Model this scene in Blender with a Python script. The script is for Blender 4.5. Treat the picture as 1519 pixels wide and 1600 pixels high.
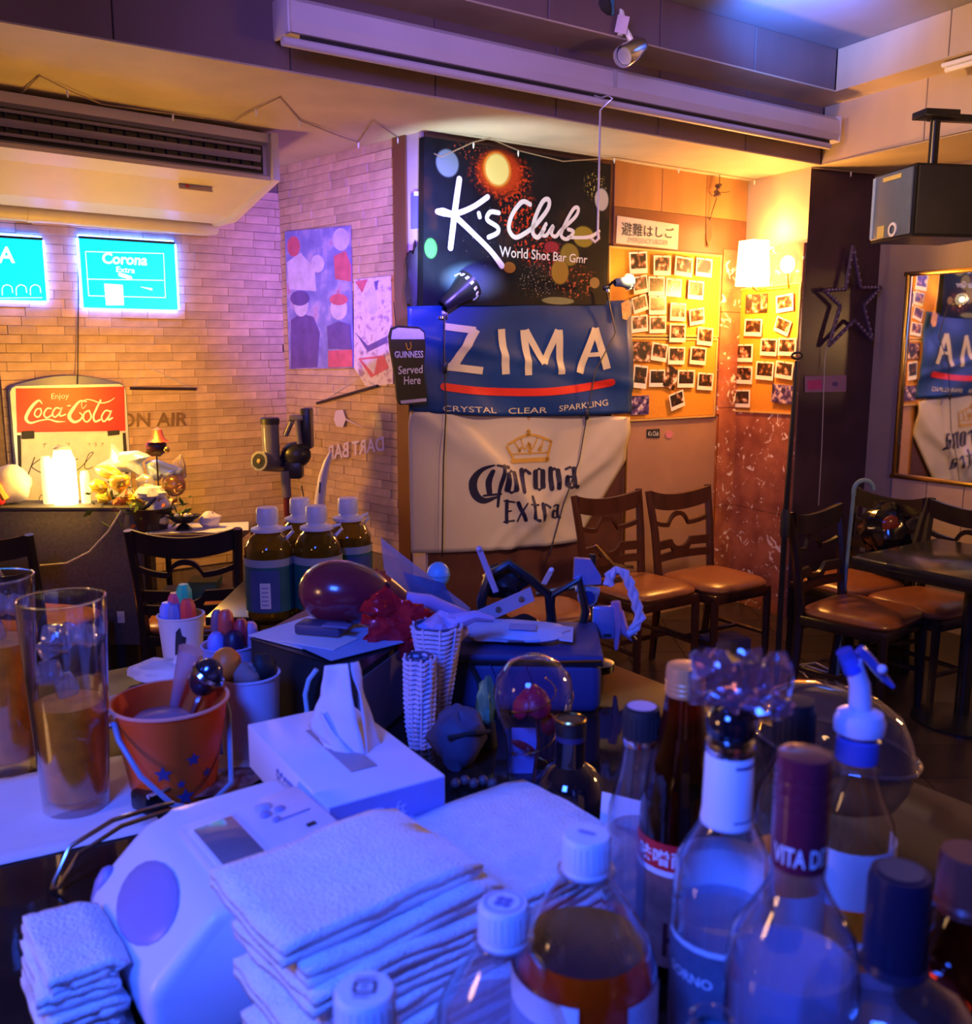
import bpy, bmesh, math, random
from mathutils import Vector as V, Matrix as M, noise
for o in list(bpy.data.objects): bpy.data.objects.remove(o)
S = bpy.context.scene
COL = S.collection
R = random.Random(7)
rad = math.radians

# ---------------------------------------------------------------- camera
F, PITCH, H = 1480.0, math.atan(255 / 1480), 1.6
cd = bpy.data.cameras.new('camera'); cam = bpy.data.objects.new('camera', cd); COL.objects.link(cam)
cam.location = (0, 0, H); cam.rotation_euler = (math.pi / 2 - PITCH, 0, 0)
cd.sensor_fit = 'HORIZONTAL'; cd.sensor_width = 36; cd.lens = F / 1519 * 36
cd.clip_start = .02; cd.dof.use_dof = True; cd.dof.focus_distance = 2.6; cd.dof.aperture_fstop = 9.5
S.camera = cam
# ---------------------------------------------------------------- world, view
w = bpy.data.worlds.new('world'); S.world = w; w.use_nodes = True
w.node_tree.nodes['Background'].inputs[0].default_value = (.3, .2, .6, 1)
w.node_tree.nodes['Background'].inputs[1].default_value = .02
S.view_settings.view_transform = 'Standard'; S.view_settings.look = 'None'
S.view_settings.exposure = 0.0; S.view_settings.gamma = 1; S.view_settings.use_curve_mapping = False
# ---------------------------------------------------------------- lights
def light(kind, loc, col, power, size=.1, target=None, spot=60, blend=.5, spread=180, size_y=None):
    l = bpy.data.lights.new(kind.lower() + '_lamp', kind); l.color = col; l.energy = power
    if kind == 'AREA':
        l.size = size; l.spread = rad(spread)
        if size_y: l.shape = 'RECTANGLE'; l.size_y = size_y
    else: l.shadow_soft_size = size
    if kind == 'SPOT': l.spot_size = rad(spot); l.spot_blend = blend
    o = bpy.data.objects.new(l.name, l); COL.objects.link(o); o.location = loc
    if target is not None: o.rotation_euler = (V(target) - V(loc)).to_track_quat('-Z', 'Y').to_euler()
    return o
BLUE = (.03, .115, 1)
light('AREA', (-.6, -.45, 2.45), BLUE, 34, .5, target=(-.05, .95, 1.0), spread=130)       # blue lamp over the bar
light('POINT', (-1.5, .25, 1.62), (1, .5, .2), 19, .15)                               # unseen warm fill, added to redden bucket and drinks
light('SPOT', (.1, 3.0, 2.2), (.19, .11, 1), 760, .06, target=(-.56, 4.95, 2.05), spot=40, blend=1)    # violet spot on the left walls
light('SPOT', (-.35, 3.3, 2.7), (1, .55, .2), 210, .1, target=(2.4, 4.0, 2.9), spot=70, blend=.8)      # unseen warm spot, added to brighten the right beams
light('SPOT', (1.0, 2.6, 2.85), (1, .55, .24), 230, .1, target=(.55, 5.0, 1.15), spot=44, blend=.9)    # unseen warm fill spot, added for the banners and chairs
light('POINT', (2.45, 2.3, 1.75), (1, .5, .17), 46, .12)                                # warm bulb on the right
light('AREA', (-.5, 1.7, 2.9), (.38, .24, 1), 9, .8, target=(.2, 4.3, 2.8), spread=70)  # unseen violet fill, added to tint the projector screen and left beam
light('SPOT', (1.2, 4.05, 2.82), (.05, .22, 1), 170, .1, target=(1.36, 4.42, 3.1), spot=80, blend=1)  # blue wash on the ceiling recess
# ---------------------------------------------------------------- pixel -> world
def ray(px, py):
    x = (px - 759.5) / F; y = -(py - 800) / F; c, s = math.cos(PITCH), math.sin(PITCH)
    return V((x, c + y * s, -s + y * c))
O = V((0, 0, H))
def PZ(px, py, z): d = ray(px, py); return O + d * ((z - H) / d.z)
def PY(px, py, Y): d = ray(px, py); return O + d * (Y / d.y)
def PT(px, py, t): return O + ray(px, py) * t
class Frame:                      # a vertical wall plane: x right, y into the wall, z up
    def __init__(s, p, q):
        s.p = V((p[0], p[1], 0)); s.L = (V((q[0], q[1], 0)) - s.p).length
        s.u = (V((q[0], q[1], 0)) - s.p).normalized(); s.n = V((s.u.y, -s.u.x, 0))   # n: into the room
        s.m = M((( s.u.x, -s.n.x, 0, s.p.x), (s.u.y, -s.n.y, 0, s.p.y), (0, 0, 1, 0), (0, 0, 0, 1)))
    def hit(s, px, py, off=0):
        d = ray(px, py); t = (s.p + s.n * off - O).dot(s.n) / d.dot(s.n); w_ = O + d * t - s.p
        return (w_.dot(s.u), w_.z)

# ---------------------------------------------------------------- materials
MT = {}
def nodes(name):
    m = bpy.data.materials.new(name); m.use_nodes = True; return m, m.node_tree.nodes, m.node_tree.links
def mat(name, col, rough=.5, metal=0, emit=None, es=0, var=.1, scale=18, bump=0, spec=.5, coat=0, rnd=0, stretch=None, trl=0):
    if name in MT: return MT[name]
    m, n, l = nodes(name); b = n['Principled BSDF']
    b.inputs['Roughness'].default_value = rough; b.inputs['Metallic'].default_value = metal
    b.inputs['Specular IOR Level'].default_value = spec; b.inputs['Coat Weight'].default_value = coat
    tc = n.new('ShaderNodeTexCoord'); mp = n.new('ShaderNodeMapping'); l.new(tc.outputs['Object'], mp.inputs[0])
    if stretch: mp.inputs['Scale'].default_value = stretch
    nz = n.new('ShaderNodeTexNoise'); nz.inputs['Scale'].default_value = scale; nz.inputs['Detail'].default_value = 4; l.new(mp.outputs[0], nz.inputs[0])
    mr = n.new('ShaderNodeMapRange'); mr.inputs[3].default_value = 1 - var; mr.inputs[4].default_value = 1 + var; mr.inputs[1].default_value = .25; mr.inputs[2].default_value = .75
    l.new(nz.outputs[0], mr.inputs[0]); fac = mr.outputs[0]
    if rnd:
        oi = n.new('ShaderNodeObjectInfo'); r2 = n.new('ShaderNodeMapRange'); r2.inputs[3].default_value = 1 - rnd; r2.inputs[4].default_value = 1 + rnd
        l.new(oi.outputs['Random'], r2.inputs[0]); mu = n.new('ShaderNodeMath'); mu.operation = 'MULTIPLY'; l.new(fac, mu.inputs[0]); l.new(r2.outputs[0], mu.inputs[1]); fac = mu.outputs[0]
    mx = n.new('ShaderNodeVectorMath'); mx.operation = 'SCALE'; mx.inputs[0].default_value = col[:3]; l.new(fac, mx.inputs['Scale'])
    l.new(mx.outputs[0], b.inputs['Base Color'])
    if emit: b.inputs['Emission Color'].default_value = (*emit, 1); b.inputs['Emission Strength'].default_value = es
    if bump:
        bp = n.new('ShaderNodeBump'); bp.inputs['Strength'].default_value = bump; bp.inputs['Distance'].default_value = .003
        n2 = n.new('ShaderNodeTexNoise'); n2.inputs['Scale'].default_value = scale * 6; l.new(mp.outputs[0], n2.inputs[0]); l.new(n2.outputs[0], bp.inputs['Height']); l.new(bp.outputs[0], b.inputs['Normal'])
    if trl:
        t = n.new('ShaderNodeBsdfTranslucent'); l.new(mx.outputs[0], t.inputs[0]); ms = n.new('ShaderNodeMixShader'); ms.inputs[0].default_value = trl
        l.new(b.outputs[0], ms.inputs[1]); l.new(t.outputs[0], ms.inputs[2]); l.new(ms.outputs[0], n['Material Output'].inputs[0])
    MT[name] = m; return m
def clear(name, tint=(1, 1, 1), rough=.03, ior=1.5, body=0, bcol=(1, 1, 1), refl=1.0):   # thin-walled clear glass or plastic
    if name in MT: return MT[name]
    m, n, l = nodes(name); n.remove(n['Principled BSDF'])
    t = n.new('ShaderNodeBsdfTransparent'); t.inputs[0].default_value = (*tint, 1)
    g = n.new('ShaderNodeBsdfGlossy'); g.inputs['Roughness'].default_value = rough
    nz = n.new('ShaderNodeTexNoise'); nz.inputs['Scale'].default_value = 9; bp = n.new('ShaderNodeBump'); bp.inputs['Strength'].default_value = .06; l.new(nz.outputs[0], bp.inputs['Height']); l.new(bp.outputs[0], g.inputs['Normal'])
    f = n.new('ShaderNodeLayerWeight'); f.inputs[0].default_value = .5
    pw = n.new('ShaderNodeMath'); pw.operation = 'POWER'; pw.inputs[1].default_value = 3; l.new(f.outputs['Facing'], pw.inputs[0])
    mm = n.new('ShaderNodeMath'); mm.operation = 'MULTIPLY_ADD'; mm.inputs[1].default_value = .8 * refl; mm.inputs[2].default_value = .035 * refl; mm.use_clamp = True; l.new(pw.outputs[0], mm.inputs[0])
    src = t
    if body:
        d = n.new('ShaderNodeBsdfDiffuse'); d.inputs[0].default_value = (*bcol, 1); tr = n.new('ShaderNodeBsdfTranslucent'); tr.inputs[0].default_value = (*bcol, 1)
        ad = n.new('ShaderNodeMixShader'); ad.inputs[0].default_value = .5; l.new(d.outputs[0], ad.inputs[1]); l.new(tr.outputs[0], ad.inputs[2])
        mb = n.new('ShaderNodeMixShader'); mb.inputs[0].default_value = body; l.new(t.outputs[0], mb.inputs[1]); l.new(ad.outputs[0], mb.inputs[2]); src = mb
    mx = n.new('ShaderNodeMixShader'); l.new(mm.outputs[0], mx.inputs[0]); l.new(src.outputs[0], mx.inputs[1]); l.new(g.outputs[0], mx.inputs[2])
    l.new(mx.outputs[0], n['Material Output'].inputs[0]); MT[name] = m; return m
def ramp_mat(name, stops, scale=10, kind='noise', rough=.5, rnd=False, emit=0, detail=4, spec=.5, stretch=None):
    if name in MT: return MT[name]
    m, n, l = nodes(name); b = n['Principled BSDF']; b.inputs['Roughness'].default_value = rough; b.inputs['Specular IOR Level'].default_value = spec
    tc = n.new('ShaderNodeTexCoord'); mp = n.new('ShaderNodeMapping'); l.new(tc.outputs['Object'], mp.inputs[0])
    if stretch: mp.inputs['Scale'].default_value = stretch
    if rnd:
        oi = n.new('ShaderNodeObjectInfo'); sc = n.new('ShaderNodeMath'); sc.operation = 'MULTIPLY'; sc.inputs[1].default_value = 9; l.new(oi.outputs['Random'], sc.inputs[0])
        cx = n.new('ShaderNodeCombineXYZ'); [l.new(sc.outputs[0], cx.inputs[k]) for k in range(3)]; l.new(cx.outputs[0], mp.inputs['Location'])
    if kind == 'noise': t = n.new('ShaderNodeTexNoise'); t.inputs['Detail'].default_value = detail; out = t.outputs[0]
    else: t = n.new('ShaderNodeTexVoronoi'); out = t.outputs[0]
    t.inputs['Scale'].default_value = scale; l.new(mp.outputs[0], t.inputs[0])
    r = n.new('ShaderNodeValToRGB'); e = r.color_ramp.elements
    while len(e) < len(stops): e.new(.5)
    for k, (p, c) in enumerate(stops): e[k].position = p; e[k].color = (*c, 1)
    l.new(out, r.inputs[0]); l.new(r.outputs[0], b.inputs['Base Color'])
    if emit: l.new(r.outputs[0], b.inputs['Emission Color']); b.inputs['Emission Strength'].default_value = emit
    MT[name] = m; return m
def soft_mat(name, col, core=.3, speck=0, th=.5):
    m, n, l = nodes(name); b = n['Principled BSDF']; b.inputs['Base Color'].default_value = (*col, 1); b.inputs['Roughness'].default_value = .6; b.inputs['Specular IOR Level'].default_value = .2
    tc = n.new('ShaderNodeTexCoord'); g = n.new('ShaderNodeTexGradient'); g.gradient_type = 'SPHERICAL'; l.new(tc.outputs['Object'], g.inputs[0])
    mr = n.new('ShaderNodeMapRange'); mr.interpolation_type = 'SMOOTHSTEP'; mr.inputs[1].default_value = .02; mr.inputs[2].default_value = core; l.new(g.outputs[1], mr.inputs[0]); al = mr.outputs[0]
    if speck:
        nz = n.new('ShaderNodeTexNoise'); nz.inputs['Scale'].default_value = speck; nz.inputs['Detail'].default_value = 5; l.new(tc.outputs['Object'], nz.inputs[0]); m2 = n.new('ShaderNodeMapRange'); m2.inputs[1].default_value = th; m2.inputs[2].default_value = th + .06; l.new(nz.outputs[0], m2.inputs[0]); mu = n.new('ShaderNodeMath'); mu.operation = 'MULTIPLY'; l.new(al, mu.inputs[0]); l.new(m2.outputs[0], mu.inputs[1]); al = mu.outputs[0]
    l.new(al, b.inputs['Alpha']); return m
def marble_mat(name, base, dark, fleck, rough=.2):
    m, n, l = nodes(name); b = n['Principled BSDF']; b.inputs['Roughness'].default_value = rough
    tc = n.new('ShaderNodeTexCoord'); nz = n.new('ShaderNodeTexNoise'); nz.inputs['Scale'].default_value = 7; nz.inputs['Detail'].default_value = 8; l.new(tc.outputs['Object'], nz.inputs[0])
    r = n.new('ShaderNodeValToRGB'); r.color_ramp.elements[0].position = .35; r.color_ramp.elements[0].color = (*dark, 1); r.color_ramp.elements[1].position = .65; r.color_ramp.elements[1].color = (*base, 1); l.new(nz.outputs[0], r.inputs[0])
    wv = n.new('ShaderNodeTexNoise'); wv.inputs['Scale'].default_value = 13; wv.inputs['Detail'].default_value = 2; wv.inputs['Distortion'].default_value = 1.6; l.new(tc.outputs['Object'], wv.inputs[0])
    r2 = n.new('ShaderNodeValToRGB'); r2.color_ramp.elements[0].position = .615; r2.color_ramp.elements[0].color = (0, 0, 0, 1); r2.color_ramp.elements[1].position = .68; r2.color_ramp.elements[1].color = (1, 1, 1, 1); l.new(wv.outputs[0], r2.inputs[0])
    mx = n.new('ShaderNodeMix'); mx.data_type = 'RGBA'; l.new(r2.outputs[0], mx.inputs[0]); l.new(r.outputs[0], mx.inputs[6]); mx.inputs[7].default_value = (*fleck, 1)
    l.new(mx.outputs[2], b.inputs['Base Color']); return m

# ---------------------------------------------------------------- mesh building
class B:
    def __init__(s): s.bm = bmesh.new()
    def face(s, pts): return s.bm.faces.new([s.bm.verts.new(p) for p in pts])
    def box(s, c, d, rot=None, bev=0, seg=2):
        t = bmesh.new(); bmesh.ops.create_cube(t, size=1)
        for v in t.verts: v.co = V((v.co.x * d[0], v.co.y * d[1], v.co.z * d[2]))
        if bev: bmesh.ops.bevel(t, geom=t.edges[:], offset=bev, segments=seg, affect='EDGES', profile=.5)
        mtx = M.Translation(c) @ (rot.to_4x4() if rot else M())
        return s.join(t, mtx)
    def join(s, t, mtx=None):
        t.verts.index_update(); vs = [s.bm.verts.new((mtx @ v.co) if mtx else v.co) for v in t.verts]
        for f in t.faces:
            try: s.bm.faces.new([vs[v.index] for v in f.verts])
            except ValueError: pass
        t.free(); return s
    def tube(s, pts, r, n=8, caps=True):
        pts = [V(p) for p in pts]; rs = r if isinstance(r, (list, tuple)) else [r] * len(pts); rings = []; up = None
        for i, p in enumerate(pts):
            d = (pts[min(i + 1, len(pts) - 1)] - pts[max(i - 1, 0)]).normalized()
            if up is None: up = V((0, 0, 1)) if abs(d.z) < .9 else V((1, 0, 0))
            a = (up - d * up.dot(d)).normalized(); up = a; b = d.cross(a)
            rings.append([s.bm.verts.new(p + (a * math.cos(k * 2 * math.pi / n) + b * math.sin(k * 2 * math.pi / n)) * rs[i]) for k in range(n)])
        for q, w_ in zip(rings, rings[1:]):
            for k in range(n): s.bm.faces.new((q[k], q[(k + 1) % n], w_[(k + 1) % n], w_[k]))
        if caps: s.bm.faces.new(rings[0][::-1]); s.bm.faces.new(rings[-1])
        return s
    def lathe(s, prof, n=24, c=(0, 0, 0), mtx=None, close=False):
        rings = []; c = V(c)
        for r, z in prof:
            if r < 1e-6: rings.append([s.bm.verts.new(c + V((0, 0, z)))])
            else: rings.append([s.bm.verts.new(c + V((r * math.cos(k * 2 * math.pi / n), r * math.sin(k * 2 * math.pi / n), z))) for k in range(n)])
        if mtx:
            for q in rings:
                for v in q: v.co = mtx @ v.co
        for q, w_ in zip(rings, rings[1:]):
            for k in range(n):
                k2 = (k + 1) % n
                if len(q) == 1 and len(w_) == 1: continue
                if len(q) == 1: s.bm.faces.new((q[0], w_[k2], w_[k]))
                elif len(w_) == 1: s.bm.faces.new((q[k], q[k2], w_[0]))
                else: s.bm.faces.new((q[k], q[k2], w_[k2], w_[k]))
        if close:
            if len(rings[0]) > 1: s.bm.faces.new(rings[0][::-1])
            if len(rings[-1]) > 1: s.bm.faces.new(rings[-1])
        return s
    def prism(s, poly, y0, y1, axis='y'):      # polygon in XZ pushed along y (or in XY along z)
        f = (lambda a, b, t: (a, t, b)) if axis == 'y' else (lambda a, b, t: (a, b, t))
        A = [s.bm.verts.new(f(a, b, y0)) for a, b in poly]; Z = [s.bm.verts.new(f(a, b, y1)) for a, b in poly]; n = len(poly)
        s.bm.faces.new(A); s.bm.faces.new(Z[::-1])
        for k in range(n): s.bm.faces.new((A[k], Z[k], Z[(k + 1) % n], A[(k + 1) % n]))
        return s
    def ball(s, c, r, n=16, rot=None, f=None):
        t = bmesh.new(); bmesh.ops.create_uvsphere(t, u_segments=n, v_segments=max(6, n // 2), radius=1)
        r = r if isinstance(r, (list, tuple)) else (r, r, r)
        for v in t.verts:
            if f: v.co = f(v.co)
            v.co = V((v.co.x * r[0], v.co.y * r[1], v.co.z * r[2]))
        return s.join(t, M.Translation(c) @ (rot.to_4x4() if rot else M()))
    def grid(s, f, nu, nv):
        g = [[s.bm.verts.new(f(i / nu, j / nv)) for j in range(nv + 1)] for i in range(nu + 1)]
        for i in range(nu):
            for j in range(nv): s.bm.faces.new((g[i][j], g[i + 1][j], g[i + 1][j + 1], g[i][j + 1]))
        return s
    def ribbon(s, pts, wd, y=0, smooth=True, caps=True):  # flat brush stroke in the XZ plane
        ws = list(wd) if isinstance(wd, (list, tuple)) else [wd] * len(pts)
        P = [V((a, b)) for a, b in pts]
        if smooth and len(P) > 2:
            Q, W_ = [], []
            for i in range(len(P) - 1):
                p0, p1, p2, p3 = P[max(i - 1, 0)], P[i], P[i + 1], P[min(i + 2, len(P) - 1)]
                for k in range(6):
                    t = k / 6; Q.append(.5 * (2 * p1 + (p2 - p0) * t + (2 * p0 - 5 * p1 + 4 * p2 - p3) * t * t + (3 * p1 - p0 - 3 * p2 + p3) * t ** 3)); W_.append(ws[i] * (1 - t) + ws[i + 1] * t)
            Q.append(P[-1]); W_.append(ws[-1]); P, ws = Q, W_
        Lr = []
        for i, p in enumerate(P):
            d = P[min(i + 1, len(P) - 1)] - P[max(i - 1, 0)]; d = d.normalized() if d.length > 1e-9 else V((1, 0)); nn = V((-d.y, d.x)) * ws[i] / 2
            Lr.append((s.bm.verts.new((p.x + nn.x, y, p.y + nn.y)), s.bm.verts.new((p.x - nn.x, y, p.y - nn.y))))
        for a, b in zip(Lr, Lr[1:]): s.bm.faces.new((a[0], a[1], b[1], b[0]))
        if caps:
            for p, r in ((P[0], ws[0] / 2), (P[-1], ws[-1] / 2)):
                if r > 1e-5: s.bm.faces.new([s.bm.verts.new((p.x + r * math.cos(k * math.pi / 5), y - 1e-5, p.y + r * math.sin(k * math.pi / 5))) for k in range(10)])
        return s
def finish(b, mat_, sm=True, ang=40):
    bm = b.bm; bmesh.ops.recalc_face_normals(bm, faces=bm.faces[:])
    me = bpy.data.meshes.new('mesh'); bm.to_mesh(me); bm.free()
    if mat_: me.materials.append(mat_)
    me.polygons.foreach_set('use_smooth', [sm] * len(me.polygons))
    if sm: me.set_sharp_from_angle(angle=rad(ang))
    return me
def obj(name, b, mat_, parent=None, sm=True, kind=None, label=None, loc=None, ang=40):
    me = finish(b, mat_, sm, ang) if isinstance(b, B) else b
    if not isinstance(b, B) and mat_ and not me.materials: me.materials.append(mat_)
    o = bpy.data.objects.new(name, me); COL.objects.link(o)
    if parent: o.parent = parent
    if kind: o['kind'] = kind
    if label: o['label'] = label
    if loc: o.location = loc
    return o
def tag(o, label, cat, group=None):
    o['label'] = label; o['category'] = cat
    if group: o['group'] = group
    return o
def thing(name, label, cat, loc=(0, 0, 0), rz=0, group=None, mtx=None):
    o = bpy.data.objects.new(name, None); COL.objects.link(o); o.empty_display_size = .05
    if mtx is not None: o.matrix_world = mtx
    else: o.location = loc; o.rotation_euler = (0, 0, rad(rz))
    return tag(o, label, cat, group)
def dup(o, parent=None):
    c = o.copy(); COL.objects.link(c); c.parent = parent
    for ch in [x for x in bpy.data.objects if x.parent == o]: dup(ch, c)
    return c
def bx(c, d, **k): return B().box(c, d, **k)
_tc = {}
def text_mesh(txt, sub=0, bold=0, shear=0, spacing=1):          # outline in XY, bounding box normalised to 0..1
    cu = bpy.data.curves.new('text', 'FONT'); cu.body = txt; cu.offset = bold; cu.shear = shear; cu.space_character = spacing; cu.resolution_u = 3
    o = bpy.data.objects.new('text', cu); COL.objects.link(o)
    me = bpy.data.meshes.new_from_object(o.evaluated_get(bpy.context.evaluated_depsgraph_get())); bpy.data.objects.remove(o); bpy.data.curves.remove(cu)
    b = B(); b.bm.from_mesh(me); bpy.data.meshes.remove(me)
    xs = [v.co.x for v in b.bm.verts]; ys = [v.co.y for v in b.bm.verts]
    x0, x1, y0, y1 = min(xs), max(xs), min(ys), max(ys)
    for v in b.bm.verts: v.co = V(((v.co.x - x0) / (x1 - x0), (v.co.y - y0) / (y1 - y0), 0))
    if sub:
        bmesh.ops.triangulate(b.bm, faces=b.bm.faces[:]); bmesh.ops.subdivide_edges(b.bm, edges=b.bm.edges[:], cuts=sub, use_grid_fill=True)
    return b
def text_map(txt, f, **k):
    b = text_mesh(txt, **k)
    for v in b.bm.verts: v.co = V(f(v.co.x, v.co.y))
    return b
def quad_map(q, y=-.002):            # q: tl, tr, br, bl in local XZ
    def f(u, v):
        tl, tr, br, bl = q; x = (tl[0] * (1 - u) + tr[0] * u) * v + (bl[0] * (1 - u) + br[0] * u) * (1 - v); z = (tl[1] * (1 - u) + tr[1] * u) * v + (bl[1] * (1 - u) + br[1] * u) * (1 - v)
        return (x, y, z)
    return f
def cyl_map(r, z0, z1, a0, a1):      # text around a vertical cylinder; angles in degrees, -90 faces the viewer
    return lambda u, v: ((r) * math.cos(rad(a0 + (a1 - a0) * u)), r * math.sin(rad(a0 + (a1 - a0) * u)), z0 + (z1 - z0) * v)
def shell(prof, t=.002):             # outer profile (r,z) from bottom to top -> closed double wall
    inner = [(max(r - t, 0), z + (t if i == 0 else 0)) for i, (r, z) in enumerate(prof)]
    return [(0, prof[0][1])] + prof + inner[::-1] + [(0, prof[0][1] + t)]
def solid(o, th, off=0):
    m = o.modifiers.new('thickness', 'SOLIDIFY'); m.thickness = th; m.offset = off; return o
def subd(o, n=1):
    m = o.modifiers.new('smooth', 'SUBSURF'); m.levels = m.render_levels = n; return o

# ---------------------------------------------------------------- palette
beige = mat('beige_board', (.50, .40, .30), .6, var=.16, scale=3, bump=.15, stretch=(1, 1, .25))
darkwall = mat('dark_brown_panel', (.05, .026, .038), .28, var=.3, scale=6, bump=.1)
lilac = mat('painted_wall', (.42, .33, .42), .6, var=.1, scale=4)
brickm = mat('split_stone', (.56, .36, .22), .75, var=.2, scale=14, bump=.4, rnd=.16)
mortar = mat('mortar', (.2, .13, .09), .9, var=.2, scale=40)
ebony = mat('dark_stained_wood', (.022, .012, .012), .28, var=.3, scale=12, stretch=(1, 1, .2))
redwood = mat('reddish_wood', (.14, .045, .018), .3, var=.3, scale=12, stretch=(.3, 1, 1))
brownlea = mat('brown_leatherette', (.30, .10, .03), .28, var=.12, scale=30, bump=.12)
black = mat('black_plastic', (.012, .012, .015), .3, var=.2)
blackm = mat('black_matte', (.015, .014, .018), .65, var=.2)
white = mat('white_plastic', (.72, .74, .82), .35, var=.03)
paper = mat('white_paper', (.78, .78, .84), .7, var=.05, trl=.15)
towelm = mat('white_terry', (.82, .84, .92), .95, var=.08, scale=60, bump=.9)
cream = mat('cream_plastic', (.60, .53, .40), .45, var=.05, scale=5)
chrome = mat('chrome', (.75, .75, .78), .15, metal=1, var=.05)
gold = mat('gold_metal', (.75, .5, .12), .25, metal=1, var=.1)
glass = clear('clear_glass', (.93, .95, .97), refl=1.25)
plast = clear('clear_plastic', (.90, .92, .96), .06, 1.5, body=.03, bcol=(.7, .75, 1), refl=2.2)
red = mat('red_print', (.62, .02, .03), .4)
navy = mat('navy_print', (.012, .03, .12), .45)
inkb = mat('dark_ink', (.02, .02, .03), .6)
wprint = mat('white_print', (.85, .85, .8), .5, var=.04)
cable = mat('dark_cable', (.012, .01, .012), .5)
wcable = mat('pale_cable', (.55, .5, .45), .5)

# ================================================================ SETTING
Bc, Cc, Ec, Fc, Gc = PZ(435, 262, 2.6), PZ(661, 205, 2.6), PZ(1167, 283, 2.6), PZ(1268, 260, 2.6), PZ(1384, 271, 2.6)
U0 = V((math.sin(rad(54)), math.cos(rad(54)), 0))
Ac = V(Bc) - U0 * 2.6
W6d = V((.559, -.829, 0)).normalized(); Hc = V(Gc) + W6d * 3.2
W1, W2, W3, W4, W5, W6 = (Frame(a, b) for a, b in ((Ac, Bc), (Bc, Cc), (Cc, Ec), (Ec, Fc), (Fc, Gc), (Gc, Hc)))
def wall(name, fr, m, z0=0, z1=3.15, x0=0, x1=None, t=.12):
    b = B(); x1 = fr.L if x1 is None else x1; b.box(((x0 + x1) / 2, t / 2, (z0 + z1) / 2), (x1 - x0, t, z1 - z0))
    o = obj(name, b, m, sm=False, kind='structure'); o.matrix_world = fr.m; return o
wl = wall('wall_left', W1, mortar); wr_ = wall('wall_left_return', W2, mortar)
wb = wall('wall_back', W3, beige); wp = wall('wall_alcove', W4, beige); ws_ = wall('wall_star', W5, darkwall); wm = wall('wall_right', W6, mat('grey_tan_wall', (.30, .24, .23), .6, var=.12, scale=4))
fl = B(); fl.box((0, 2.3, -.05), (8.4, 9.6, .1))
floor = obj('floor', fl, mat('dark_floor', (.03, .02, .02), .35, var=.3, scale=3), sm=False, kind='structure')
tl = mat('floor_tile', (.035, .024, .022), .3, var=.25, scale=5, rnd=.3)
tm = finish(bx((0, 0, 0), (.296, .296, .006)), tl, False)
for i in range(10):
    for j in range(12):
        o = bpy.data.objects.new('tile', tm); COL.objects.link(o); o.parent = floor; o.location = (-.9 + i * .3, 2.3 + j * .3, .003)
for nm, a, b_ in (('wall_left_side', (Ac.x, Ac.y), (Ac.x, -2.2)), ('wall_behind', (-4, -2.2), (4, -2.2)), ('wall_right_side', (Hc.x, -2.2), (Hc.x, Hc.y))):
    o = wall(nm, Frame(b_, a), lilac if nm != 'wall_behind' else darkwall, t=.1)
cl = B(); cl.box((0, 2.3, 3.15), (8.4, 9.6, .1))
obj('ceiling', cl, mat('dark_ceiling', (.24, .24, .3), .6, var=.15, scale=2), sm=False, kind='structure')

# lower soffit, step and beam faces (coffered ceiling)
P0 = PZ(1283, 257, 2.6); Ld = (V(PZ(0, 33, 2.6)) - P0).normalized(); Rd = (V(PZ(1519, 205, 2.6)) - P0).normalized()
Lend, Rend = P0 + Ld * 5.6, P0 + Rd * 5.2
b = B(); poly = [(p.x, p.y) for p in (P0, Lend, V((-4.1, 3.6, 0)), V((-4.1, 6.9, 0)), V((4.1, 6.9, 0)), V((4.1, 1.0, 0)), Rend)]
b.prism(poly, 2.597, 2.604, 'z'); obj('ceiling_soffit', b, beige, sm=False, kind='structure')
P1 = PZ(1327, 167, 2.9); P1 = V((P0.x * .5 + P1.x * .5, P0.y * .5 + P1.y * .5, 2.9)); S1 = PZ(1305, 142, 2.9)
shade_beam = mat('dark_beam_board', (.17, .11, .12), .55, var=.18, scale=3, bump=.15, stretch=(1, 1, .25))  # beige boards darkened: shade of the left faces put into the colour
def face_run(name, p, d, L, z0, z1, thick=.05, beige=beige, seam=.62):
    t = obj(name, bx((0, 0, -5), (.01, .01, .01)), beige, sm=False, kind='structure')
    fr = Frame(p, p + d * L); n = int(L / seam); seam = L / n; me = finish(bx((0, 0, 0), (seam - .004, thick, z1 - z0), bev=.003, seg=1), beige, False)
    back = finish(bx((L / 2, thick + .01, (z0 + z1) / 2), (L, .03, z1 - z0 - .01)), beige, False); t.data = back; t.matrix_world = fr.m
    for k in range(n):
        o = bpy.data.objects.new('panel', me); COL.objects.link(o); o.parent = t; o.location = (seam * (k + .5), thick / 2, (z0 + z1) / 2)
    return fr
LF = face_run('trim_1', P0 - Ld * -5.6, -Ld, 5.6, 2.6, 2.9, beige=shade_beam)
RF = face_run('trim_2', P0, Rd, 5.2, 2.6, 2.9)
S1L, S1R = S1 + Ld * 5.6, S1 + Rd * 5.2
P1e, P1r = P0 + Ld * 5.6, P0 + Rd * 5.2
b = B(); b.prism([(p.x, p.y) for p in (S1, S1L, P1e + V((-.2, .3, 0)), P0 + V((.1, .15, 0)), P1r + V((.3, .2, 0)), S1R)], 2.896, 2.903, 'z'); obj('ceiling_step', b, beige, sm=False, kind='structure')
face_run('trim_3', S1L, -Ld, 5.6, 2.9, 3.1, beige=shade_beam); face_run('trim_4', S1, Rd, 5.2, 2.9, 3.1)

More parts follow.
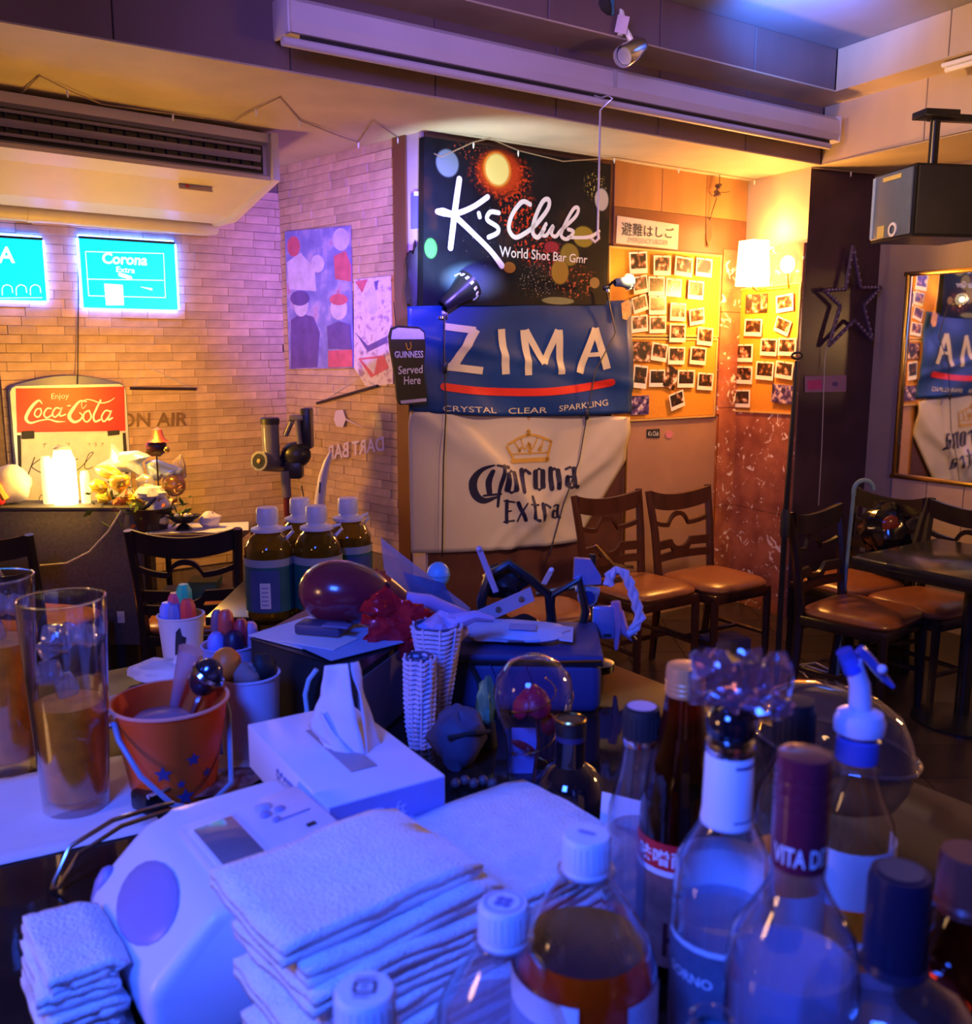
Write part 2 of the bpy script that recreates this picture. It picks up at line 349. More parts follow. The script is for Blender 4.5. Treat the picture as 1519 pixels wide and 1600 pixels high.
# bricks on the two left walls
def bricks(fr, parent, x0, x1, z0, z1, seed):
    rr = random.Random(seed); hgt = .044; lens = (.13, .165, .2, .24)
    ms = {q: finish(bx((0, 0, 0), (q - .0014, .02, hgt - .0014), bev=.0012, seg=1), brickm, False) for q in lens}; cnt = 0; rest = B()
    z = z1 - hgt / 2
    while z > z0:
        x = x0 - rr.random() * .15
        while x < x1:
            q = rr.choice(lens); xc = x + q / 2; x += q
            y = -rr.random() * .006
            if xc - q / 2 < x0 or xc + q / 2 > x1:
                a, c = max(xc - q / 2, x0), min(xc + q / 2, x1)
                if c - a > .02: rest.box(((a + c) / 2, y, z), (c - a - .003, .02, hgt - .003))
                continue
            if cnt < 295:
                o = bpy.data.objects.new('brick', ms[q]); COL.objects.link(o); o.parent = parent; o.location = (xc, y, z); cnt += 1
            else: rest.box((xc, y, z), (q - .003, .02, hgt - .003))
        z -= hgt
    obj('brick_field', rest, brickm, parent, sm=False, kind='stuff')
xa, _ = W1.hit(-8, 500)
bricks(W1, wl, xa, W1.L - .002, .4, 2.46, 3); 
xe, _ = W2.hit(621, 300)
bricks(W2, wr_, .012, xe, .55, 2.598, 5)
# trims on the pillar's left side
xs1, _ = W2.hit(622, 400); xs2, _ = W2.hit(641, 400)
b = B(); b.box(((xs1 + xs2) / 2, -.012, 1.3), (xs2 - xs1, .024, 2.6)); o = obj('trim_5', b, mat('brown_trim', (.14, .05, .02), .4, var=.2, scale=8, stretch=(1, 1, .2)), sm=False, kind='structure'); o.matrix_world = W2.m
b = B(); b.box(((xs2 + W2.L) / 2, -.006, 1.3), (W2.L - xs2, .012, 2.6)); o = obj('trim_6', b, lilac, sm=False, kind='structure'); o.matrix_world = W2.m
# red marble cladding round the alcove corner
marb = marble_mat('red_marble', (.5, .17, .085), (.27, .08, .05), (.9, .76, .66))
x3, _ = W3.hit(1118, 600); ztop = W4.hit(1268, 378)[1]
for fr, a, c, nm in ((W3, x3, W3.L - .022, 'trim_7'), (W4, .0, W4.L, 'trim_8')):
    t = obj(nm, bx(((a + c) / 2, -.003, ztop / 2), (c - a, .006, ztop)), mortar, sm=False, kind='structure'); t.matrix_world = fr.m
    hs = (0, .62, 1.24, 1.82, ztop)
    for z0, z1 in zip(hs, hs[1:]): obj('slab', bx(((a + c) / 2, -.014, (z0 + z1) / 2), (c - a - .002, .016, z1 - z0 - .003), bev=.001, seg=1), marb, t, sm=False)
# orange boards and a darker timber band above the cork boards
ob = mat('orange_board', (.40, .19, .06), .45, var=.2, scale=5, bump=.1, stretch=(1, 1, .25))
xl_, xr_ = W3.hit(957, 300)[0], W3.L - .003; zt3 = 2.597; zm = W3.hit(1040, 332)[1]; zb3 = W3.hit(1040, 400)[1]
t = obj('trim_9', bx(((xl_ + xr_) / 2, -.003, (zt3 + zb3) / 2), (xr_ - xl_, .006, zt3 - zb3)), ob, sm=False, kind='structure'); t.matrix_world = W3.m
for k in range(3): w_ = (xr_ - xl_) / 3; obj('panel', bx((xl_ + w_ * (k + .5), -.010, (zt3 + zm) / 2), (w_ - .003, .010, zt3 - zm), bev=.0015, seg=1), ob, t, sm=False)
obj('band', bx(((xl_ + xr_) / 2, -.011, (zm + zb3) / 2), (xr_ - xl_, .012, zm - zb3 - .004), bev=.0015, seg=1), mat('amber_board', (.2, .075, .028), .4, var=.2, scale=6, stretch=(.3, 1, 1)), t, sm=False)
# dark cladding of the pillar behind the banners
xc = W3.hit(974, 700)[0]; t = obj('trim_11', bx((xc / 2 + .002, -.005, 1.3), (xc - .004, .01, 2.59)), mat('pillar_clad', (.10, .035, .025), .45, var=.25, scale=6), sm=False, kind='structure'); t.matrix_world = W3.m
# tan wainscot panel under the cork boards
q = [W3.hit(*p) for p in ((975, 655), (1118, 655), (1118, 800))]
t = obj('trim_10', bx(((q[0][0] + q[1][0]) / 2, -.008, q[0][1] / 2), (q[1][0] - q[0][0], .016, q[0][1]), bev=.002), mat('tan_panel', (.40, .22, .13), .4, var=.1, scale=5), sm=False, kind='structure'); t.matrix_world = W3.m
b = B(); b.box(((q[0][0] + q[1][0]) / 2, -.02, q[0][1] - .005), (q[1][0] - q[0][0], .012, .012)); b.box((q[0][0] + .004, -.02, q[0][1] / 2), (.01, .012, q[0][1])); b.box((q[1][0] - .004, -.02, q[0][1] / 2), (.01, .012, q[0][1])); obj('edge_strip', b, gold, t, sm=False)

# ================================================================ THINGS ON THE WALLS
def wthing(fr, px, py, name, label, cat, group=None, off=0):
    x, z = fr.hit(px, py, off); t = thing(name, label, cat, group=group, mtx=fr.m @ M.Translation((x, -off, z)))
    return t, (lambda a, b: (fr.hit(a, b, off)[0] - x, fr.hit(a, b, off)[1] - z))
def strokes(b, L, lst, y, ks=1, px2=None):        # lst of (points in pixels, width px)
    for pts, wd in lst:
        P = [L(*(px2(*p) if px2 else p)) for p in pts]; b.ribbon(P, [q * ks for q in wd] if isinstance(wd, (list, tuple)) else wd * ks, y)
    return b

# --- air conditioner under the soffit
a0, a1 = PZ(-120, 124, 2.575), PZ(428, 212, 2.575); fr = Frame(a0, a1)
t = thing('air_conditioner', 'long cream ceiling air conditioner hung under the soffit above the stone wall', 'air conditioner', mtx=fr.m @ M.Translation((0, 0, 2.2)))
L_ = fr.L
prof = [(.0, .36), (.0, .34), (.03, .33), (.03, .2), (.0, .19), (-.01, .17), (.12, .145), (.42, .055), (.60, .035), (.66, .08), (.66, .38), (.0, .38)]
b = B(); A = [b.bm.verts.new((.02, y, z)) for y, z in prof]; Z = [b.bm.verts.new((L_ - .03, y, z)) for y, z in prof]; b.bm.faces.new(A); b.bm.faces.new(Z[::-1])
for k in range(len(prof)): b.bm.faces.new((A[k], Z[k], Z[(k + 1) % len(prof)], A[(k + 1) % len(prof)]))
obj('body', b, cream, t, sm=False)
obj('outlet_recess', bx((L_ / 2, .026, .265), (L_ - .1, .008, .125)), black, t, sm=False)
for z, w_ in ((.31, .012), (.265, .03), (.222, .012)): obj('louver', bx((L_ / 2 - .01, .005, z), (L_ - .12, .01, w_), rot=M.Rotation(.4, 3, 'X'), bev=.002), mat('grey_louver', (.3, .26, .25), .4), t)
for k in range(22): obj('fin', bx((.1 + k * (L_ - .2) / 21, .016, .27), (.008, .012, .11)), blackm, t, sm=False)
obj('end_cap', B().prism([(-.03, .38), (-.035, .17), (.12, .125), (.43, .03), (.62, .025), (.68, .08), (.68, .38)], 0, .035).join(bmesh.new()), cream, t)
ec = [c for c in t.children if c.name.startswith('end_cap')][0]; ec.matrix_local = M.Translation((L_ + .005, 0, 0)) @ M.Rotation(rad(90), 4, 'Z')
obj('badge', bx((L_ - .33, .145, .128), (.16, .004, .03), rot=M.Rotation(-.36, 3, 'X')), mat('badge_grey', (.4, .3, .2), .4), t, sm=False)
obj('indicator', bx((L_ - .37, .142, .130), (.015, .006, .012)), red, t, sm=False)
obj('drain_pipe', B().tube([(.0, .70, .02), (L_ - .05, .70, .02), (L_ + .02, .70, .03)], .038, 12), cream, t)
obj('pipe_sleeve', B().tube([(L_ * .36, .70, .02), (L_ * .36 + .04, .70, .02)], .041, 12), cream, t)

# --- neon panels
def neon(c, name, label, prints):
    x0, y0, x1, y1 = c; t, L = wthing(W1, (x0 + x1) / 2, (y0 + y1) / 2, name, label, 'neon sign', 'neon beer signs on the stone wall', .05)
    l, r, tp, bt = L(x0, (y0 + y1) / 2)[0], L(x1, (y0 + y1) / 2)[0], L((x0 + x1) / 2, y0)[1], L((x0 + x1) / 2, y1)[1]
    obj('panel', bx(((l + r) / 2, .012, (tp + bt) / 2), (r - l, .012, tp - bt), bev=.003), mat('cyan_glow', (.0, .3, .4), .3, emit=(.003, .72, 1), es=1.25, var=.04), t, sm=False)
    obj('hanger_bar', bx(((l + r) / 2, .012, tp + .006), (r - l, .02, .012)), black, t, sm=False)
    for xx in (l - .006, r + .006): obj('led_strip', bx((xx, .02, (tp + bt) / 2), (.008, .02, tp - bt)), mat('blue_glow', (.05, .1, .5), .3, emit=(.06, .16, 1), es=40), t, sm=False)
    obj('led_strip', bx(((l + r) / 2, .03, tp + .016), (r - l, .02, .006)), MT['blue_glow'], t, sm=False)
    obj('led_strip', bx(((l + r) / 2, .03, bt - .006), (r - l, .02, .006)), MT['blue_glow'], t, sm=False)
    prints(t, L, l, r, tp, bt)
wglow = mat('white_glow', (.5, .8, .8), .3, emit=(.55, 1, 1), es=1.5, var=.02)
def pr1(t, L, l, r, tp, bt):
    b = text_map('Corona', quad_map([L(160, 394), L(232, 398), L(230, 415), L(160, 412)], .004), bold=.03); obj('lettering', b, wglow, t, sm=False)
    obj('lettering', text_map('Extra', quad_map([L(182, 416), L(212, 418), L(211, 427), L(182, 425)], .004), bold=.02), wglow, t, sm=False)
    b = B(); w_ = .004
    for q in (((134, 393), (256, 396)), ((256, 396), (259, 465)), ((259, 465), (139, 462)), ((139, 462), (134, 393)), ((136, 436), (256, 438))): b.ribbon([L(*q[0]), L(*q[1])], w_, .004)
    obj('outline', b, wglow, t, sm=False)
    obj('crown', B().ribbon([L(188, 429), L(204, 434)], .02, .004).ribbon([L(220, 448), L(237, 452)], [.002, .012], .004), wglow, t, sm=False)
    b = B(); q = [L(163, 443), L(192, 445), L(194, 477), L(166, 477)]; b.face([(x, .002, z) for x, z in q]); obj('price_card', b, mat('lit_card', (.9, .9, .9), .5, emit=(1, .95, 1), es=.9), t, sm=False)
neon((128, 377, 276, 482), 'neon_sign', 'glowing cyan beer panel with a crown and lettering above the red soda sign', pr1)
def pr2(t, L, l, r, tp, bt):
    obj('lettering', text_map('ZIMA', quad_map([L(-68, 380), L(24, 386), L(24, 411), L(-68, 411)], .004), bold=.02), wglow, t, sm=False)
    b = B()
    for k in range(3): b.ribbon([L(4 + 22 * k, 461), L(4 + 22 * k, 450), L(10 + 22 * k, 445), L(18 + 22 * k, 448), L(20 + 22 * k, 457)], .004, .004)
    b.ribbon([L(-60, 466), L(66, 465)], .003, .004); obj('outline', b, wglow, t, sm=False)
neon((-75, 371, 70, 468), 'neon_sign', 'glowing cyan sign cut by the left edge with white letter A', pr2)

nt = [o for o in bpy.data.objects if o.name.startswith('neon_sign')][0]; q = [W1.hit(a, c, .05) for a, c in ((125, 380), (124, 470), (122, 560), (121, 600))]; o_ = W1.hit(202, 429.5, .05)
obj('power_cord', B().tube([(a - o_[0], .03 - .012 * k, c - o_[1]) for k, (a, c) in enumerate(q)], .003, 6), cable, nt)
t, L = wthing(W2, 651, 330, 'blue_card', 'small blue violet card at the pillar edge left of the club poster', 'card', off=.016)
obj('sheet', B().prism([L(*p) for p in ((642, 302), (661, 300), (661, 356), (642, 358))], 0, .004), mat('blue_card', (.12, .12, .7), .5), t, sm=False); obj('tape', B().prism([L(*p) for p in ((647, 299), (656, 299), (656, 306), (647, 306))], -.001, 0), white, t, sm=False)
t, L = wthing(W2, 614, 470, 'wood_strip', 'thin orange wood strip standing at the pale poster edge', 'strip', off=.02)
obj('strip', B().prism([L(*p) for p in ((611, 430), (616, 430), (618, 520), (613, 520))], 0, .012), mat('strip_wood', (.4, .15, .04), .4), t, sm=False); obj('nail', B().ball((0, -.004, .1), .006, 8), gold, t)
# --- coca-cola sign board leaning on the wall
t, L = wthing(W1, 110, 690, 'sign_board', 'red and white soda sign board with rounded corners behind the lit lantern', 'sign', off=.06)
q = [L(18, 602), L(200, 598), L(208, 800), L(24, 800)]; l, r = (q[0][0] + q[3][0]) / 2, (q[1][0] + q[2][0]) / 2; tp, bt = L(110, 600)[1], L(110, 800)[1]
arch = [(l, bt), (r, bt), (r, tp - .03), (r - .01, tp - .012), (r - .03, tp)] + [(l + .03 + (r - l - .06) * (1 - k / 8), tp + .042 * math.sin(math.pi * k / 8)) for k in range(1, 8)] + [(l + .03, tp), (l + .01, tp - .012), (l, tp - .03)]
obj('case', B().prism(arch, .012, .055), mat('navy_case', (.1, .1, .25), .35), t, sm=False)
fr_ = [(l + .006, bt), (r - .006, bt), (r - .006, tp - .035), (r - .016, tp - .014), (r - .035, tp - .005), (l + .035, tp - .005), (l + .016, tp - .014), (l + .006, tp - .035)]
obj('frame', B().prism(fr_, .002, .014), mat('silver_frame', (.62, .6, .66), .35, metal=.3), t, sm=False)
def wq(b, L, pts, y): b.face([(*L(*p)[:1], y, L(*p)[1]) for p in pts]); return b
def slab(L, pts, y0, y1): return B().prism([L(*p) for p in pts], y0, y1)
obj('red_panel', slab(L, ((25, 607), (194, 604), (196, 673), (27, 676)), -.002, .003), red, t, sm=False)
obj('white_panel', slab(L, ((33, 679), (191, 676), (198, 796), (34, 796)), -.004, .003), mat('cream_paper', (.82, .74, .55), .5), t, sm=False)
for q in (((27, 680), (32, 680), (35, 770), (31, 770)), ((191, 677), (196, 676), (201, 740), (196, 740))): obj('side_strip', slab(L, q, -.003, .003), blackm, t, sm=False)
for q in (((34, 674), (53, 673), (53, 685), (34, 686)), ((168, 673), (186, 672), (186, 679), (168, 681))): obj('clip', slab(L, q, -.012, .003), blackm, t, sm=False)
Z4 = lambda x, y: (x / 4.747, 560 + y / 4.747); k4 = .00062
b = strokes(B(), L, [([(310, 335), (288, 312), (245, 345), (205, 405), (192, 450), (225, 478), (290, 462), (360, 452), (420, 468), (485, 468)], [8, 16, 24, 26, 24, 18, 12, 10, 16, 3]),
    ([(300, 372), (270, 378), (255, 415), (280, 435), (305, 405), (300, 372)], 12), ([(378, 372), (348, 372), (325, 412), (345, 440), (392, 415)], 13),
    ([(445, 372), (412, 368), (388, 408), (405, 436), (440, 405), (460, 362), (442, 425), (485, 415)], 13), ([(500, 352), (520, 350)], 10),
    ([(640, 345), (612, 372), (605, 330), (640, 305), (690, 312), (740, 330), (800, 322), (850, 292)], [5, 5, 6, 8, 9, 10, 9, 3]),
    ([(640, 320), (590, 318), (540, 375), (512, 430), (545, 470), (590, 458), (610, 425), (590, 402)], [10, 16, 26, 30, 24, 16, 12, 8]),
    ([(660, 385), (625, 405), (618, 450), (645, 470), (675, 435), (660, 385)], 13), ([(745, 310), (715, 370), (692, 430), (705, 468), (740, 455)], 16),
    ([(815, 392), (780, 388), (752, 435), (770, 468), (805, 430), (825, 385), (802, 455), (832, 440)], 13)], -.0035, k4, Z4)
obj('lettering', b, wprint, t, sm=False)
obj('lettering', text_map('Enjoy', quad_map([L(80, 615), L(108, 614), L(107, 625), L(80, 626)], -.0035)), wprint, t, sm=False)
b = strokes(B(), L, [([(255, 735), (230, 800), (208, 862)], 9), ([(315, 735), (235, 795), (270, 830), (300, 845)], 8), ([(348, 738), (350, 748)], 7), ([(455, 745), (385, 755), (380, 775), (425, 795), (410, 830), (370, 832)], 7),
    ([(575, 745), (520, 770), (510, 815), (540, 832), (590, 815), (680, 715), (685, 695), (655, 715), (625, 800), (650, 820), (685, 805)], 7),
    ([(335, 885), (345, 855), (400, 850)], 6), ([(590, 855), (645, 850), (620, 890), (600, 880)], 6), ([(285, 1060), (300, 1015), (335, 1012)], 6), ([(455, 1015), (510, 1020), (490, 1050), (460, 1050)], 6),
    ([(315, 640), (345, 632)], 4), ([(330, 625), (325, 662)], 4), ([(425, 640), (440, 640)], 4), ([(490, 630), (515, 630), (495, 658)], 4), ([(650, 630), (665, 632), (660, 645)], 4), ([(700, 628), (715, 625)], 4), ([(698, 640), (715, 636), (705, 655)], 4), ([(745, 630), (765, 628), (752, 650)], 4)], -.0045, k4, Z4)
obj('handwriting', b, mat('marker_ink', (.07, .05, .03), .5), t, sm=False)

# --- acrylic hanging signs
def acrylic(fr, name, label, bar, corners, apex, txt, tq, tm_, off=.03, mirror=False):
    c = corners; t, L = wthing(fr, (c[0][0] + c[2][0]) / 2, (c[0][1] + c[2][1]) / 2, name, label, 'acrylic sign', 'clear acrylic signs hung on the stone walls', off)
    obj('panel', B().prism([L(*p) for p in c], 0, .006), clear('acrylic', (.975, .965, .965), .05, 1.35, body=.02, refl=.7), t, sm=False)
    p, q_ = L(*bar[0]), L(*bar[1]); obj('top_rail', B().tube([(p[0], -.002, p[1]), (q_[0], -.002, q_[1])], .008, 8), ebony, t)
    ap = L(*apex); obj('hanging_cord', B().tube([(p[0] + .02, 0, p[1]), (ap[0], .02, ap[1]), (q_[0] - .02, 0, q_[1])], .0022, 6), wcable, t)
    for s_, qq in zip(txt, tq):
        qq = [L(*p) for p in qq]
        if mirror: qq = [qq[1], qq[0], qq[3], qq[2]]
        obj('lettering', text_map(s_, quad_map(qq, -.002), bold=.015), tm_, t, sm=False)
    return t, L
acrylic(W1, 'acrylic_sign', 'clear acrylic sign with faint ON AIR letters beside the red soda sign', ((203, 607), (306, 608)), ((206, 612), (306, 611), (310, 702), (206, 704)), (225, 569), ['ON AIR'], [((186, 645), (293, 644), (292, 665), (186, 668))], mat('etched', (.17, .085, .035), .5))
t, L = acrylic(W2, 'acrylic_sign', 'clear acrylic dart bar sign on a dark rod below the wall posters', ((496, 630), (590, 603)), ((498, 634), (588, 606), (602, 712), (512, 724)), (560, 588), ['BAR', 'DART'], [((511, 697), (545, 690), (545, 714), (511, 719)), ((550, 690), (600, 682), (601, 704), (550, 712))], mat('etched_lilac', (.62, .5, .75), .4), mirror=True)
obj('dart_print', B().prism([L(*p) for p in ((525, 642), (536, 640), (541, 655), (536, 668), (526, 666), (522, 655))], -.002, -.001).ribbon([L(540, 655), L(568, 668)], [.008, .003], -.0015), MT['etched_lilac'], t, sm=False)

# --- posters: plain generic colour fields in place of known drawn characters
def poster(fr, c, name, label, shapes, base, group=None):
    t, L = wthing(fr, (c[0][0] + c[2][0]) / 2, (c[0][1] + c[2][1]) / 2, name, label, 'poster', group, .022)
    obj('sheet', B().prism([L(*p) for p in c], 0, .004), base, t, sm=False)
    for k, (m_, pts) in enumerate(shapes): obj('print', B().prism([L(*p) for p in pts], -.0004 * (k + 1), 0), m_, t, sm=False)
ell = lambda cx, cy, rx, ry, n=14: [(cx + rx * math.cos(k * 2 * math.pi / n), cy + ry * math.sin(k * 2 * math.pi / n)) for k in range(n)]
pb, pr_, pw, pk = (mat(n_, c_, .5, var=.25, scale=14) for n_, c_ in (('poster_blue', (.2, .16, .5)), ('poster_red', (.6, .1, .16)), ('poster_pale', (.62, .5, .68)), ('poster_violet', (.13, .07, .28))))
poster(W2, ((445, 362), (547, 353), (552, 575), (452, 577)), 'wall_poster', 'tall blue poster with red and pale shapes on the stone wall', [
    (pw, [(448, 410), (470, 395), (492, 420), (494, 455), (452, 452)]), (pr_, ell(459, 385, 10, 16)), (pr_, [(522, 400), (540, 392), (549, 415), (549, 440), (524, 436)]), (pw, ell(533, 374, 13, 18)),
    (pk, [(455, 500), (470, 490), (490, 495), (500, 520), (496, 574), (455, 576)]), (pw, ell(471, 478, 11, 17)), (pk, ell(469, 466, 15, 12)), (pw, ell(530, 482, 13, 18)), (pr_, ell(530, 468, 14, 9)), (pk, [(512, 510), (530, 502), (548, 508), (550, 545), (514, 545)]), (pr_, [(514, 548), (551, 546), (551, 573), (514, 574)]), (pw, ell(497, 412, 10, 14))],
    ramp_mat('poster_mottle', [(.3, (.16, .14, .42)), (.5, (.24, .22, .55)), (.62, (.45, .35, .62)), (.75, (.5, .15, .3))], 9))
poster(W2, ((553, 437), (610, 431), (614, 600), (572, 604), (553, 575)), 'wall_poster', 'pale line drawing poster beside the hanging stout sign', [
    (pr_, [(555, 440), (575, 436), (566, 458)]), (pw, ell(582, 470, 12, 22)), (pk, [(556, 520), (575, 540), (605, 525), (606, 535), (575, 550)]), (pr_, [(560, 560), (600, 555), (608, 575), (580, 590)]), (pw, [(565, 562), (590, 560), (585, 585)]), (pk, [(585, 440), (592, 438), (588, 455)])],
    ramp_mat('poster_lines', [(.35, (.35, .2, .35)), (.45, (.66, .5, .62)), (.6, (.72, .6, .7)), (.7, (.45, .22, .3))], 22))

# --- club poster
pc = [(663, 213), (955, 257), (948, 476), (661, 478)]
t, L = wthing(W3, 805, 350, 'club_poster', "black K's Club bar poster lit by clamp lamps over the blue banner", 'poster', off=.05)
obj('board', B().prism([L(*p) for p in pc], 0, .045), ramp_mat('poster_dark', [(.3, (.002, .003, .006)), (.58, (.006, .009, .014)), (.72, (.03, .015, .012))], 5, rough=.6, spec=.15), t, sm=False)
# bokeh discs and red haze, printed; the teal disc paints the clamp lamp's glow
def disc(m_, cx, cy, rx, ry, y):
    c = B(); c.face([(math.cos(k * math.pi / 14), 0, math.sin(k * math.pi / 14)) for k in range(28)]); x, z = L(cx, cy); sx = abs(L(cx + rx, cy)[0] - L(cx - rx, cy)[0]) / 2; sz = abs(L(cx, cy + ry)[1] - L(cx, cy - ry)[1]) / 2
    o = obj('print', c, m_, t, sm=False); o.location = (x, y, z); o.scale = (sx, 1, sz)
disc(soft_mat('red_glow_print', (.55, .05, .01), .45), 782, 270, 44, 42, -.0005); disc(soft_mat('teal_lamp_glow', (.10, .2, .24), .8), 742, 440, 60, 36, -.0005)
for k, (c_, cx_, cy_, rx_, ry_, sp_, th_) in enumerate((((.65, .06, .012), 785, 275, 60, 46, 9, .52), ((.6, .05, .012), 808, 330, 38, 50, 8, .52), ((.55, .05, .02), 836, 382, 44, 40, 8, .54), ((.45, .04, .05), 868, 405, 40, 34, 8, .55), ((.32, .30, .22), 842, 438, 42, 36, 14, .58), ((.3, .3, .26), 760, 380, 60, 70, 16, .66), ((.4, .35, .1), 930, 290, 22, 30, 7, .55), ((.4, .1, .04), 900, 440, 42, 36, 8, .55), ((.45, .06, .03), 735, 235, 40, 20, 9, .58))): disc(soft_mat('speckle_%d' % k, c_, .5, sp_, th_), cx_, cy_, rx_, ry_, -.0006 - .00002 * k)
for c_, *a in (((.9, .25, .02), 777, 265, 23, 29), ((1, .9, .25), 777, 265, 19, 25), ((.18, .25, .27), 699, 255, 18, 22), ((.5, .52, .45), 940, 312, 11, 18), ((.32, .27, .03), 912, 370, 17, 17), ((.25, .2, .03), 890, 398, 15, 18), ((.3, .2, .03), 875, 425, 14, 20), ((.05, .35, .06), 673, 388, 10, 16), ((.2, .22, .1), 872, 470, 26, 6), ((.3, .2, .06), 929, 442, 8, 9), ((.3, .02, .04), 862, 386, 12, 9), ((.28, .12, .02), 796, 418, 10, 9)):
    disc(soft_mat('print_%d_%d' % (a[0], a[2]), c_, .22), a[0], a[1], a[2] * 1.1, a[3] * 1.1, -.0012 + a[2] * .00001)
Z3 = lambda x, y: (600 + x / 3.617, 180 + y / 3.617); k3 = .00098
b = strokes(B(), L, [([(425, 362), (400, 540), (375, 750)], [32, 34, 30]), ([(300, 545), (335, 548), (400, 558), (500, 520), (585, 462)], [26, 40, 28, 26, 28]), ([(400, 570), (500, 665), (600, 765), (665, 850)], [30, 28, 28, 34]), ([(535, 555), (540, 575)], 24),
    ([(648, 552), (600, 548), (582, 590), (640, 632), (640, 665), (590, 690)], 24), ([(825, 505), (780, 490), (725, 560), (705, 640), (740, 690), (800, 665), (860, 615), (925, 530), (930, 478), (895, 490), (850, 590), (840, 665), (870, 690), (905, 640)], 24),
    ([(915, 615), (890, 665), (915, 680), (955, 625), (945, 670), (970, 685), (1000, 650), (1080, 575), (1098, 528), (1070, 530), (1020, 620), (1000, 680), (1035, 700), (1070, 660), (1040, 645)], 20), ([(1040, 690), (1110, 692), (1170, 685), (1215, 655)], [18, 18, 20, 16])], -.0022, k3, Z3)
obj('lettering', b, mat('bright_print', (.95, .95, .9), .4, var=.02), t, sm=False)
obj('lettering', text_map('World Shot Bar Gmr', quad_map([L(*Z3(652, 738)), L(*Z3(1150, 792)), L(*Z3(1146, 838)), L(*Z3(652, 800))], -.0022), bold=.008), wprint, t, sm=False)

# --- cloth banners
def banner(name, label, Lf, Rf, yt, yb, m_, disp, prints, off=.03, nu=44, nv=30):
    t, L = wthing(W3, (Lf(.5) + Rf(.5)) / 2, (yt(.5) + yb(.5)) / 2, name, label, 'banner', 'beer banners under the club poster', off)
    def surf(u, v):
        px = Lf(v) * (1 - u) + Rf(v) * u; py = yt(u) * (1 - v) + yb(u) * v; x, z = L(px, py); return (x, -disp(u, v), z)
    solid(obj('cloth', B().grid(surf, nu, nv), m_, t), .0015)
    def on(px, py, d=.003):      # local point for a printed mark, following the folds
        v = .5
        for _ in range(4):
            l_, r_ = Lf(v), Rf(v); u = (px - l_) / (r_ - l_); v = (py - yt(u)) / (yb(u) - yt(u))
        x, z = L(px, py); return (x, -disp(u, v) - d - .001, z)
    prints(t, L, on); return t, L
def map_px(q, on):
    def f(u, v):
        tl, tr, br, bl = q; return on((tl[0] * (1 - u) + tr[0] * u) * v + (bl[0] * (1 - u) + br[0] * u) * (1 - v), (tl[1] * (1 - u) + tr[1] * u) * v + (bl[1] * (1 - u) + br[1] * u) * (1 - v))
    return f
def ribbon_px(b, on, pts, wd, k, sm=True, dense=0):
    if dense: pts = [(pts[0][0] + (pts[1][0] - pts[0][0]) * i / dense, pts[0][1] + (pts[1][1] - pts[0][1]) * i / dense) for i in range(dense + 1)]
    c = B(); c.ribbon(pts, wd, 0, sm, not dense)
    bmesh.ops.subdivide_edges(c.bm, edges=c.bm.edges[:], cuts=2, use_grid_fill=True)
    for v in c.bm.verts: v.co = V(on(v.co.x, v.co.z))
    return b.join(c.bm)
S6 = lambda x, y: (600 + x / 3.617, 470 + y / 3.617)
bcream = mat('banner_cream', (.62, .55, .45), .36, var=.05, scale=5, trl=.1)
def zdisp(u, v): return .004 + .008 * (1 + math.sin((u * 1.1 - v * .8) * 11 + 1)) * (.3 + v) + .010 * math.exp(-((v - .25 - .5 * u) / .05) ** 2) + .003 + .007 * math.sin(u * 9 + v * 3) * v * .5 + .022 * max(0, u - .82) * (1 + math.sin(u * 60 - v * 6)) + .01 * math.exp(-((u - .08 - v * .25) / .06) ** 2) + .005 * math.sin((u + v) * 14) * (1 - v)
def zpr(t, L, on):
    lt = mat('gold_cream_print', (.66, .60, .42), .4, var=.04)
    b = B()
    for pts, wd in (([(325, 145), (505, 168)], 40), ([(505, 160), (375, 375)], 52), ([(350, 372), (548, 395)], 42), ([(655, 160), (673, 415)], 42), ([(785, 165), (800, 420)], 40), ([(795, 165), (890, 355)], 36), ([(972, 165), (890, 355)], 36), ([(975, 165), (990, 415)], 38), ([(1180, 155), (1090, 408)], 38), ([(1180, 155), (1245, 385)], 40), ([(1120, 308), (1225, 300)], 24)):
        ribbon_px(b, lambda a, c: on(a, c, .005), [S6(*p) for p in pts], wd / 3.617, 1, False, 8)
    obj('lettering', b, lt, t, sm=False)
    b = B(); ribbon_px(b, on, [S6(*p) for p in ((325, 485), (550, 510), (850, 515), (1080, 495), (1270, 462))], 44 / 3.617, 1); obj('stripe', b, mat('red_cloth_print', (.7, .03, .02), .45), t, sm=False)
    for s_, q in (('CRYSTAL', ((318, 590), (622, 602), (622, 634), (318, 622))), ('CLEAR', ((695, 606), (905, 600), (905, 632), (695, 638))), ('SPARKLING', ((970, 592), (1258, 556), (1258, 590), (970, 624)))):
        obj('lettering', text_map(s_, map_px([S6(*p) for p in q], lambda a, c: on(a, c, .0035)), sub=1), lt, t, sm=False)
banner('beer_banner', 'blue cloth banner with ZIMA letters and a red stripe', lambda v: 634 + 4 * v, lambda v: 984 + 2 * v, lambda u: 479 - 10 * u, lambda u: 643 + 6 * math.sin(u * math.pi) + 2 * u, mat('banner_navy', (.006, .045, .21), .38, var=.1, scale=6), zdisp, zpr, .03)
def cdisp(u, v):
    d = .004; f = (v - (1.15 * u - .05)); d += .014 * math.exp(-(f / .09) ** 2) * (1 - u * .6); d += .012 * math.exp(-((v - 1.6 * u + .28) / .07) ** 2)
    d += .018 * math.exp(-((v - (2.25 - 2.15 * u)) / .10) ** 2) * u + .012 * math.exp(-((v - (1.95 - 2.0 * u)) / .07) ** 2) * u; return .004 + (d - .004) * 1.7
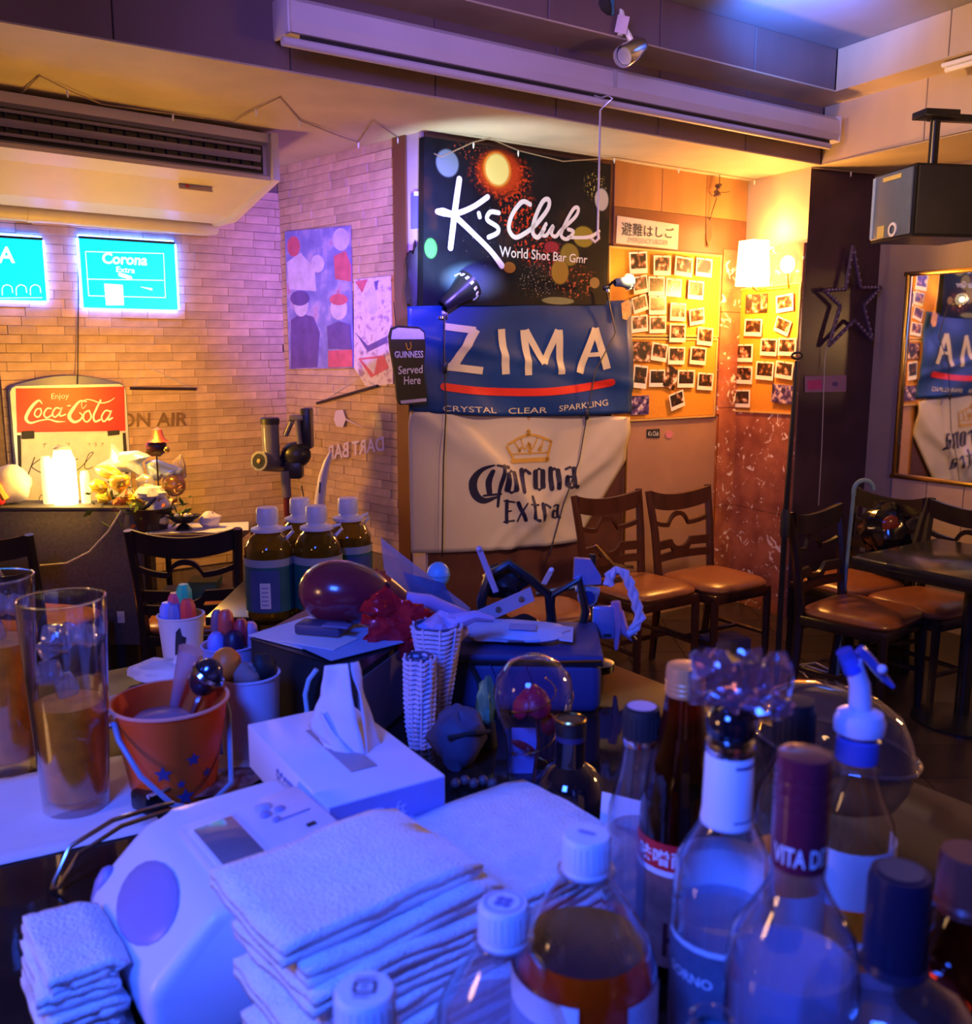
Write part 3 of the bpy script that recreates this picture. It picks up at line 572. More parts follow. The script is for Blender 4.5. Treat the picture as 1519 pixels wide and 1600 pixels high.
def cR(v): return 979 - 4 * v if v < .35 else 977.6 - (v - .35) ** 1.0 * 118
GL = {'o': [([(.22, .85), (.22, .15)], .3), ([(.78, .85), (.78, .15)], .3), ([(.15, .82), (.5, 1), (.85, .82)], .14), ([(.15, .18), (.5, 0), (.85, .18)], .14)], 'r': [([(.3, .97), (.3, .03)], .3), ([(.32, .78), (.6, .97), (.92, .8)], .2)],
    'n': [([(.22, .97), (.22, .03)], .28), ([(.78, .85), (.78, .03)], .28), ([(.2, .8), (.5, .97), (.8, .82)], .16)], 'a': [([(.75, .92), (.75, .1), (1, .02)], .26), ([(.25, .52), (.25, .14)], .28), ([(.25, .52), (.75, .54)], .12), ([(.2, .9), (.5, 1), (.78, .86)], .14), ([(.22, .14), (.5, 0), (.78, .12)], .14)],
    'x': [([(.1, .97), (.9, .03)], .24), ([(.88, .97), (.12, .03)], .12)], 't': [([(.45, 1.35), (.45, .12), (.8, .02)], .24), ([(.1, .92), (.9, .92)], .13)], 'E': [([(.3, 1), (.3, 0)], .26), ([(.05, 1), (.95, .97)], .13), ([(.3, .5), (.75, .53)], .12), ([(.05, .02), (.95, .06)], .14)]}
def cpr(t, L, on):
    ink = mat('banner_ink', (.012, .012, .05), .5); b = B()
    for pts, wd in (([(600, 925), (540, 955), (500, 1020), (510, 1090), (560, 1128), (640, 1105)], [8, 26, 46, 46, 34, 8]), ([(598, 960), (585, 1020), (592, 1085)], [22, 34, 30]), ([(615, 925), (690, 938)], [10, 20]), ([(660, 930), (648, 1040), (640, 1160)], [22, 20, 14]), ([(560, 1100), (655, 1090)], 12)):
        ribbon_px(b, on, [S6(*p) for p in pts], [x / 3.617 for x in wd] if isinstance(wd, list) else wd / 3.617, 1)
    def word(s_, q, wsc):
        n = len(s_)
        for i, ch in enumerate(s_):
            tl, tr, br, bl = q
            for pts, wd in GL[ch]:
                P = []
                for gx, gz in pts:
                    u = (i + .06 + gx * .88) / n; P.append((((tl[0] * (1 - u) + tr[0] * u) * gz + (bl[0] * (1 - u) + br[0] * u) * (1 - gz)), ((tl[1] * (1 - u) + tr[1] * u) * gz + (bl[1] * (1 - u) + br[1] * u) * (1 - gz))))
                ribbon_px(b, on, P, wd * wsc, 1, False)
    word('orona', [S6(*p) for p in ((660, 958), (1085, 935), (1085, 1050), (660, 1085))], 26); word('Extra', [S6(*p) for p in ((668, 1128), (990, 1150), (990, 1222), (668, 1252))], 20)
    obj('lettering', b, ink, t, sm=False)
    g = mat('gold_print', (.55, .32, .06), .45); b = B()
    for pts, wd in (([(690, 825), (735, 905)], 14), ([(940, 795), (915, 905)], 14), ([(722, 905), (920, 895)], 26), ([(728, 865), (918, 855)], 8), ([(700, 810), (760, 775), (810, 755)], 14), ([(810, 755), (870, 765), (935, 790)], 14), ([(812, 735), (812, 760)], 22), ([(735, 800), (765, 850)], 9), ([(895, 785), (880, 850)], 9), ([(770, 780), (790, 840), (812, 800)], 8), ([(812, 800), (830, 840), (862, 775)], 8), ([(818, 810), (820, 860)], 20), ([(760, 850), (770, 830)], 14), ([(870, 840), (880, 825)], 14)):
        ribbon_px(b, on, [S6(*p) for p in pts], wd / 3.617, 1)
    obj('crown_print', b, g, t, sm=False)
    for p in ((639, 643), (825, 653), (975, 650)):
        x, y, z = on(*p); obj('eyelet', B().lathe([(.003, 0), (.008, .002), (.008, 0)], 10, mtx=M.Translation((x, y, z)) @ M.Rotation(rad(90), 4, 'X')), gold, t)
banner('beer_banner', 'cream cloth banner with a gold crown and black Corona lettering', lambda v: 637 + 5 * v, cR, lambda u: 643 + 8 * u, lambda u: 864 - 18 * u * u, bcream, cdisp, cpr, .022)

# --- pint-shaped wooden sign
t, L = wthing(W3, 638, 572, 'pint_sign', 'black pint glass shaped hanging sign with cream head', 'sign', off=.12)
out = [(612, 512), (622, 508), (655, 511), (664, 519), (665, 545), (662, 580), (667, 622), (665, 631), (626, 633), (621, 624), (618, 590), (610, 545), (608, 525)]
obj('plaque', B().prism([L(*p) for p in out], 0, .012), mat('black_sign', (.008, .008, .012), .35), t, sm=False)
obj('foam_head', B().prism([L(*p) for p in ((611, 530), (613, 516), (622, 512), (655, 514), (662, 520), (663, 530))], -.002, 0), mat('cream_head', (.6, .55, .6), .5), t, sm=False)
obj('foot_band', B().prism([L(*p) for p in ((625, 626), (666, 622), (666, 627), (627, 631))], -.002, 0), MT['cream_head'], t, sm=False)
for s_, q in (('GUINNESS', ((616, 549), (661, 548), (661, 559), (617, 559))), ('Served', ((622, 572), (660, 570), (660, 583), (622, 585))), ('Here', ((631, 588), (657, 587), (657, 600), (631, 601)))): obj('lettering', text_map(s_, quad_map([L(*p) for p in q], -.002), bold=.01), wprint, t, sm=False)
obj('harp_emblem', B().ribbon([L(634, 536), L(637, 546), L(642, 543), L(641, 535)], .004, -.002), gold, t, sm=False)
a_, c_ = L(620, 509), L(632, 470); obj('hanging_cord', B().tube([(a_[0], .006, a_[1]), (c_[0], .1, c_[1])], .002, 6), cable, t)

# --- emergency ladder sign, cork boards, photos
t, L = wthing(W3, 1012, 364, 'ladder_sign', 'white emergency ladder sign with black Japanese characters above the cork board', 'sign', off=.02)
obj('plate', B().prism([L(*p) for p in ((965, 337), (1061, 351), (1059, 390), (963, 380))], 0, .012), mat('sign_white', (.62, .58, .55), .4), t, sm=False)
obj('lettering', text_map('避難はしご', quad_map([L(*p) for p in ((971, 346), (1053, 357), (1052, 373), (971, 368))], -.002), bold=.006), inkb, t, sm=False)
obj('lettering', text_map('EMERGENCY LADDER', quad_map([L(*p) for p in ((981, 371), (1044, 376), (1043, 383), (980, 379))], -.002)), mat('grey_ink', (.25, .22, .2), .5), t, sm=False)
corkm = mat('cork', (.66, .28, .02), .75, var=.12, scale=70, bump=.2)
wframe = mat('pale_wood', (.62, .40, .12), .5, var=.12, scale=10)
def cork(fr, c, name, label, frame=True, off=.024):
    t, L = wthing(fr, (c[0][0] + c[2][0]) / 2, (c[0][1] + c[2][1]) / 2, name, label, 'cork board', 'cork boards on the alcove walls', off)
    P = [V(L(*p)) for p in c]; obj('cork_sheet', B().prism([(p.x, p.y) for p in P], 0, .012), corkm, t, sm=False)
    for a, b_ in zip(P, P[1:] + P[:1]):
        d = (b_ - a).normalized(); nn = V((-d.y, d.x)); w_ = .011
        cs = [a - d * 0, b_, b_ + nn * -w_ - d * w_, a + nn * -w_ + d * w_]
        obj('frame_strip', B().prism([(p.x, p.y) for p in cs], -.006, .014), wframe if frame else corkm, t, sm=False)
    return t
cork(W3, ((951, 384), (1127, 399), (1122, 527), (952, 525)), 'cork_board', 'upper cork board under the white ladder sign')
cork(W3, ((952, 527), (1121, 529), (1116, 651), (955, 660)), 'cork_board', 'lower cork board above the tan panel')
cork(W4, ((1149, 452), (1253, 440), (1240, 648), (1142, 643)), 'cork_board', 'tall narrow cork board on the red marble under the wall lamp')
picm = ramp_mat('photo_print', [(.30, (.006, .004, .004)), (.49, (.02, .01, .008)), (.54, (.14, .05, .025)), (.61, (.35, .16, .09)), (.68, (.7, .62, .55))], 27, rnd=True, rough=.3, detail=3)
picb = ramp_mat('photo_blue', [(.36, (.02, .015, .05)), (.5, (.1, .06, .25)), (.6, (.5, .35, .4)), (.7, (.8, .75, .8))], 30, rnd=True, rough=.3)
pwhite = mat('photo_border', (.78, .75, .7), .4, var=.03)
Z5 = lambda x, y: (960 + x / 4.57, 330 + y / 4.57)
LB = [(105, 285, 240, 450, 5, 0), (280, 315, 405, 460, 2, 0), (432, 325, 562, 468, -3, 0), (583, 335, 700, 470, -2, 0), (130, 455, 245, 595, 10, 0), (243, 465, 362, 605, 2, 0), (368, 480, 482, 612, -2, 0), (527, 495, 640, 632, -2, 0),
      (122, 595, 245, 730, 16, 0), (248, 605, 372, 740, 2, 0), (400, 655, 512, 785, -1, 0), (533, 690, 648, 815, 8, 0), (118, 740, 243, 868, 6, 0), (250, 748, 372, 872, 2, 0), (396, 803, 510, 935, 0, 0), (592, 828, 706, 960, -4, 0),
      (127, 930, 260, 1075, 0, 1), (262, 938, 383, 1076, -7, 0), (385, 968, 505, 1095, -1, 0), (540, 968, 658, 1098, -4, 0), (133, 1095, 238, 1270, -6, 0), (250, 1130, 362, 1255, -1, 0), (355, 1095, 458, 1285, -22, 1), (452, 1133, 575, 1260, -1, 0), (592, 1152, 708, 1280, -4, 0), (118, 1317, 248, 1453, 0, 2), (388, 1282, 508, 1420, 15, 0)]
LN = ['top row, nearest the blue banner', 'top row, second from the blue banner', 'top row, third and washed out by light', 'top row, farthest from the banner', 'second row, tilted by the blue clamp lamp', 'second row, beside the clamp lamp photo', 'second row, pale and bleached', 'second row, mostly brown and empty', 'third row, tilted steeply', 'third row, bright white lower half', 'third row, middle of the board', 'third row, leaning left near the board edge', 'fourth row, nearest the banner', 'fourth row, second from the banner', 'fourth row, crossing the board joint', 'lowest right corner of the upper board',
      'without white border, top of the lower board', 'leaning right at the lower board top', 'overlapping its neighbour on the lower board', 'alone near the top right of lower board', 'tall and narrow beside the banner', 'half covered by a dark tilted print', 'dark and tilted across two others', 'right of the dark tilted print', 'low on the right of lower board', 'dark blue, unframed, bottom corner of the lower board', 'tilted and lowest on the lower board']
RB = [(937, 592, 1090, 724, 0, 1), (1152, 592, 1280, 722, 5, 0), (927, 768, 1055, 893, -2, 0), (1135, 755, 1265, 885, -18, 0), (1042, 908, 1163, 1033, -2, 0), (1168, 905, 1298, 1033, -1, 0), (865, 950, 988, 1076, 0, 0), (1008, 1072, 1138, 1206, -2, 0), (1145, 1070, 1280, 1200, -5, 0), (862, 1107, 985, 1233, 0, 0), (847, 1273, 970, 1403, 2, 0), (1122, 1237, 1275, 1373, -2, 2)]
RN = ['top left, without border, under the lamp', 'top right, dark and tilted', 'below the glaring top left photo', 'tilted steeply at the right edge', 'third row, touching its right neighbour', 'third row, right edge of the board', 'alone on the left of third row', 'fourth row, middle, with white figure', 'fourth row, right, leaning', 'fourth row, left edge', 'bottom left corner, small dark tag below', 'bottom right, wide group under blue sky']
def photos(fr, lst, names, side, off):
    for i, ((x0, y0, x1, y1, rot, kind), nm) in enumerate(zip(lst, names)):
        cx, cy = (x0 + x1) / 2, (y0 + y1) / 2
        t, L = wthing(fr, *Z5(cx, cy), 'instant_photo', 'instant photo on the %s, %s' % (side, nm), 'photo', 'instant photos pinned on the cork boards', off + .0016 * (i % 3))
        a_, c_ = L(*Z5(x0, cy)), L(*Z5(x1, cy)); w_ = (c_[0] - a_[0]) / (1 + abs(math.sin(rad(rot))) * .6); h_ = (L(*Z5(cx, y0))[1] - L(*Z5(cx, y1))[1]) / (1 + abs(math.sin(rad(rot))) * .6)
        t.matrix_world = t.matrix_world @ M.Rotation(rad(-rot), 4, 'Y')
        if kind == 0:
            obj('card', bx((0, 0, 0), (w_, .0014, h_)), pwhite, t, sm=False); obj('picture', bx((0, -.0009, h_ * .07), (w_ * .84, .0008, h_ * .68)), picm, t, sm=False)
        else: obj('picture', bx((0, 0, 0), (w_, .0014, h_)), picm if kind == 1 else picb, t, sm=False)
        obj('pin', B().ball((0, -.003, h_ * .47), .0035, 8), gold, t)
photos(W3, LB, LN, 'left boards', .034); photos(W4, RB, RN, 'marble wall board', .034)
t, L = wthing(W3, 979, 487, 'photo_card', 'small tan photo card hooked at the banner top corner', 'photo', off=.075)
obj('card', B().prism([L(*p) for p in ((971, 474), (983, 467), (986, 490), (980, 500), (973, 498))], 0, .002), mat('tan_card', (.55, .3, .12), .5, var=.4, scale=40), t, sm=False)
t, L = wthing(W3, 1020, 677, 'sticker', "small black K's Club sticker on the tan panel", 'sticker', off=.02)
obj('backing', B().prism([L(*p) for p in ((1011, 671), (1031, 670), (1031, 684), (1011, 684))], 0, .003), blackm, t, sm=False); obj('lettering', text_map("K's Club", quad_map([L(*p) for p in ((1013, 674), (1029, 673), (1029, 681), (1013, 681))], -.001)), wprint, t, sm=False)
t, L = wthing(W3, 1046, 678, 'sticker', 'faded pink sticker beside the small black sticker', 'sticker', off=.02)
obj('decal', B().prism([L(*p) for p in ell(1046, 679, 6, 6, 10)], 0, .003), mat('pink_decal', (.6, .2, .25), .5), t, sm=False)

# --- wall lamp: a shade on a bracket; added globe imitates its glow on the marble
t, L = wthing(W4, 1178, 412, 'wall_lamp', 'glowing white wall lamp above the marble wall cork board', 'wall lamp', off=.14)
x0, z0 = L(1156, 412)[0], L(1178, 446)[1]; x1, z1 = L(1199, 412)[0], L(1178, 377)[1]; xm = (x0 + x1) / 2
shade = mat('lit_shade', (.9, .75, .5), .5, emit=(1, .6, .2), es=15)
wd = (x1 - x0) / 2 * .78
obj('shade', B().lathe([(wd * 1.05, z0), (wd * .92, z1), (wd * .9, z1), (wd * 1.03, z0)], 4, c=(xm, 0, 0), mtx=None), shade, t, sm=False)
sh = [c for c in t.children if c.name.startswith('shade')][0]; sh.matrix_local = M.Translation((xm, 0, 0)) @ M.Rotation(rad(45), 4, 'Z') @ M.Scale(1.02, 4) @ M.Translation((-xm, 0, 0)); 
obj('bulb', B().ball((xm, 0, (z0 + z1) / 2), (.018, .018, .03), 12), mat('bulb_glow', (1, .8, .5), .5, emit=(1, .6, .22), es=16), t)
obj('bracket', B().tube([(xm, 0, z0 - .005), (xm, .04, z0 - .03), (xm, .125, z0 - .02)], .008, 8), gold, t)
q_ = L(1213, 412); obj('glow_globe', B().ball((q_[0] - .01, .095, q_[1]), (.042, .04, .05), 16), shade, t); obj('glow_arm', B().tube([(xm, .11, z0 - .02), (q_[0] - .01, .11, z0 - .02), (q_[0] - .01, .095, q_[1] - .04)], .007, 8), gold, t)
obj('wall_plate', bx((xm, .128, z0), (.06, .02, .1), bev=.004), gold, t)
p = W4.m @ V((W4.hit(1172, 450, .26)[0], -.26, W4.hit(1172, 455, .26)[1])); light('POINT', p, (1, .43, .08), 46, .035); p = W4.m @ V((W4.hit(1205, 352, .09)[0], -.09, W4.hit(1205, 356, .09)[1])); light('POINT', p, (1, .55, .14), 4.5, .03)

# --- star rope light, sticker, mirror on the right walls
t, L = wthing(W5, 1327, 462, 'star_light', 'unlit star shaped rope light on the dark wall beside the mirror', 'star decoration', off=.04)
Zs = lambda x, y: (1200 + x / 2.759, 220 + y / 2.759)
pts = [(366, 452), (400, 632), (485, 632), (412, 712), (450, 860), (372, 775), (262, 885), (312, 712), (243, 645), (335, 640)]
Q = [L(*Zs(*p)) for p in pts]; tub = mat('rope_tube', (.09, .06, .12), .25)
for (xa_, za_), (xb_, zb_) in zip(Q, Q[1:] + Q[:1]): obj('rope_segment', B().tube([(xa_, 0, za_), (xb_, 0, zb_)], .011, 8), tub, t)
for (xa_, za_), (xb_, zb_) in zip(Q, Q[1:] + Q[:1]):
    for k in range(1, 6): obj('bead', B().ball((xa_ + (xb_ - xa_) * k / 6, -.008, za_ + (zb_ - za_) * k / 6), .008, 6), mat('bead', (.19, .15, .25), .3), t)
obj('flex', B().tube([(*Q[6][:1], .01, Q[6][1]), (L(1293, 560)[0], .02, L(1293, 560)[1]), (L(1288, 700)[0], .02, L(1288, 700)[1]), (L(1283, 790)[0], .02, L(1283, 790)[1])], .0025, 6), wcable, t)
t, L = wthing(W5, 1290, 600, 'wall_notice', 'pink and pale paper notice under the star on the dark wall', 'notice', off=.006)
obj('sheet', B().prism([L(*p) for p in ((1258, 588), (1323, 586), (1322, 612), (1258, 613))], 0, .002), mat('lilac_paper', (.3, .16, .26), .5), t, sm=False)
obj('print', B().prism([L(*p) for p in ((1262, 595), (1284, 593), (1284, 608), (1262, 609))], -.001, 0), mat('magenta_print', (.5, .05, .2), .5), t, sm=False); obj('print', B().prism([L(*p) for p in ell(1305, 600, 5, 4, 10)], -.001, 0), mat('violet_print', (.1, .06, .2), .5), t, sm=False)
t, L = wthing(W6, 1480, 590, 'wall_mirror', 'large gold framed mirror on the right wall reflecting the banners', 'mirror', off=.02)
x0, x1 = L(1409, 590)[0], L(1640, 590)[0]; z1, z0 = L(1440, 427)[1], L(1440, 748)[1]
mm, n_, l_ = nodes('mirror'); n_['Principled BSDF'].inputs['Metallic'].default_value = 1; n_['Principled BSDF'].inputs['Roughness'].default_value = .03; n_['Principled BSDF'].inputs['Base Color'].default_value = (.8, .82, .88, 1)
obj('mirror_glass', bx(((x0 + x1) / 2, .006, (z0 + z1) / 2), (x1 - x0, .008, z1 - z0)), mm, t, sm=False)
for c_, d_ in ((((x0 + x1) / 2, 0, z1), (x1 - x0 + .05, .03, .025)), (((x0 + x1) / 2, 0, z0), (x1 - x0 + .05, .03, .025)), ((x0, 0, (z0 + z1) / 2), (.025, .03, z1 - z0)), ((x1, 0, (z0 + z1) / 2), (.025, .03, z1 - z0))): obj('frame_strip', bx(c_, d_, bev=.004), gold, t)
z_ = W6.hit(1460, 752)[1]; x0_, x1_ = W6.hit(1396, 760)[0], W6.hit(1640, 760)[0]
ts = obj('trim_12', bx(((x0_ + x1_) / 2, -.004, z_ - .17), (x1_ - x0_, .008, .34)), mortar, sm=False, kind='structure'); ts.matrix_world = W6.m
for k in range(4): w_ = (x1_ - x0_) / 4; obj('tile', bx((x0_ + w_ * (k + .5), -.012, z_ - .17), (w_ - .004, .012, .335), bev=.002, seg=1), mat('pale_stone_tile', (.55, .42, .32), .4, var=.12, scale=6, rnd=.12), ts, sm=False)
t, L = wthing(W5, 1379, 357, 'wall_switch', 'tiny white wall sensor beside the hanging loudspeaker', 'sensor', off=.02)
obj('body', bx((0, 0, 0), (.03, .02, .04), bev=.004), white, t); obj('lens', B().ball((0, -.01, .004), .006, 8), blackm, t)
# ================================================================ CEILING FIXTURES
# projector screen case along the left beam face
dS = -Ld
offn = V((dS.y, -dS.x, 0)) * .10
def on_beam(px, py, off=.1):
    q = P0 + V((dS.y, -dS.x, 0)) * off; n_ = V((dS.y, -dS.x, 0)); d = ray(px, py); return O + d * ((q - O).dot(n_) / d.dot(n_))
a, b_ = on_beam(443, 28, .12), on_beam(1298, 206, .12)
zc = (a.z + b_.z) / 2; fr = Frame(a, b_)
t = thing('projector_screen', 'long pale roll-up projector screen case fixed along the dark beam', 'projector screen', mtx=fr.m @ M.Translation((0, 0, zc)))
casem = mat('screen_case', (.55, .5, .55), .45, var=.05, scale=4)
sec = [(-.05, -.055), (-.06, -.02), (-.055, .045), (-.03, .065), (.06, .065), (.07, -.055)]
c = B(); A = [c.bm.verts.new((0, y, z)) for y, z in sec]; Z = [c.bm.verts.new((fr.L, y, z)) for y, z in sec]; c.bm.faces.new(A); c.bm.faces.new(Z[::-1])
for k in range(6): c.bm.faces.new((A[k], Z[k], Z[(k + 1) % 6], A[(k + 1) % 6]))
obj('case', c, casem, t, sm=False)
for x in (-.012, fr.L - .003): obj('end_cap', bx((x + .007, .005, .005), (.016, .135, .135), bev=.008), casem, t)
obj('case_band', bx((fr.L * .485, -.057, .012), (.02, .008, .07)), mat('band_grey', (.4, .38, .42), .4), t, sm=False)
obj('bottom_bar', B().tube([(-.02, -.03, -.085), (fr.L * .985, -.03, -.085)], .017, 10), casem, t)
obj('screen_edge', bx((fr.L / 2, -.03, -.066), (fr.L * .97, .004, .03)), blackm, t, sm=False)
# pull rod hanging from the bar
p0, p1 = on_beam(938, 172, .15), on_beam(936, 362, .15)
t = thing('pull_rod', 'thin pale pull rod hanging from the projector screen bar', 'rod', (p0.x, p0.y, p0.z)); dz = p1.z - p0.z
obj('rod', B().tube([(0, 0, 0), (0, 0, dz)], .0045, 8), mat('rod_grey', (.6, .6, .62), .3, metal=.5), t)
obj('hook', B().tube([(-.035, -.02, .03), (-.05, -.02, .042), (-.03, -.02, .055), (0, -.02, .045), (.03, -.02, .055), (.05, -.02, .042), (.035, -.02, .03), (0, 0, .0)], .004, 8), MT['rod_grey'], t)
obj('end_hook', B().tube([(0, 0, dz), (.004, 0, dz - .03), (-.012, 0, dz - .045), (-.03, 0, dz - .03)], .007, 8), casem, t)
# chrome spotlight hanging from the step
pc_ = PT(987, 80, 4.0)
t = thing('ceiling_spotlight', 'chrome can spotlight hanging from the ceiling step above the projector screen', 'spotlight', tuple(pc_))
dirv = (V(PT(955, 100, 3.9)) - pc_).normalized(); rot = dirv.to_track_quat('Z', 'Y').to_matrix()
obj('can', B().lathe([(0, -.085), (.035, -.075), (.045, -.05), (.046, .075), (.043, .08), (.040, .07), (.036, -.04), (0, -.05)], 20, mtx=rot.to_4x4()), chrome, t)
obj('lamp_face', B().lathe([(0, .055), (.038, .055)], 20, mtx=rot.to_4x4()), mat('lamp_dim', (.3, .3, .4), .2), t)
obj('rear_cap', B().ball(tuple(rot @ V((0, 0, -.07))), .036, 14), mat('copper_cap', (.5, .25, .15), .25, metal=.8), t)
obj('bracket', B().tube([(0, 0, .04), (-.03, 0, .09), (-.045, 0, .16), (-.05, 0, 2.9 - pc_.z + .0)], .012, 8), white, t)
obj('label_tag', bx((-.045, -.016, .1), (.05, .004, .07), rot=M.Rotation(.2, 3, 'Y')), mat('lilac_tag', (.6, .5, .75), .5), t, sm=False)
p = PT(912, 20, 4.0)
t = thing('stage_light', 'dark stage light body at the top edge above the chrome spotlight', 'stage light', (p.x, p.y, p.z))
obj('housing', B().lathe([(0, -.11), (.06, -.10), (.075, 0), (.07, .10), (.05, .11), (0, .11)], 18, mtx=M.Rotation(1.2, 4, 'Y')), blackm, t)
obj('yoke', B().tube([(-.08, 0, 0), (-.08, 0, .1), (0, 0, .14), (.08, 0, .1), (.08, 0, 0)], .01, 8), black, t)
obj('mount', B().tube([(0, 0, .14), (0, 0, 2.9 - p.z)] if p.z + .14 < 2.9 else [(0, 0, .14), (0, 0, .2)], .012, 8), black, t)
obj('gel_holder', bx((.1, 0, .01), (.05, .08, .06), bev=.004), mat('teal_gel', (.05, .2, .3), .3), t)
# fluorescent tube on the right step
a, b_ = PZ(1476, 100, 2.89), PZ(1560, 76, 2.89); d = (b_ - a)
t = thing('tube_light', 'short white tube light at the upper right corner of the ceiling', 'tube light', tuple(a), math.degrees(math.atan2(d.y, d.x)))
obj('tray', bx((d.length / 2, 0, -.01), (d.length, .05, .018), bev=.003), white, t); obj('tube', B().tube([(.01, 0, -.03), (d.length, 0, -.03)], .012, 10), mat('tube_white', (.8, .8, .75), .3), t)
# loudspeaker on a ceiling bracket
sc = PT(1452, 322, 4.05)
t = thing('loudspeaker', 'black loudspeaker hung from the ceiling over the mirror', 'loudspeaker', tuple(sc), 10)
W_, D_, H_ = .34, .3, .29
obj('cabinet', B().prism([(-W_ / 2, -H_ / 2), (W_ / 2, -H_ / 2), (W_ / 2, H_ / 2), (-W_ / 2, H_ / 2)], -D_ / 2, D_ / 2), black, t, sm=False)
obj('side_panel', bx((-W_ / 2 - .004, 0, 0), (.012, D_ * .92, H_ * .92), bev=.003), mat('slate_panel', (.1, .14, .22), .35), t)
obj('side_trim', bx((-W_ / 2 - .008, D_ * .43, 0), (.012, .02, H_ * .88)), mat('ice_trim', (.3, .45, .7), .3), t, sm=False)
obj('yellow_label', bx((-W_ / 2 - .011, -.0, H_ * .38), (.004, .13, .018)), mat('yellow_tag', (.6, .5, .15), .5), t, sm=False)
obj('yellow_label', bx((-W_ / 2 - .011, .06, -H_ * .36), (.004, .05, .05)), MT['yellow_tag'], t, sm=False)
obj('jack_ring', B().lathe([(.018, 0), (.03, 0), (.03, .008), (.018, .008)], 18, mtx=M.Translation((-W_ / 2 - .008, -.03, -H_ * .36)) @ M.Rotation(rad(-90), 4, 'Y')), white, t)
obj('grille', bx((0, -D_ / 2 - .005, 0), (W_ * .95, .012, H_ * .93), bev=.003), blackm, t)
obj('bracket', B().tube([(0, 0, H_ / 2), (0, 0, 2.6 - sc.z - .05)], .02, 10), black, t)
obj('bracket_plate', bx((0, 0, 2.6 - sc.z - .03), (.16, .1, .03), bev=.004).join(bx((.12, 0, 2.6 - sc.z - .04), (.3, .03, .03)).bm), black, t)
# fairy light wire drooping along the soffit
wp = [(0, 155), (30, 150), (62, 118), (105, 140), (160, 163), (270, 178), (365, 190), (400, 170), (437, 152), (468, 188), (530, 212), (560, 222), (583, 188), (622, 215), (690, 245), (740, 222), (765, 215), (810, 235), (880, 252), (960, 246), (1030, 230), (1062, 222), (1110, 248), (1180, 262), (1268, 262), (1330, 268), (1400, 268)]
pts = []
for i, (px, py) in enumerate(wp):
    z = 2.592 if py in (118, 152, 188, 222, 215) else 2.585
    if px < 640: q = PZ(px, py, z)
    elif px < 1180: x, zz = W3.hit(px, py, .09); q = W3.m @ V((x, -.09, min(zz, 2.592)))
    elif px < 1262: x, zz = W4.hit(px, py, .03); q = W4.m @ V((x, -.03, min(zz, 2.59)))
    else: x, zz = W5.hit(px, py, .03); q = W5.m @ V((x, -.03, min(zz, 2.59)))
    if px < 440 and q.y < 4.9: pass
    pts.append(V(q))
t = thing('string_light', 'thin fairy light wire drooping along the soffit over the club poster', 'string light', tuple(pts[12]))
loc = pts[12]; obj('wire', B().tube([p - loc for p in pts], .003, 6), mat('wire_tan', (.35, .25, .15), .5), t)
for i, p in enumerate(pts):
    if i % 2 == 1: obj('tiny_bulb', B().lathe([(.003, 0), (.005, -.012), (.002, -.028), (0, -.03)], 8, c=tuple(p - loc)), wprint, t)
# charm hanging in the alcove, wooden tag below
x, z = W3.hit(1125, 270, .06); pt = W3.m @ V((x, -.06, 0))
z0 = W3.hit(1125, 272, .06)[1]; z1 = W3.hit(1125, 298, .06)[1]; z2 = W3.hit(1112, 345, .06)[1]; z3 = W3.hit(1108, 385, .06)[1]
t = thing('hanging_charm', 'knotted dark string charm hanging from the soffit beside the wall lamp', 'charm', (pt.x, pt.y, z1))
obj('string', B().tube([(0, 0, min(z0, 2.598) - z1), (.0, 0, 0), (-.03, .01, (z2 - z1) * .6), (-.05, .01, z2 - z1)], .0025, 6), cable, t)
k_ = B()
for i in range(7): k_.ball((R.uniform(-.02, .02), R.uniform(-.01, .01), R.uniform(-.03, .03)), (.014, .012, .012), 8)
obj('knot', k_, mat('charm_brown', (.12, .06, .03), .5, var=.4), t)
for sgn in (-1, 1): obj('wire_end', B().tube([(0, 0, -.01), (sgn * .04, 0, .01 * sgn - .02), (sgn * .06, 0, -.005)], .002, 5), cable, t)
obj('wooden_tag', B().prism([(-.07, z2 - z1 + .03), (-.055, z2 - z1 + .01), (-.035, z2 - z1 - .0), (-.03, z3 - z1 + .06), (-.05, z3 - z1), (-.065, z3 - z1 + .05)], .0, .012), mat('tag_wood', (.3, .18, .07), .5, var=.2), t, sm=False)

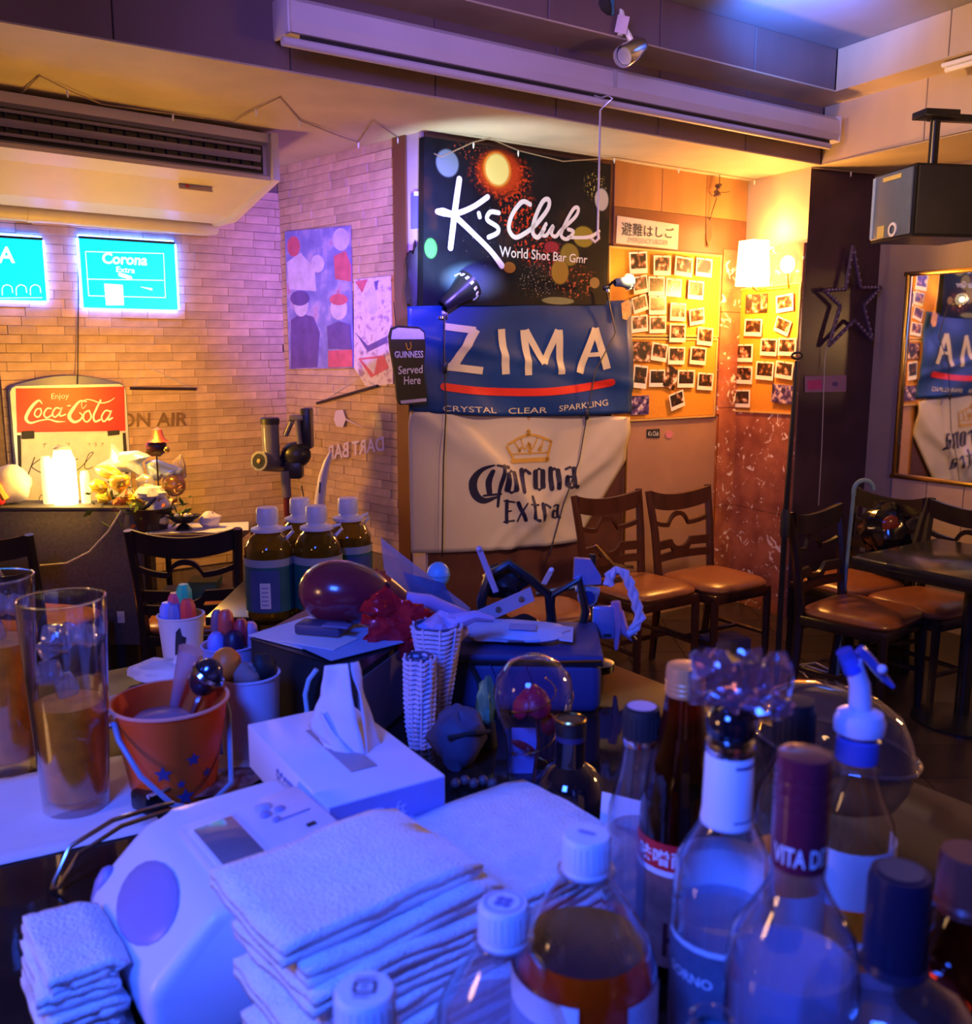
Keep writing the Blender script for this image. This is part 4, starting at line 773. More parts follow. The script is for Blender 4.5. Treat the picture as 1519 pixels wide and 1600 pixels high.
# clamp spotlights by the club poster
def clamp_lamp(px, py, tx, ty, t_, m_, label, sc_, lit, base):
    p = PT(px, py, t_); q = PT(tx, ty, t_ + .04); d = (q - p).normalized(); rot = d.to_track_quat('Z', 'Y').to_matrix().to_4x4()
    t = thing('clamp_lamp', label, 'clamp lamp', tuple(p), group='clamp lamps beside the club poster')
    obj('shade', B().lathe([(.022 * sc_, -.07 * sc_), (.03 * sc_, -.06 * sc_), (.036 * sc_, .0), (.06 * sc_, .08 * sc_), (.058 * sc_, .08 * sc_), (.034 * sc_, .0), (.0, -.055 * sc_)], 20, mtx=rot), m_, t)
    for k in range(14):
        a = k * 2 * math.pi / 14; obj('shade_slot', bx((0, 0, 0), (.010 * sc_, .004, .022 * sc_)), mat('pale_slot', (.7, .72, .72), .4), t, sm=False).matrix_local = rot @ M.Rotation(a, 4, 'Z') @ M.Translation((0, -.0565 * sc_, .064 * sc_)) @ M.Rotation(-.29, 4, 'X')
    obj('bulb', B().ball(tuple(rot @ V((0, 0, .045 * sc_))), .028 * sc_, 12), lit, t)
    bp = V(base) - p; obj('arm', B().tube([tuple(rot @ V((0, 0, -.06 * sc_))), tuple(bp * .6 + V((0, 0, .02))), tuple(bp)], .010 * sc_, 8), black, t)
    obj('clamp', bx(tuple(bp), (.05 * sc_, .07 * sc_, .035 * sc_), bev=.004), black, t); obj('clamp_screw', B().lathe([(0, 0), (.016 * sc_, 0), (.016 * sc_, .012), (0, .012)], 12, c=tuple(bp + V((0, -.04 * sc_, -.02)))), chrome, t)
    return t, p, d
base1 = PT(690, 492, 4.6)
cl1, p1, d1 = clamp_lamp(712, 462, 742, 436, 4.55, black, 'black clamp lamp with slotted shade aimed at the club poster', 1.25, mat('lamp_white', (.8, .9, 1), .4, emit=(.8, 1, 1), es=4), base1)
base2 = PT(948, 450, 5.05)
cl2, p2, d2 = clamp_lamp(972, 441, 992, 440, 5.0, mat('slate_shade', (.1, .14, .26), .4), 'small slate blue clamp lamp aimed at the cork board', .7, mat('lamp_warm', (1, .9, .6), .4, emit=(1, .8, .4), es=4), base2)
tgt = W3.m @ V((W3.hit(780, 330)[0], 0, W3.hit(780, 330)[1]))
light('SPOT', p1 + V((-.12, -.35, -.05)), (.72, .95, 1), 58, .04, target=W3.m @ V((W3.hit(775, 270)[0], 0, W3.hit(775, 270)[1])), spot=80, blend=.8)
light('SPOT', p2 + V((.02, -.07, .03)), (1, .6, .18), 8, .02, target=W3.m @ V((W3.hit(1030, 430)[0], 0, W3.hit(1030, 430)[1])), spot=120, blend=.8)
# dark drape and clear film bundle behind the left clamp lamp
t = thing('black_cloth', 'black cloth bundle hanging at the pillar edge above the stout sign', 'cloth', tuple(PT(650, 440, 4.55)))
def crumple(c, r, n=16, amp=.25, fq=2.2, seed=0, flat=1):
    b = B(); b.ball((0, 0, 0), 1, n)
    for v in b.bm.verts:
        q = noise.noise(v.co * fq + V((seed * 3.1, seed, 0))) * amp + noise.noise(v.co * fq * 2.7 + V((seed, 0, seed))) * amp * .5
        v.co = V((v.co.x * (1 + q) * r[0] + c[0], v.co.y * (1 + q) * r[1] + c[1], v.co.z * (1 + q * flat) * r[2] + c[2]))
    return b
obj('fold', crumple((0, 0, 0), (.045, .03, .17), 18, .4, 2.5, 4), blackm, t)
obj('film', crumple((.05, -.03, .06), (.02, .012, .07), 12, .5, 3, 6), clear('film', (.8, .9, 1), .1, body=.25, bcol=(.5, .8, 1), refl=2), t)
# lamp cables down the banners
for pxs, lab, sw in ((((695, 490), (694, 560), (697, 640), (693, 720), (691, 870)), 'dark lamp cable hanging down the left of the banners', None), (((948, 455), (962, 520), (930, 580), (918, 645), (905, 720), (880, 790), (858, 870)), 'dark lamp cable with inline switch crossing the cream banner', (917, 648))):
    P = [W3.m @ V((W3.hit(a, c, .075)[0], -.075, W3.hit(a, c, .075)[1])) for a, c in pxs]; o = P[0]
    t = thing('lamp_cable', lab, 'cable', tuple(o)); obj('cord', B().tube([p - o for p in P], .0035, 6), cable, t)
    q = W3.m @ V((W3.hit(*(sw or (695, 575)), .075)[0], -.075, W3.hit(*(sw or (695, 575)), .075)[1])) - o
    obj('inline_switch', bx(tuple(q), (.02, .016, .055), bev=.005), black, t)

# ================================================================ BACKGROUND FURNITURE
def chair(label, x, y, rz, src=None, wood=ebony, group='dark wooden bar chairs'):
    if src:
        c = dup(src); c.location = (x, y, 0); c.rotation_euler = (0, 0, rad(rz)); c['label'] = label; return c
    t = thing('bar_chair', label, 'chair', (x, y, 0), rz, group)      # sits facing local +y
    for s in (-1, 1):
        obj('rear_leg', B().tube([(s * .19, -.23, .0), (s * .19, -.205, .25), (s * .19, -.2, .46), (s * .20, -.225, .68), (s * .215, -.265, .885)], [.018, .02, .022, .021, .019], 6), wood, t)
        obj('front_leg', B().tube([(s * .19, .19, .0), (s * .19, .185, .40)], [.016, .021], 6), wood, t)
        obj('side_stretcher', B().tube([(s * .19, -.2, .18), (s * .19, .185, .18)], .012, 6), wood, t)
    obj('seat_frame', bx((0, -.005, .405), (.41, .41, .05), bev=.008), wood, t)
    obj('front_stretcher', B().tube([(-.19, 0, .18), (.19, 0, .18)], .012, 6), wood, t)
    def seatf(co): return V((math.copysign(abs(co.x) ** .45, co.x), math.copysign(abs(co.y) ** .45, co.y), co.z))
    obj('seat', B().ball((0, .0, .445), (.215, .215, .035), 24, f=seatf), brownlea, t)
    b = B()
    def rail(z0, z1, dy, th, arch=0, w_=.2):
        bb = B(); n = 28
        def f(i, k):
            u = i / n * 2 - 1; y = -.255 + dy - .03 * (1 - u * u) + (th if k in (1, 2) else 0); a = arch(u) if callable(arch) else arch * (1 - u * u)
            return (u * w_, y, (z0 if k in (0, 1) else z1) + a)
        g = [[bb.bm.verts.new(f(i, k)) for k in range(4)] for i in range(n + 1)]
        for i in range(n):
            for k in range(4): bb.bm.faces.new((g[i][k], g[i + 1][k], g[i + 1][(k + 1) % 4], g[i][(k + 1) % 4]))
        bb.bm.faces.new(g[0]); bb.bm.faces.new(g[-1][::-1]); return bb
    obj('top_rail', rail(.80, .885, 0, .022, lambda u: -.032 * (1 - u * u), .207), wood, t)
    obj('back_splat', rail(.715, .738, .012, .018, lambda u: (-.03 + .03 * ((abs(u) - .32) / .68) ** 2 if abs(u) > .32 else -.03 + .055 * math.sqrt(max(0, 1 - (u / .32) ** 2))), .2), wood, t)
    obj('back_splat', rail(.58, .625, .035, .018, lambda u: .0 + (-.045 * math.sqrt(max(0, 1 - (u / .33) ** 2)) if abs(u) <= .33 else 0), .195), wood, t)
    obj('lower_rail', rail(.52, .56, .045, .018, 0, .19), wood, t)
    return t
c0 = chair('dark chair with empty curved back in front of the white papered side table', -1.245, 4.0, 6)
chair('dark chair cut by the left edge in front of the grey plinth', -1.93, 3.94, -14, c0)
c1 = chair('reddish lit chair with brown seat beside the cream banner', .76, 4.52, -146, None, mat('lit_chair_wood', (.06, .018, .009), .3, var=.3, scale=12, stretch=(1, 1, .2)))  # warm lamplight put into the chair wood colour
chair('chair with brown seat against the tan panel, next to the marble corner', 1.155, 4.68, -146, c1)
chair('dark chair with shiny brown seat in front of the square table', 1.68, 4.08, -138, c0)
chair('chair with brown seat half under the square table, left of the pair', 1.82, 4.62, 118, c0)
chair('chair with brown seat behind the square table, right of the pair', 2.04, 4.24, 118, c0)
t = thing('low_stool', 'low brown seated stool behind the black handled bag', 'stool', (.27, 4.1, 0), 20)
obj('seat', B().ball((0, 0, .445), (.19, .19, .03), 24, f=lambda co: V((math.copysign(abs(co.x) ** .45, co.x), math.copysign(abs(co.y) ** .45, co.y), co.z))), brownlea, t); obj('seat_frame', bx((0, 0, .405), (.36, .36, .05), bev=.008), ebony, t)
for sx in (-1, 1):
    for sy in (-1, 1): obj('leg', B().tube([(sx * .16, sy * .16, 0), (sx * .16, sy * .16, .4)], .018, 6), ebony, t)
# square table on the right
L0, A1 = PZ(1330, 868, .72), PZ(2.0, 0, .72); c_l = V((1.577, 4.0, 0)); tu = V((.815, .58, 0)).normalized(); tv = V((.585, -.811, 0)).normalized()
ctr = c_l + tu * .34 + tv * .36
t = thing('square_table', 'black square table with glossy top beside the brown seated chairs', 'table', (ctr.x, ctr.y, 0), math.degrees(math.atan2(tu.y, tu.x)))
obj('tabletop', bx((0, 0, .70), (.68, .72, .035), bev=.004), mat('table_black', (.03, .027, .025), .16, var=.3, scale=5), t)
obj('edge_band', bx((0, 0, .675), (.66, .70, .03)), ebony, t, sm=False)
obj('pedestal', B().lathe([(.03, .04), (.03, .66)], 14), black, t); obj('base_plate', B().lathe([(0, .0), (.2, .0), (.2, .015), (.04, .04), (0, .04)], 20), black, t)
# microphone stand
a = PY(1228, 800, 3.9); mx_, my = a.x, a.y; zt_ = PY(1246, 556, 3.9).z; xt = PY(1246, 556, 3.9).x
t = thing('mic_stand', 'tall black microphone stand beside the marble wall', 'microphone stand', (mx_, my, 0))
obj('pole', B().tube([(0, 0, .02), (0, 0, .9), (xt - mx_, 0, zt_ - .02)], [.013, .013, .009], 10), black, t)
obj('collar', B().lathe([(.016, .82), (.02, .84), (.02, .92), (.014, .94)], 12), blackm, t)
obj('ring_clip', B().tube([(xt - mx_ + .022 * math.cos(k * math.pi / 6), 0, zt_ + .013 * math.sin(k * math.pi / 6)) for k in range(13)], .005, 6), black, t)
obj('foot', B().lathe([(0, 0), (.13, 0), (.13, .012), (.03, .03), (0, .03)], 24), black, t)
# walking stick handle and glossy bundle
a = PY(1330, 830, 4.35)
t = thing('walking_stick', 'pale green hooked cane leaning behind the dark chair', 'cane', (a.x, a.y, 0))
obj('shaft', B().tube([(-.02, 0, 0), (-.01, 0, .6), (0, 0, .93)], .009, 8), mat('cane_green', (.18, .32, .34), .3), t)
obj('crook', B().tube([(0, 0, .93)] + [(.045 - .045 * math.cos(k * math.pi / 8), 0, .955 + .045 * math.sin(k * math.pi / 8)) for k in range(9)], .011, 8), MT['cane_green'], t)
a = PY(1395, 825, 4.75)
t = thing('glossy_bundle', 'glossy black plastic bundle on the chair behind the square table', 'bag', (a.x, a.y, 0))
obj('bag', crumple((0, 0, a.z), (.16, .12, .14), 28, .3, 3, 2), mat('black_film', (.012, .01, .012), .12, spec=.8), t); obj('support', bx((0, .0, (a.z - .12) / 2), (.2, .16, a.z - .12)), blackm, t, sm=False)
obj('print_patch', crumple((-.05, -.1, a.z + .04), (.05, .02, .04), 10, .3, 3, 3), mat('maroon_film', (.2, .04, .02), .2), t)
# cables on the floor
for k, (pp, lb) in enumerate(((((1235, 1052), (1258, 1040), (1290, 1050), (1312, 1048), (1300, 1062), (1268, 1066), (1250, 1046)), 'pale cable coiled on the floor beside the microphone stand'), (((1242, 1040), (1275, 1036), (1315, 1055), (1290, 1068)), 'thin pale cable looped across the floor coil'))):
    P = [PZ(a, b2, .012 + .006 * k) for a, b2 in pp]; t = thing('floor_cable', lb, 'cable', tuple(P[0])); obj('cord', B().tube([p - P[0] for p in P], .006, 6), wcable, t)
    pl = P[-1] - P[0]; obj('plug', B().tube([pl, pl + V((.0, -.05, 0.003))], .011, 8), white, t)
# grey carton under the chairs
a = PZ(1130, 1055, 0); t = thing('floor_box', 'dim lilac box on the floor under the brown seats', 'box', (a.x, a.y, 0), 20); obj('carton', bx((0, 0, .1), (.2, .16, .2), bev=.003), mat('dim_carton', (.12, .09, .14), .6), t); obj('flap', bx((0, -.02, .203), (.18, .1, .004)), MT['dim_carton'], t, sm=False); obj('tape', bx((0, -.081, .1), (.04, .002, .19)), mat('tape', (.2, .16, .1), .4), t, sm=False)

# --- plinth on the left and what stands on it
a = PY(215, 800, 4.24); b2 = PY(-150, 800, 4.24); zt_ = PY(100, 797, 4.24).z; zb = PY(190, 1008, 4.24).z
t = thing('stage_plinth', 'dark grey brown box plinth under the lit lantern', 'plinth', ((a.x + b2.x) / 2, 4.34, 0)); wx = a.x - b2.x
obj('carcass', bx((0, 0, (zt_ + zb) / 2), (wx, .2, zt_ - zb), bev=.006), mat('plinth_cloth', (.11, .09, .085), .8, var=.25, scale=60), t)
obj('rim', bx((0, 0, zt_ + .003), (wx + .012, .21, .02), bev=.003), mat('plinth_rim', (.06, .05, .05), .6), t)
obj('stand', bx((0, .0, zb / 2), (wx * .8, .16, zb)), blackm, t, sm=False)
q = PY(188, 965, 4.23); obj('paper_label', bx((q.x - (a.x + b2.x) / 2, -.102, q.z), (.033, .003, .055)), paper, t, sm=False)
P = [PY(x, y, 4.22) - V(((a.x + b2.x) / 2, 4.34, 0)) for x, y in ((190, 798), (170, 830), (140, 862), (105, 880), (60, 884))]; obj('speaker_cord', B().tube(P, .005, 6), wcable, t)
ZP = zt_ + .013
def onp(px, Y): return PY(px, 790, Y).x
x = onp(104, 4.34); t = thing('lantern', 'brightly glowing glass lantern in front of the soda sign', 'lantern', (x, 4.34, ZP))
obj('glow_jar', B().lathe([(0, .0), (.050, 0), (.054, .02), (.052, .20), (.04, .23), (.036, .25), (0, .25)], 24), mat('lantern_glow', (1, .9, .6), .4, emit=(1, .86, .45), es=9), t)
obj('cap', B().lathe([(.038, .248), (.04, .255), (.025, .268), (0, .27)], 20), cream, t)
obj('side_tube', B().lathe([(0, 0), (.024, 0), (.024, .2), (.018, .22), (0, .22)], 16, c=(-.085, .01, 0)), mat('lantern_dim', (.9, .85, .5), .4, emit=(.8, .7, .25), es=1.1), t)
obj('side_tube', B().lathe([(0, 0), (.02, 0), (.02, .13), (.014, .15), (0, .15)], 16, c=(.085, .02, 0)), MT['lantern_dim'], t)
light('POINT', (x + .04, 4.24, ZP + .2), (1, .56, .08), 14, .05)
light('POINT', (x + .40, 4.28, ZP + .46), (1, .47, .03), 34, .06)  # unseen warm fill beside the lantern, added to light the stone wall
x = onp(18, 4.33); t = thing('lemon_cushion', 'small orange and white stuffed ornament lying on the plinth', 'ornament', (x, 4.33, ZP))
obj('body', crumple((0, 0, .09), (.1, .06, .085), 20, .2, 1.5, 8), mat('orn_white', (.75, .7, .6), .7), t); obj('orange_stripe', B().tube([(-.07, -.045, .16), (-.03, -.066, .1), (0, -.055, .03)], [.012, .022, .02], 8), mat('orn_orange', (.6, .22, .03), .6), t); obj('red_nose', B().ball((-.02, -.06, .025), .022, 10), red, t); obj('black_wheel', B().lathe([(0, 0), (.03, 0), (.03, .02), (0, .02)], 14, mtx=M.Translation((-.09, -.05, .03)) @ M.Rotation(rad(90), 4, 'X')), black, t)
# --- side table with papers behind the chair, bouquet of balloons and flowers
a = PY(308, 828, 4.30)
t = thing('side_table', 'low side table with white top behind the dark chair', 'table', (a.x, 4.36, 0)); ZT = a.z
obj('tabletop', bx((0, 0, ZT - .012), (.46, .34, .024), bev=.004), mat('side_top', (.1, .06, .05), .4), t)
for sx in (-1, 1):
    for sy in (-1, 1): obj('leg', B().tube([(sx * .21, sy * .14, 0), (sx * .21, sy * .14, ZT - .02)], .015, 6), ebony, t)
obj('lower_shelf', bx((0, 0, ZT * .45), (.40, .3, .02)), ebony, t, sm=False)
bk = mat('shelf_box_blue', (.05, .09, .12), .5); ssx = 0
for k, (xx, hh, lb) in enumerate(((-.15, .12, 'dim blue carton on the lower shelf of the side table, left'), (.02, .17, 'dim green carton on the lower shelf of the side table, middle'), (.17, .13, 'dim brown carton on the lower shelf of the side table, right'))):
    tt = thing('shelf_carton', lb, 'box', (a.x + xx * .8, 4.33, ZT * .45 + .01), 4 * k, 'cartons under the side table'); cm_ = (bk, mat('shelf_box_green', (.02, .1, .08), .5), mat('shelf_box_brown', (.14, .07, .04), .5))[k]; obj('carton', bx((0, 0, hh / 2), (.13, .14, hh), bev=.003), cm_, tt); obj('lid', bx((0, 0, hh + .003), (.134, .144, .01)), cm_, tt, sm=False)
for k, (px, py, rz, lb) in enumerate(((250, 835, 10, 'white paper sheet on the side table, left'), (300, 838, -8, 'cream paper sheet lying across the white sheet'), (345, 838, 14, 'white paper sheet at the right end of the side table'))):
    q = PZ(px, py, ZT); o = obj('paper_sheet', bx((0, 0, 0), (.23, .22, .0016)), paper, sm=False); o.location = (min(max(q.x, a.x - .11), a.x + .11), 4.36 - .04 + .01 * k, ZT + .002 + .002 * k); o.rotation_euler = (0, 0, rad(rz)); tag(o, lb, 'paper', 'papers on the side table')
q = PY(325, 822, 4.3); t = thing('tissue_clump', 'crumpled pale lilac tissue on the side table', 'tissue', (q.x, 4.33, ZT + .008)); obj('paper', crumple((0, 0, .035), (.05, .04, .035), 16, .35, 2.5, 5), mat('lilac_tissue', (.7, .62, .75), .8), t); obj('corner', B().tube([(0, 0, .05), (.02, -.01, .075)], [.015, .002], 6), MT['lilac_tissue'], t)
# bouquet pot
q = PY(232, 838, 4.25)
t = thing('flower_pot', 'dark flower pot holding white and yellow flowers beside the plinth', 'flower pot', (q.x, 4.30, ZT + .008))
zz = lambda py: PY(232, py, 4.3).z - ZT - .008; xx = lambda px: PY(px, 760, 4.3).x - q.x
obj('pot', B().lathe([(0, 0), (.07, 0), (.095, .09), (.1, .1), (.09, .1), (.06, .02), (0, .02)], 20), mat('dark_pot', (.03, .02, .02), .4), t)
obj('flower_cluster', crumple((xx(245), 0, zz(790)), (.055, .05, .06), 18, .25, 3, 1), mat('petal_white', (.7, .68, .72), .7, var=.2, scale=30), t)
obj('flower_cluster', crumple((xx(238), -.02, zz(770)), (.07, .05, .035), 18, .3, 3, 12), MT['petal_white'], t)
obj('flower_cluster', crumple((xx(248), -.02, zz(808)), (.045, .04, .04), 16, .3, 3, 13), mat('petal_cream', (.75, .62, .35), .7, var=.2), t)
lf = mat('leaf', (.12, .2, .03), .6, var=.4, scale=30, rnd=.4)
for k in range(130):
    px, py = R.uniform(140, 295), R.uniform(755, 822); y_ = R.uniform(-.09, .06); c_ = V((xx(px), y_, zz(py)))
    d_ = V((R.uniform(-1, 1), R.uniform(-1, .2), R.uniform(-.4, 1))).normalized(); s_ = d_.cross(V((R.random(), R.random(), R.random()))).normalized(); l_ = R.uniform(.014, .034)
    lb_ = B(); lb_.face([c_ - d_ * l_, c_ + s_ * l_ * .35, c_ + d_ * l_, c_ - s_ * l_ * .35])
    obj('leaf', lb_, (lf, mat('yellow_petal', (.7, .5, .04), .6, rnd=.3), mat('orange_petal', (.7, .2, .03), .6, rnd=.3))[0 if k % 3 else (1 if k % 2 else 2)], t, sm=False)
for k, (fx, fy, fr_, fm_) in enumerate(((158, 778, .034, 'yellow_petal'), (182, 786, .03, 'orange_petal'), (205, 782, .034, 'yellow_petal'), (262, 790, .03, 'petal_cream'))): obj('flower_cluster', crumple((xx(fx), .02, zz(fy)), (fr_, fr_ * .8, fr_ * .8), 14, .5, 3, 80 + k), MT[fm_], t)
for k in range(5): obj('stem', B().tube([(0, 0, .06), (xx(200 + 20 * k) * .6, -.02, zz(800)), (xx(190 + 22 * k), -.02, zz(775))], .003, 5), lf, t)
obj('ribbon', B().tube([(xx(222), -.06, zz(795)), (xx(238), -.075, zz(786)), (xx(250), -.06, zz(775))], [.004, .01, .004], 6), black, t)
foil = lambda n_, c_, r=.22: mat(n_, c_, r, metal=.55, var=.15, scale=6)
def balloon(name, label, px, py, Y, build, stick=True):
    Y += .12; p = PY(px, py, Y); t = thing(name, label, 'balloon', tuple(p), group='foil balloons in the bouquet'); build(t, lambda a_, b_: (PY(a_, b_, Y).x - p.x, PY(a_, b_, Y).z - p.z))
    obj('stick', B().tube([(0, .02, -.02), (q.x - p.x, 4.34 - p.y, ZT + .05 - p.z)], .003, 5), wprint, t); return t
def puffy(L, pts, th=.05, cuts=3):
    b = B(); P = [V(L(*p)) for p in pts]; c = sum(P, V((0, 0))) / len(P); rings = []
    fine = []
    for a_, b2_ in zip(P, P[1:] + P[:1]): fine += [a_.lerp(b2_, k / 4) for k in range(4)]
    for sgn in (-1, 1):
        prev = None
        for s_ in (1, .85, .6, .3):
            ring = [b.bm.verts.new((c.x + (p.x - c.x) * s_, sgn * th * math.sqrt(1 - s_ * s_ * .999), c.y + (p.y - c.y) * s_)) for p in fine]
            if prev:
                for k in range(len(ring)): b.bm.faces.new((prev[k], prev[(k + 1) % len(ring)], ring[(k + 1) % len(ring)], ring[k]))
            prev = ring
        b.bm.faces.new(prev)
    bmesh.ops.remove_doubles(b.bm, verts=b.bm.verts[:], dist=.0015); return b
balloon('star_balloon', 'pale blue star shaped foil balloon above the bouquet', 200, 712, 4.3, lambda t, L: obj('foil', puffy(L, [(174, 692), (186, 706), (215, 704), (236, 712), (222, 722), (226, 745), (208, 738), (185, 738), (168, 726), (150, 728), (172, 716)], .045), foil('foil_neon_lit', (.62, .74, .95), .3), t))  # blue neon light put into the pale foil colour
balloon('hot_dog_balloon', 'shiny golden oval foil balloon under the star balloon', 170, 738, 4.22, lambda t, L: (obj('foil', B().ball((0, 0, 0), (.065, .035, .03), 18, rot=M.Rotation(.3, 3, 'Y')), foil('foil_gold', (.75, .5, .1)), t), obj('cream_stripe', B().ball((-.002, -.016, .006), (.055, .028, .013), 14, rot=M.Rotation(.3, 3, 'Y')), foil('foil_cream', (.85, .75, .4)), t)))
balloon('heart_balloon', 'small golden heart foil balloon in the bouquet', 190, 752, 4.18, lambda t, L: obj('foil', puffy(L, [(190, 742), (198, 741), (205, 747), (203, 758), (188, 772), (172, 760), (170, 748), (178, 742)], .035), MT['foil_gold'], t))
balloon('yellow_balloon', 'bright yellow foil balloon beside the lantern', 152, 758, 4.2, lambda t, L: obj('foil', puffy(L, [(135, 756), (150, 748), (165, 752), (172, 762), (160, 772), (142, 768)], .03), foil('foil_yellow', (.85, .6, .08)), t))
balloon('wave_balloon', 'pale blue curled foil balloon right of the star balloon', 255, 735, 4.32, lambda t, L: obj('foil', puffy(L, [(226, 722), (245, 718), (268, 726), (286, 733), (280, 745), (268, 748), (255, 742), (248, 752), (232, 748)], .04), MT['foil_neon_lit'], t))
balloon('silver_balloon', 'clear silver foil balloon amid the flowers', 228, 752, 4.22, lambda t, L: obj('foil', puffy(L, [(212, 748), (225, 740), (238, 744), (244, 758), (232, 768), (215, 764)], .03), foil('foil_silver', (.6, .6, .65), .12), t))
balloon('amber_balloon', 'translucent amber balloon at the right of the bouquet', 272, 758, 4.3, lambda t, L: obj('foil', B().ball((0, 0, 0), (.055, .05, .055), 18), foil('foil_amber', (.45, .22, .1)), t))
balloon('clear_balloon', 'pale pointed cellophane sheet behind the curled balloon', 280, 722, 4.38, lambda t, L: obj('foil', puffy(L, [(268, 722), (284, 708), (290, 725), (292, 745), (280, 752)], .02), foil('foil_peach', (.6, .45, .35)), t))
p = PY(244, 700, 4.36); t = thing('witch_ornament', 'small dark ornament with red brim above the bouquet', 'ornament', tuple(p))
obj('body', crumple((0, 0, 0), (.05, .035, .04), 16, .35, 2.5, 9), mat('orn_dark', (.05, .01, .015), .4), t); obj('hat', B().lathe([(.05, .03), (.03, .045), (.02, .085), (0, .095)], 12, c=(.01, 0, 0)), mat('orn_maroon', (.15, .02, .03), .4), t); obj('gold_tip', B().ball((.055, -.02, -.005), .015, 10), gold, t); obj('stick', B().tube([(0, .0, -.02), (.0, 0, ZT - p.z + .1)], .004, 6), ebony, t)
p = PY(283, 808, 4.25); t = thing('boat_tray', 'dark boat shaped dish with small trinkets at the table edge', 'dish', (p.x, 4.28, p.z - .03))
obj('dish', B().lathe([(0, .0), (.04, .0), (.085, .035), (.08, .035), (.035, .006), (0, .006)], 20, mtx=M.Scale(.62, 4, (0, 1, 0))), black, t); obj('pedestal', B().lathe([(0, ZT + .008 - p.z + .03), (.04, ZT + .008 - p.z + .03), (.02, -.01), (0, 0)], 14), black, t)
for k in range(4): obj('trinket', B().ball((-.03 + .022 * k, 0, .03), .013, 8), (paper, gold)[k % 2], t)
# stick vacuum at the corner, white curved horn
p = PY(445, 700, 4.6)
t = thing('stick_vacuum', 'cordless stick vacuum docked at the corner of the stone walls', 'vacuum cleaner', (p.x, 4.6, 0)); Lv = lambda a_, b2_: (PY(a_, b2_, 4.6).x - p.x, PY(a_, b2_, 4.6).z)
vm = mat('vacuum_grey', (.14, .12, .17), .3); vd = mat('vacuum_dark', (.02, .018, .03), .35)
ax, az = Lv(421, 722); Rv = M.Translation((ax, 0, az)) @ M.Rotation(rad(80), 4, 'X') @ M.Rotation(rad(-22), 4, 'Y')
obj('motor_drum', B().lathe([(0, -.09), (.042, -.09), (.046, -.08), (.046, .075), (.040, .08), (0, .08)], 24, mtx=Rv), vm, t)
obj('drum_ring', B().lathe([(.036, .078), (.048, .076), (.048, .086), (.036, .086)], 26, mtx=Rv), chrome, t); obj('drum_face', B().lathe([(0, .083), (.036, .083)], 24, mtx=Rv), mat('drum_dark', (.01, .012, .03), .2), t); obj('drum_hub', B().lathe([(0, .092), (.01, .09), (.013, .083)], 16, mtx=Rv), mat('hub_brass', (.3, .2, .08), .4), t)
x_, z_ = Lv(423, 690); _, z2_ = Lv(423, 662); obj('canister', B().lathe([(0, z_ - .09), (.042, z_ - .09), (.044, z2_), (0, z2_)], 20, c=(x_, 0, 0)), mat('vacuum_canister', (.2, .18, .24), .2, metal=.3), t)
obj('canister_lid', B().lathe([(.046, z2_ - .002), (.047, z2_ + .024), (.04, z2_ + .03), (0, z2_ + .03)], 20, c=(x_, 0, 0)), vd, t)
x_, z_ = Lv(460, 712); obj('dust_cup', B().ball((x_, .04, z_), (.075, .06, .065), 18), vd, t); obj('lower_block', bx((x_ - .01, .03, z_ - .07), (.09, .08, .09), bev=.015), vd, t)
x_, z_ = Lv(462, 674); obj('handle', B().tube([(x_ - .05, 0, z_ - .02), (x_ - .02, 0, z_ + .045), (x_ + .01, 0, z_ + .055), (x_ + .018, 0, z_ - .06)], .014, 10), vm, t); obj('battery', bx((x_ + .005, .02, z_ + .065), (.07, .06, .025), bev=.006), vm, t)
obj('dock', bx((x_ + .045, .06, z_ + .01), (.05, .1, .2), bev=.01), vd, t); 
p0, p1 = Lv(446, 745), Lv(452, 860); obj('wand_joint', B().tube([(p0[0], 0, p0[1] + .03), (p0[0] + .003, 0, p0[1] - .1)], .024, 12), vm, t); obj('wand', B().tube([(p0[0] + .003, 0, p0[1] - .09), (p1[0] + .01, 0, .07)], .018, 12), mat('wand_red', (.12, .015, .02), .3), t); obj('floor_head', bx((p1[0] + .01, -.04, .035), (.24, .1, .06), bev=.012), vd, t)
obj('power_cord', B().tube([(*Lv(470, 760)[:1], .02, Lv(470, 760)[1]), (Lv(482, 820)[0], .02, Lv(482, 820)[1]), (Lv(485, 860)[0], .03, Lv(485, 860)[1])], .003, 6), cable, t)
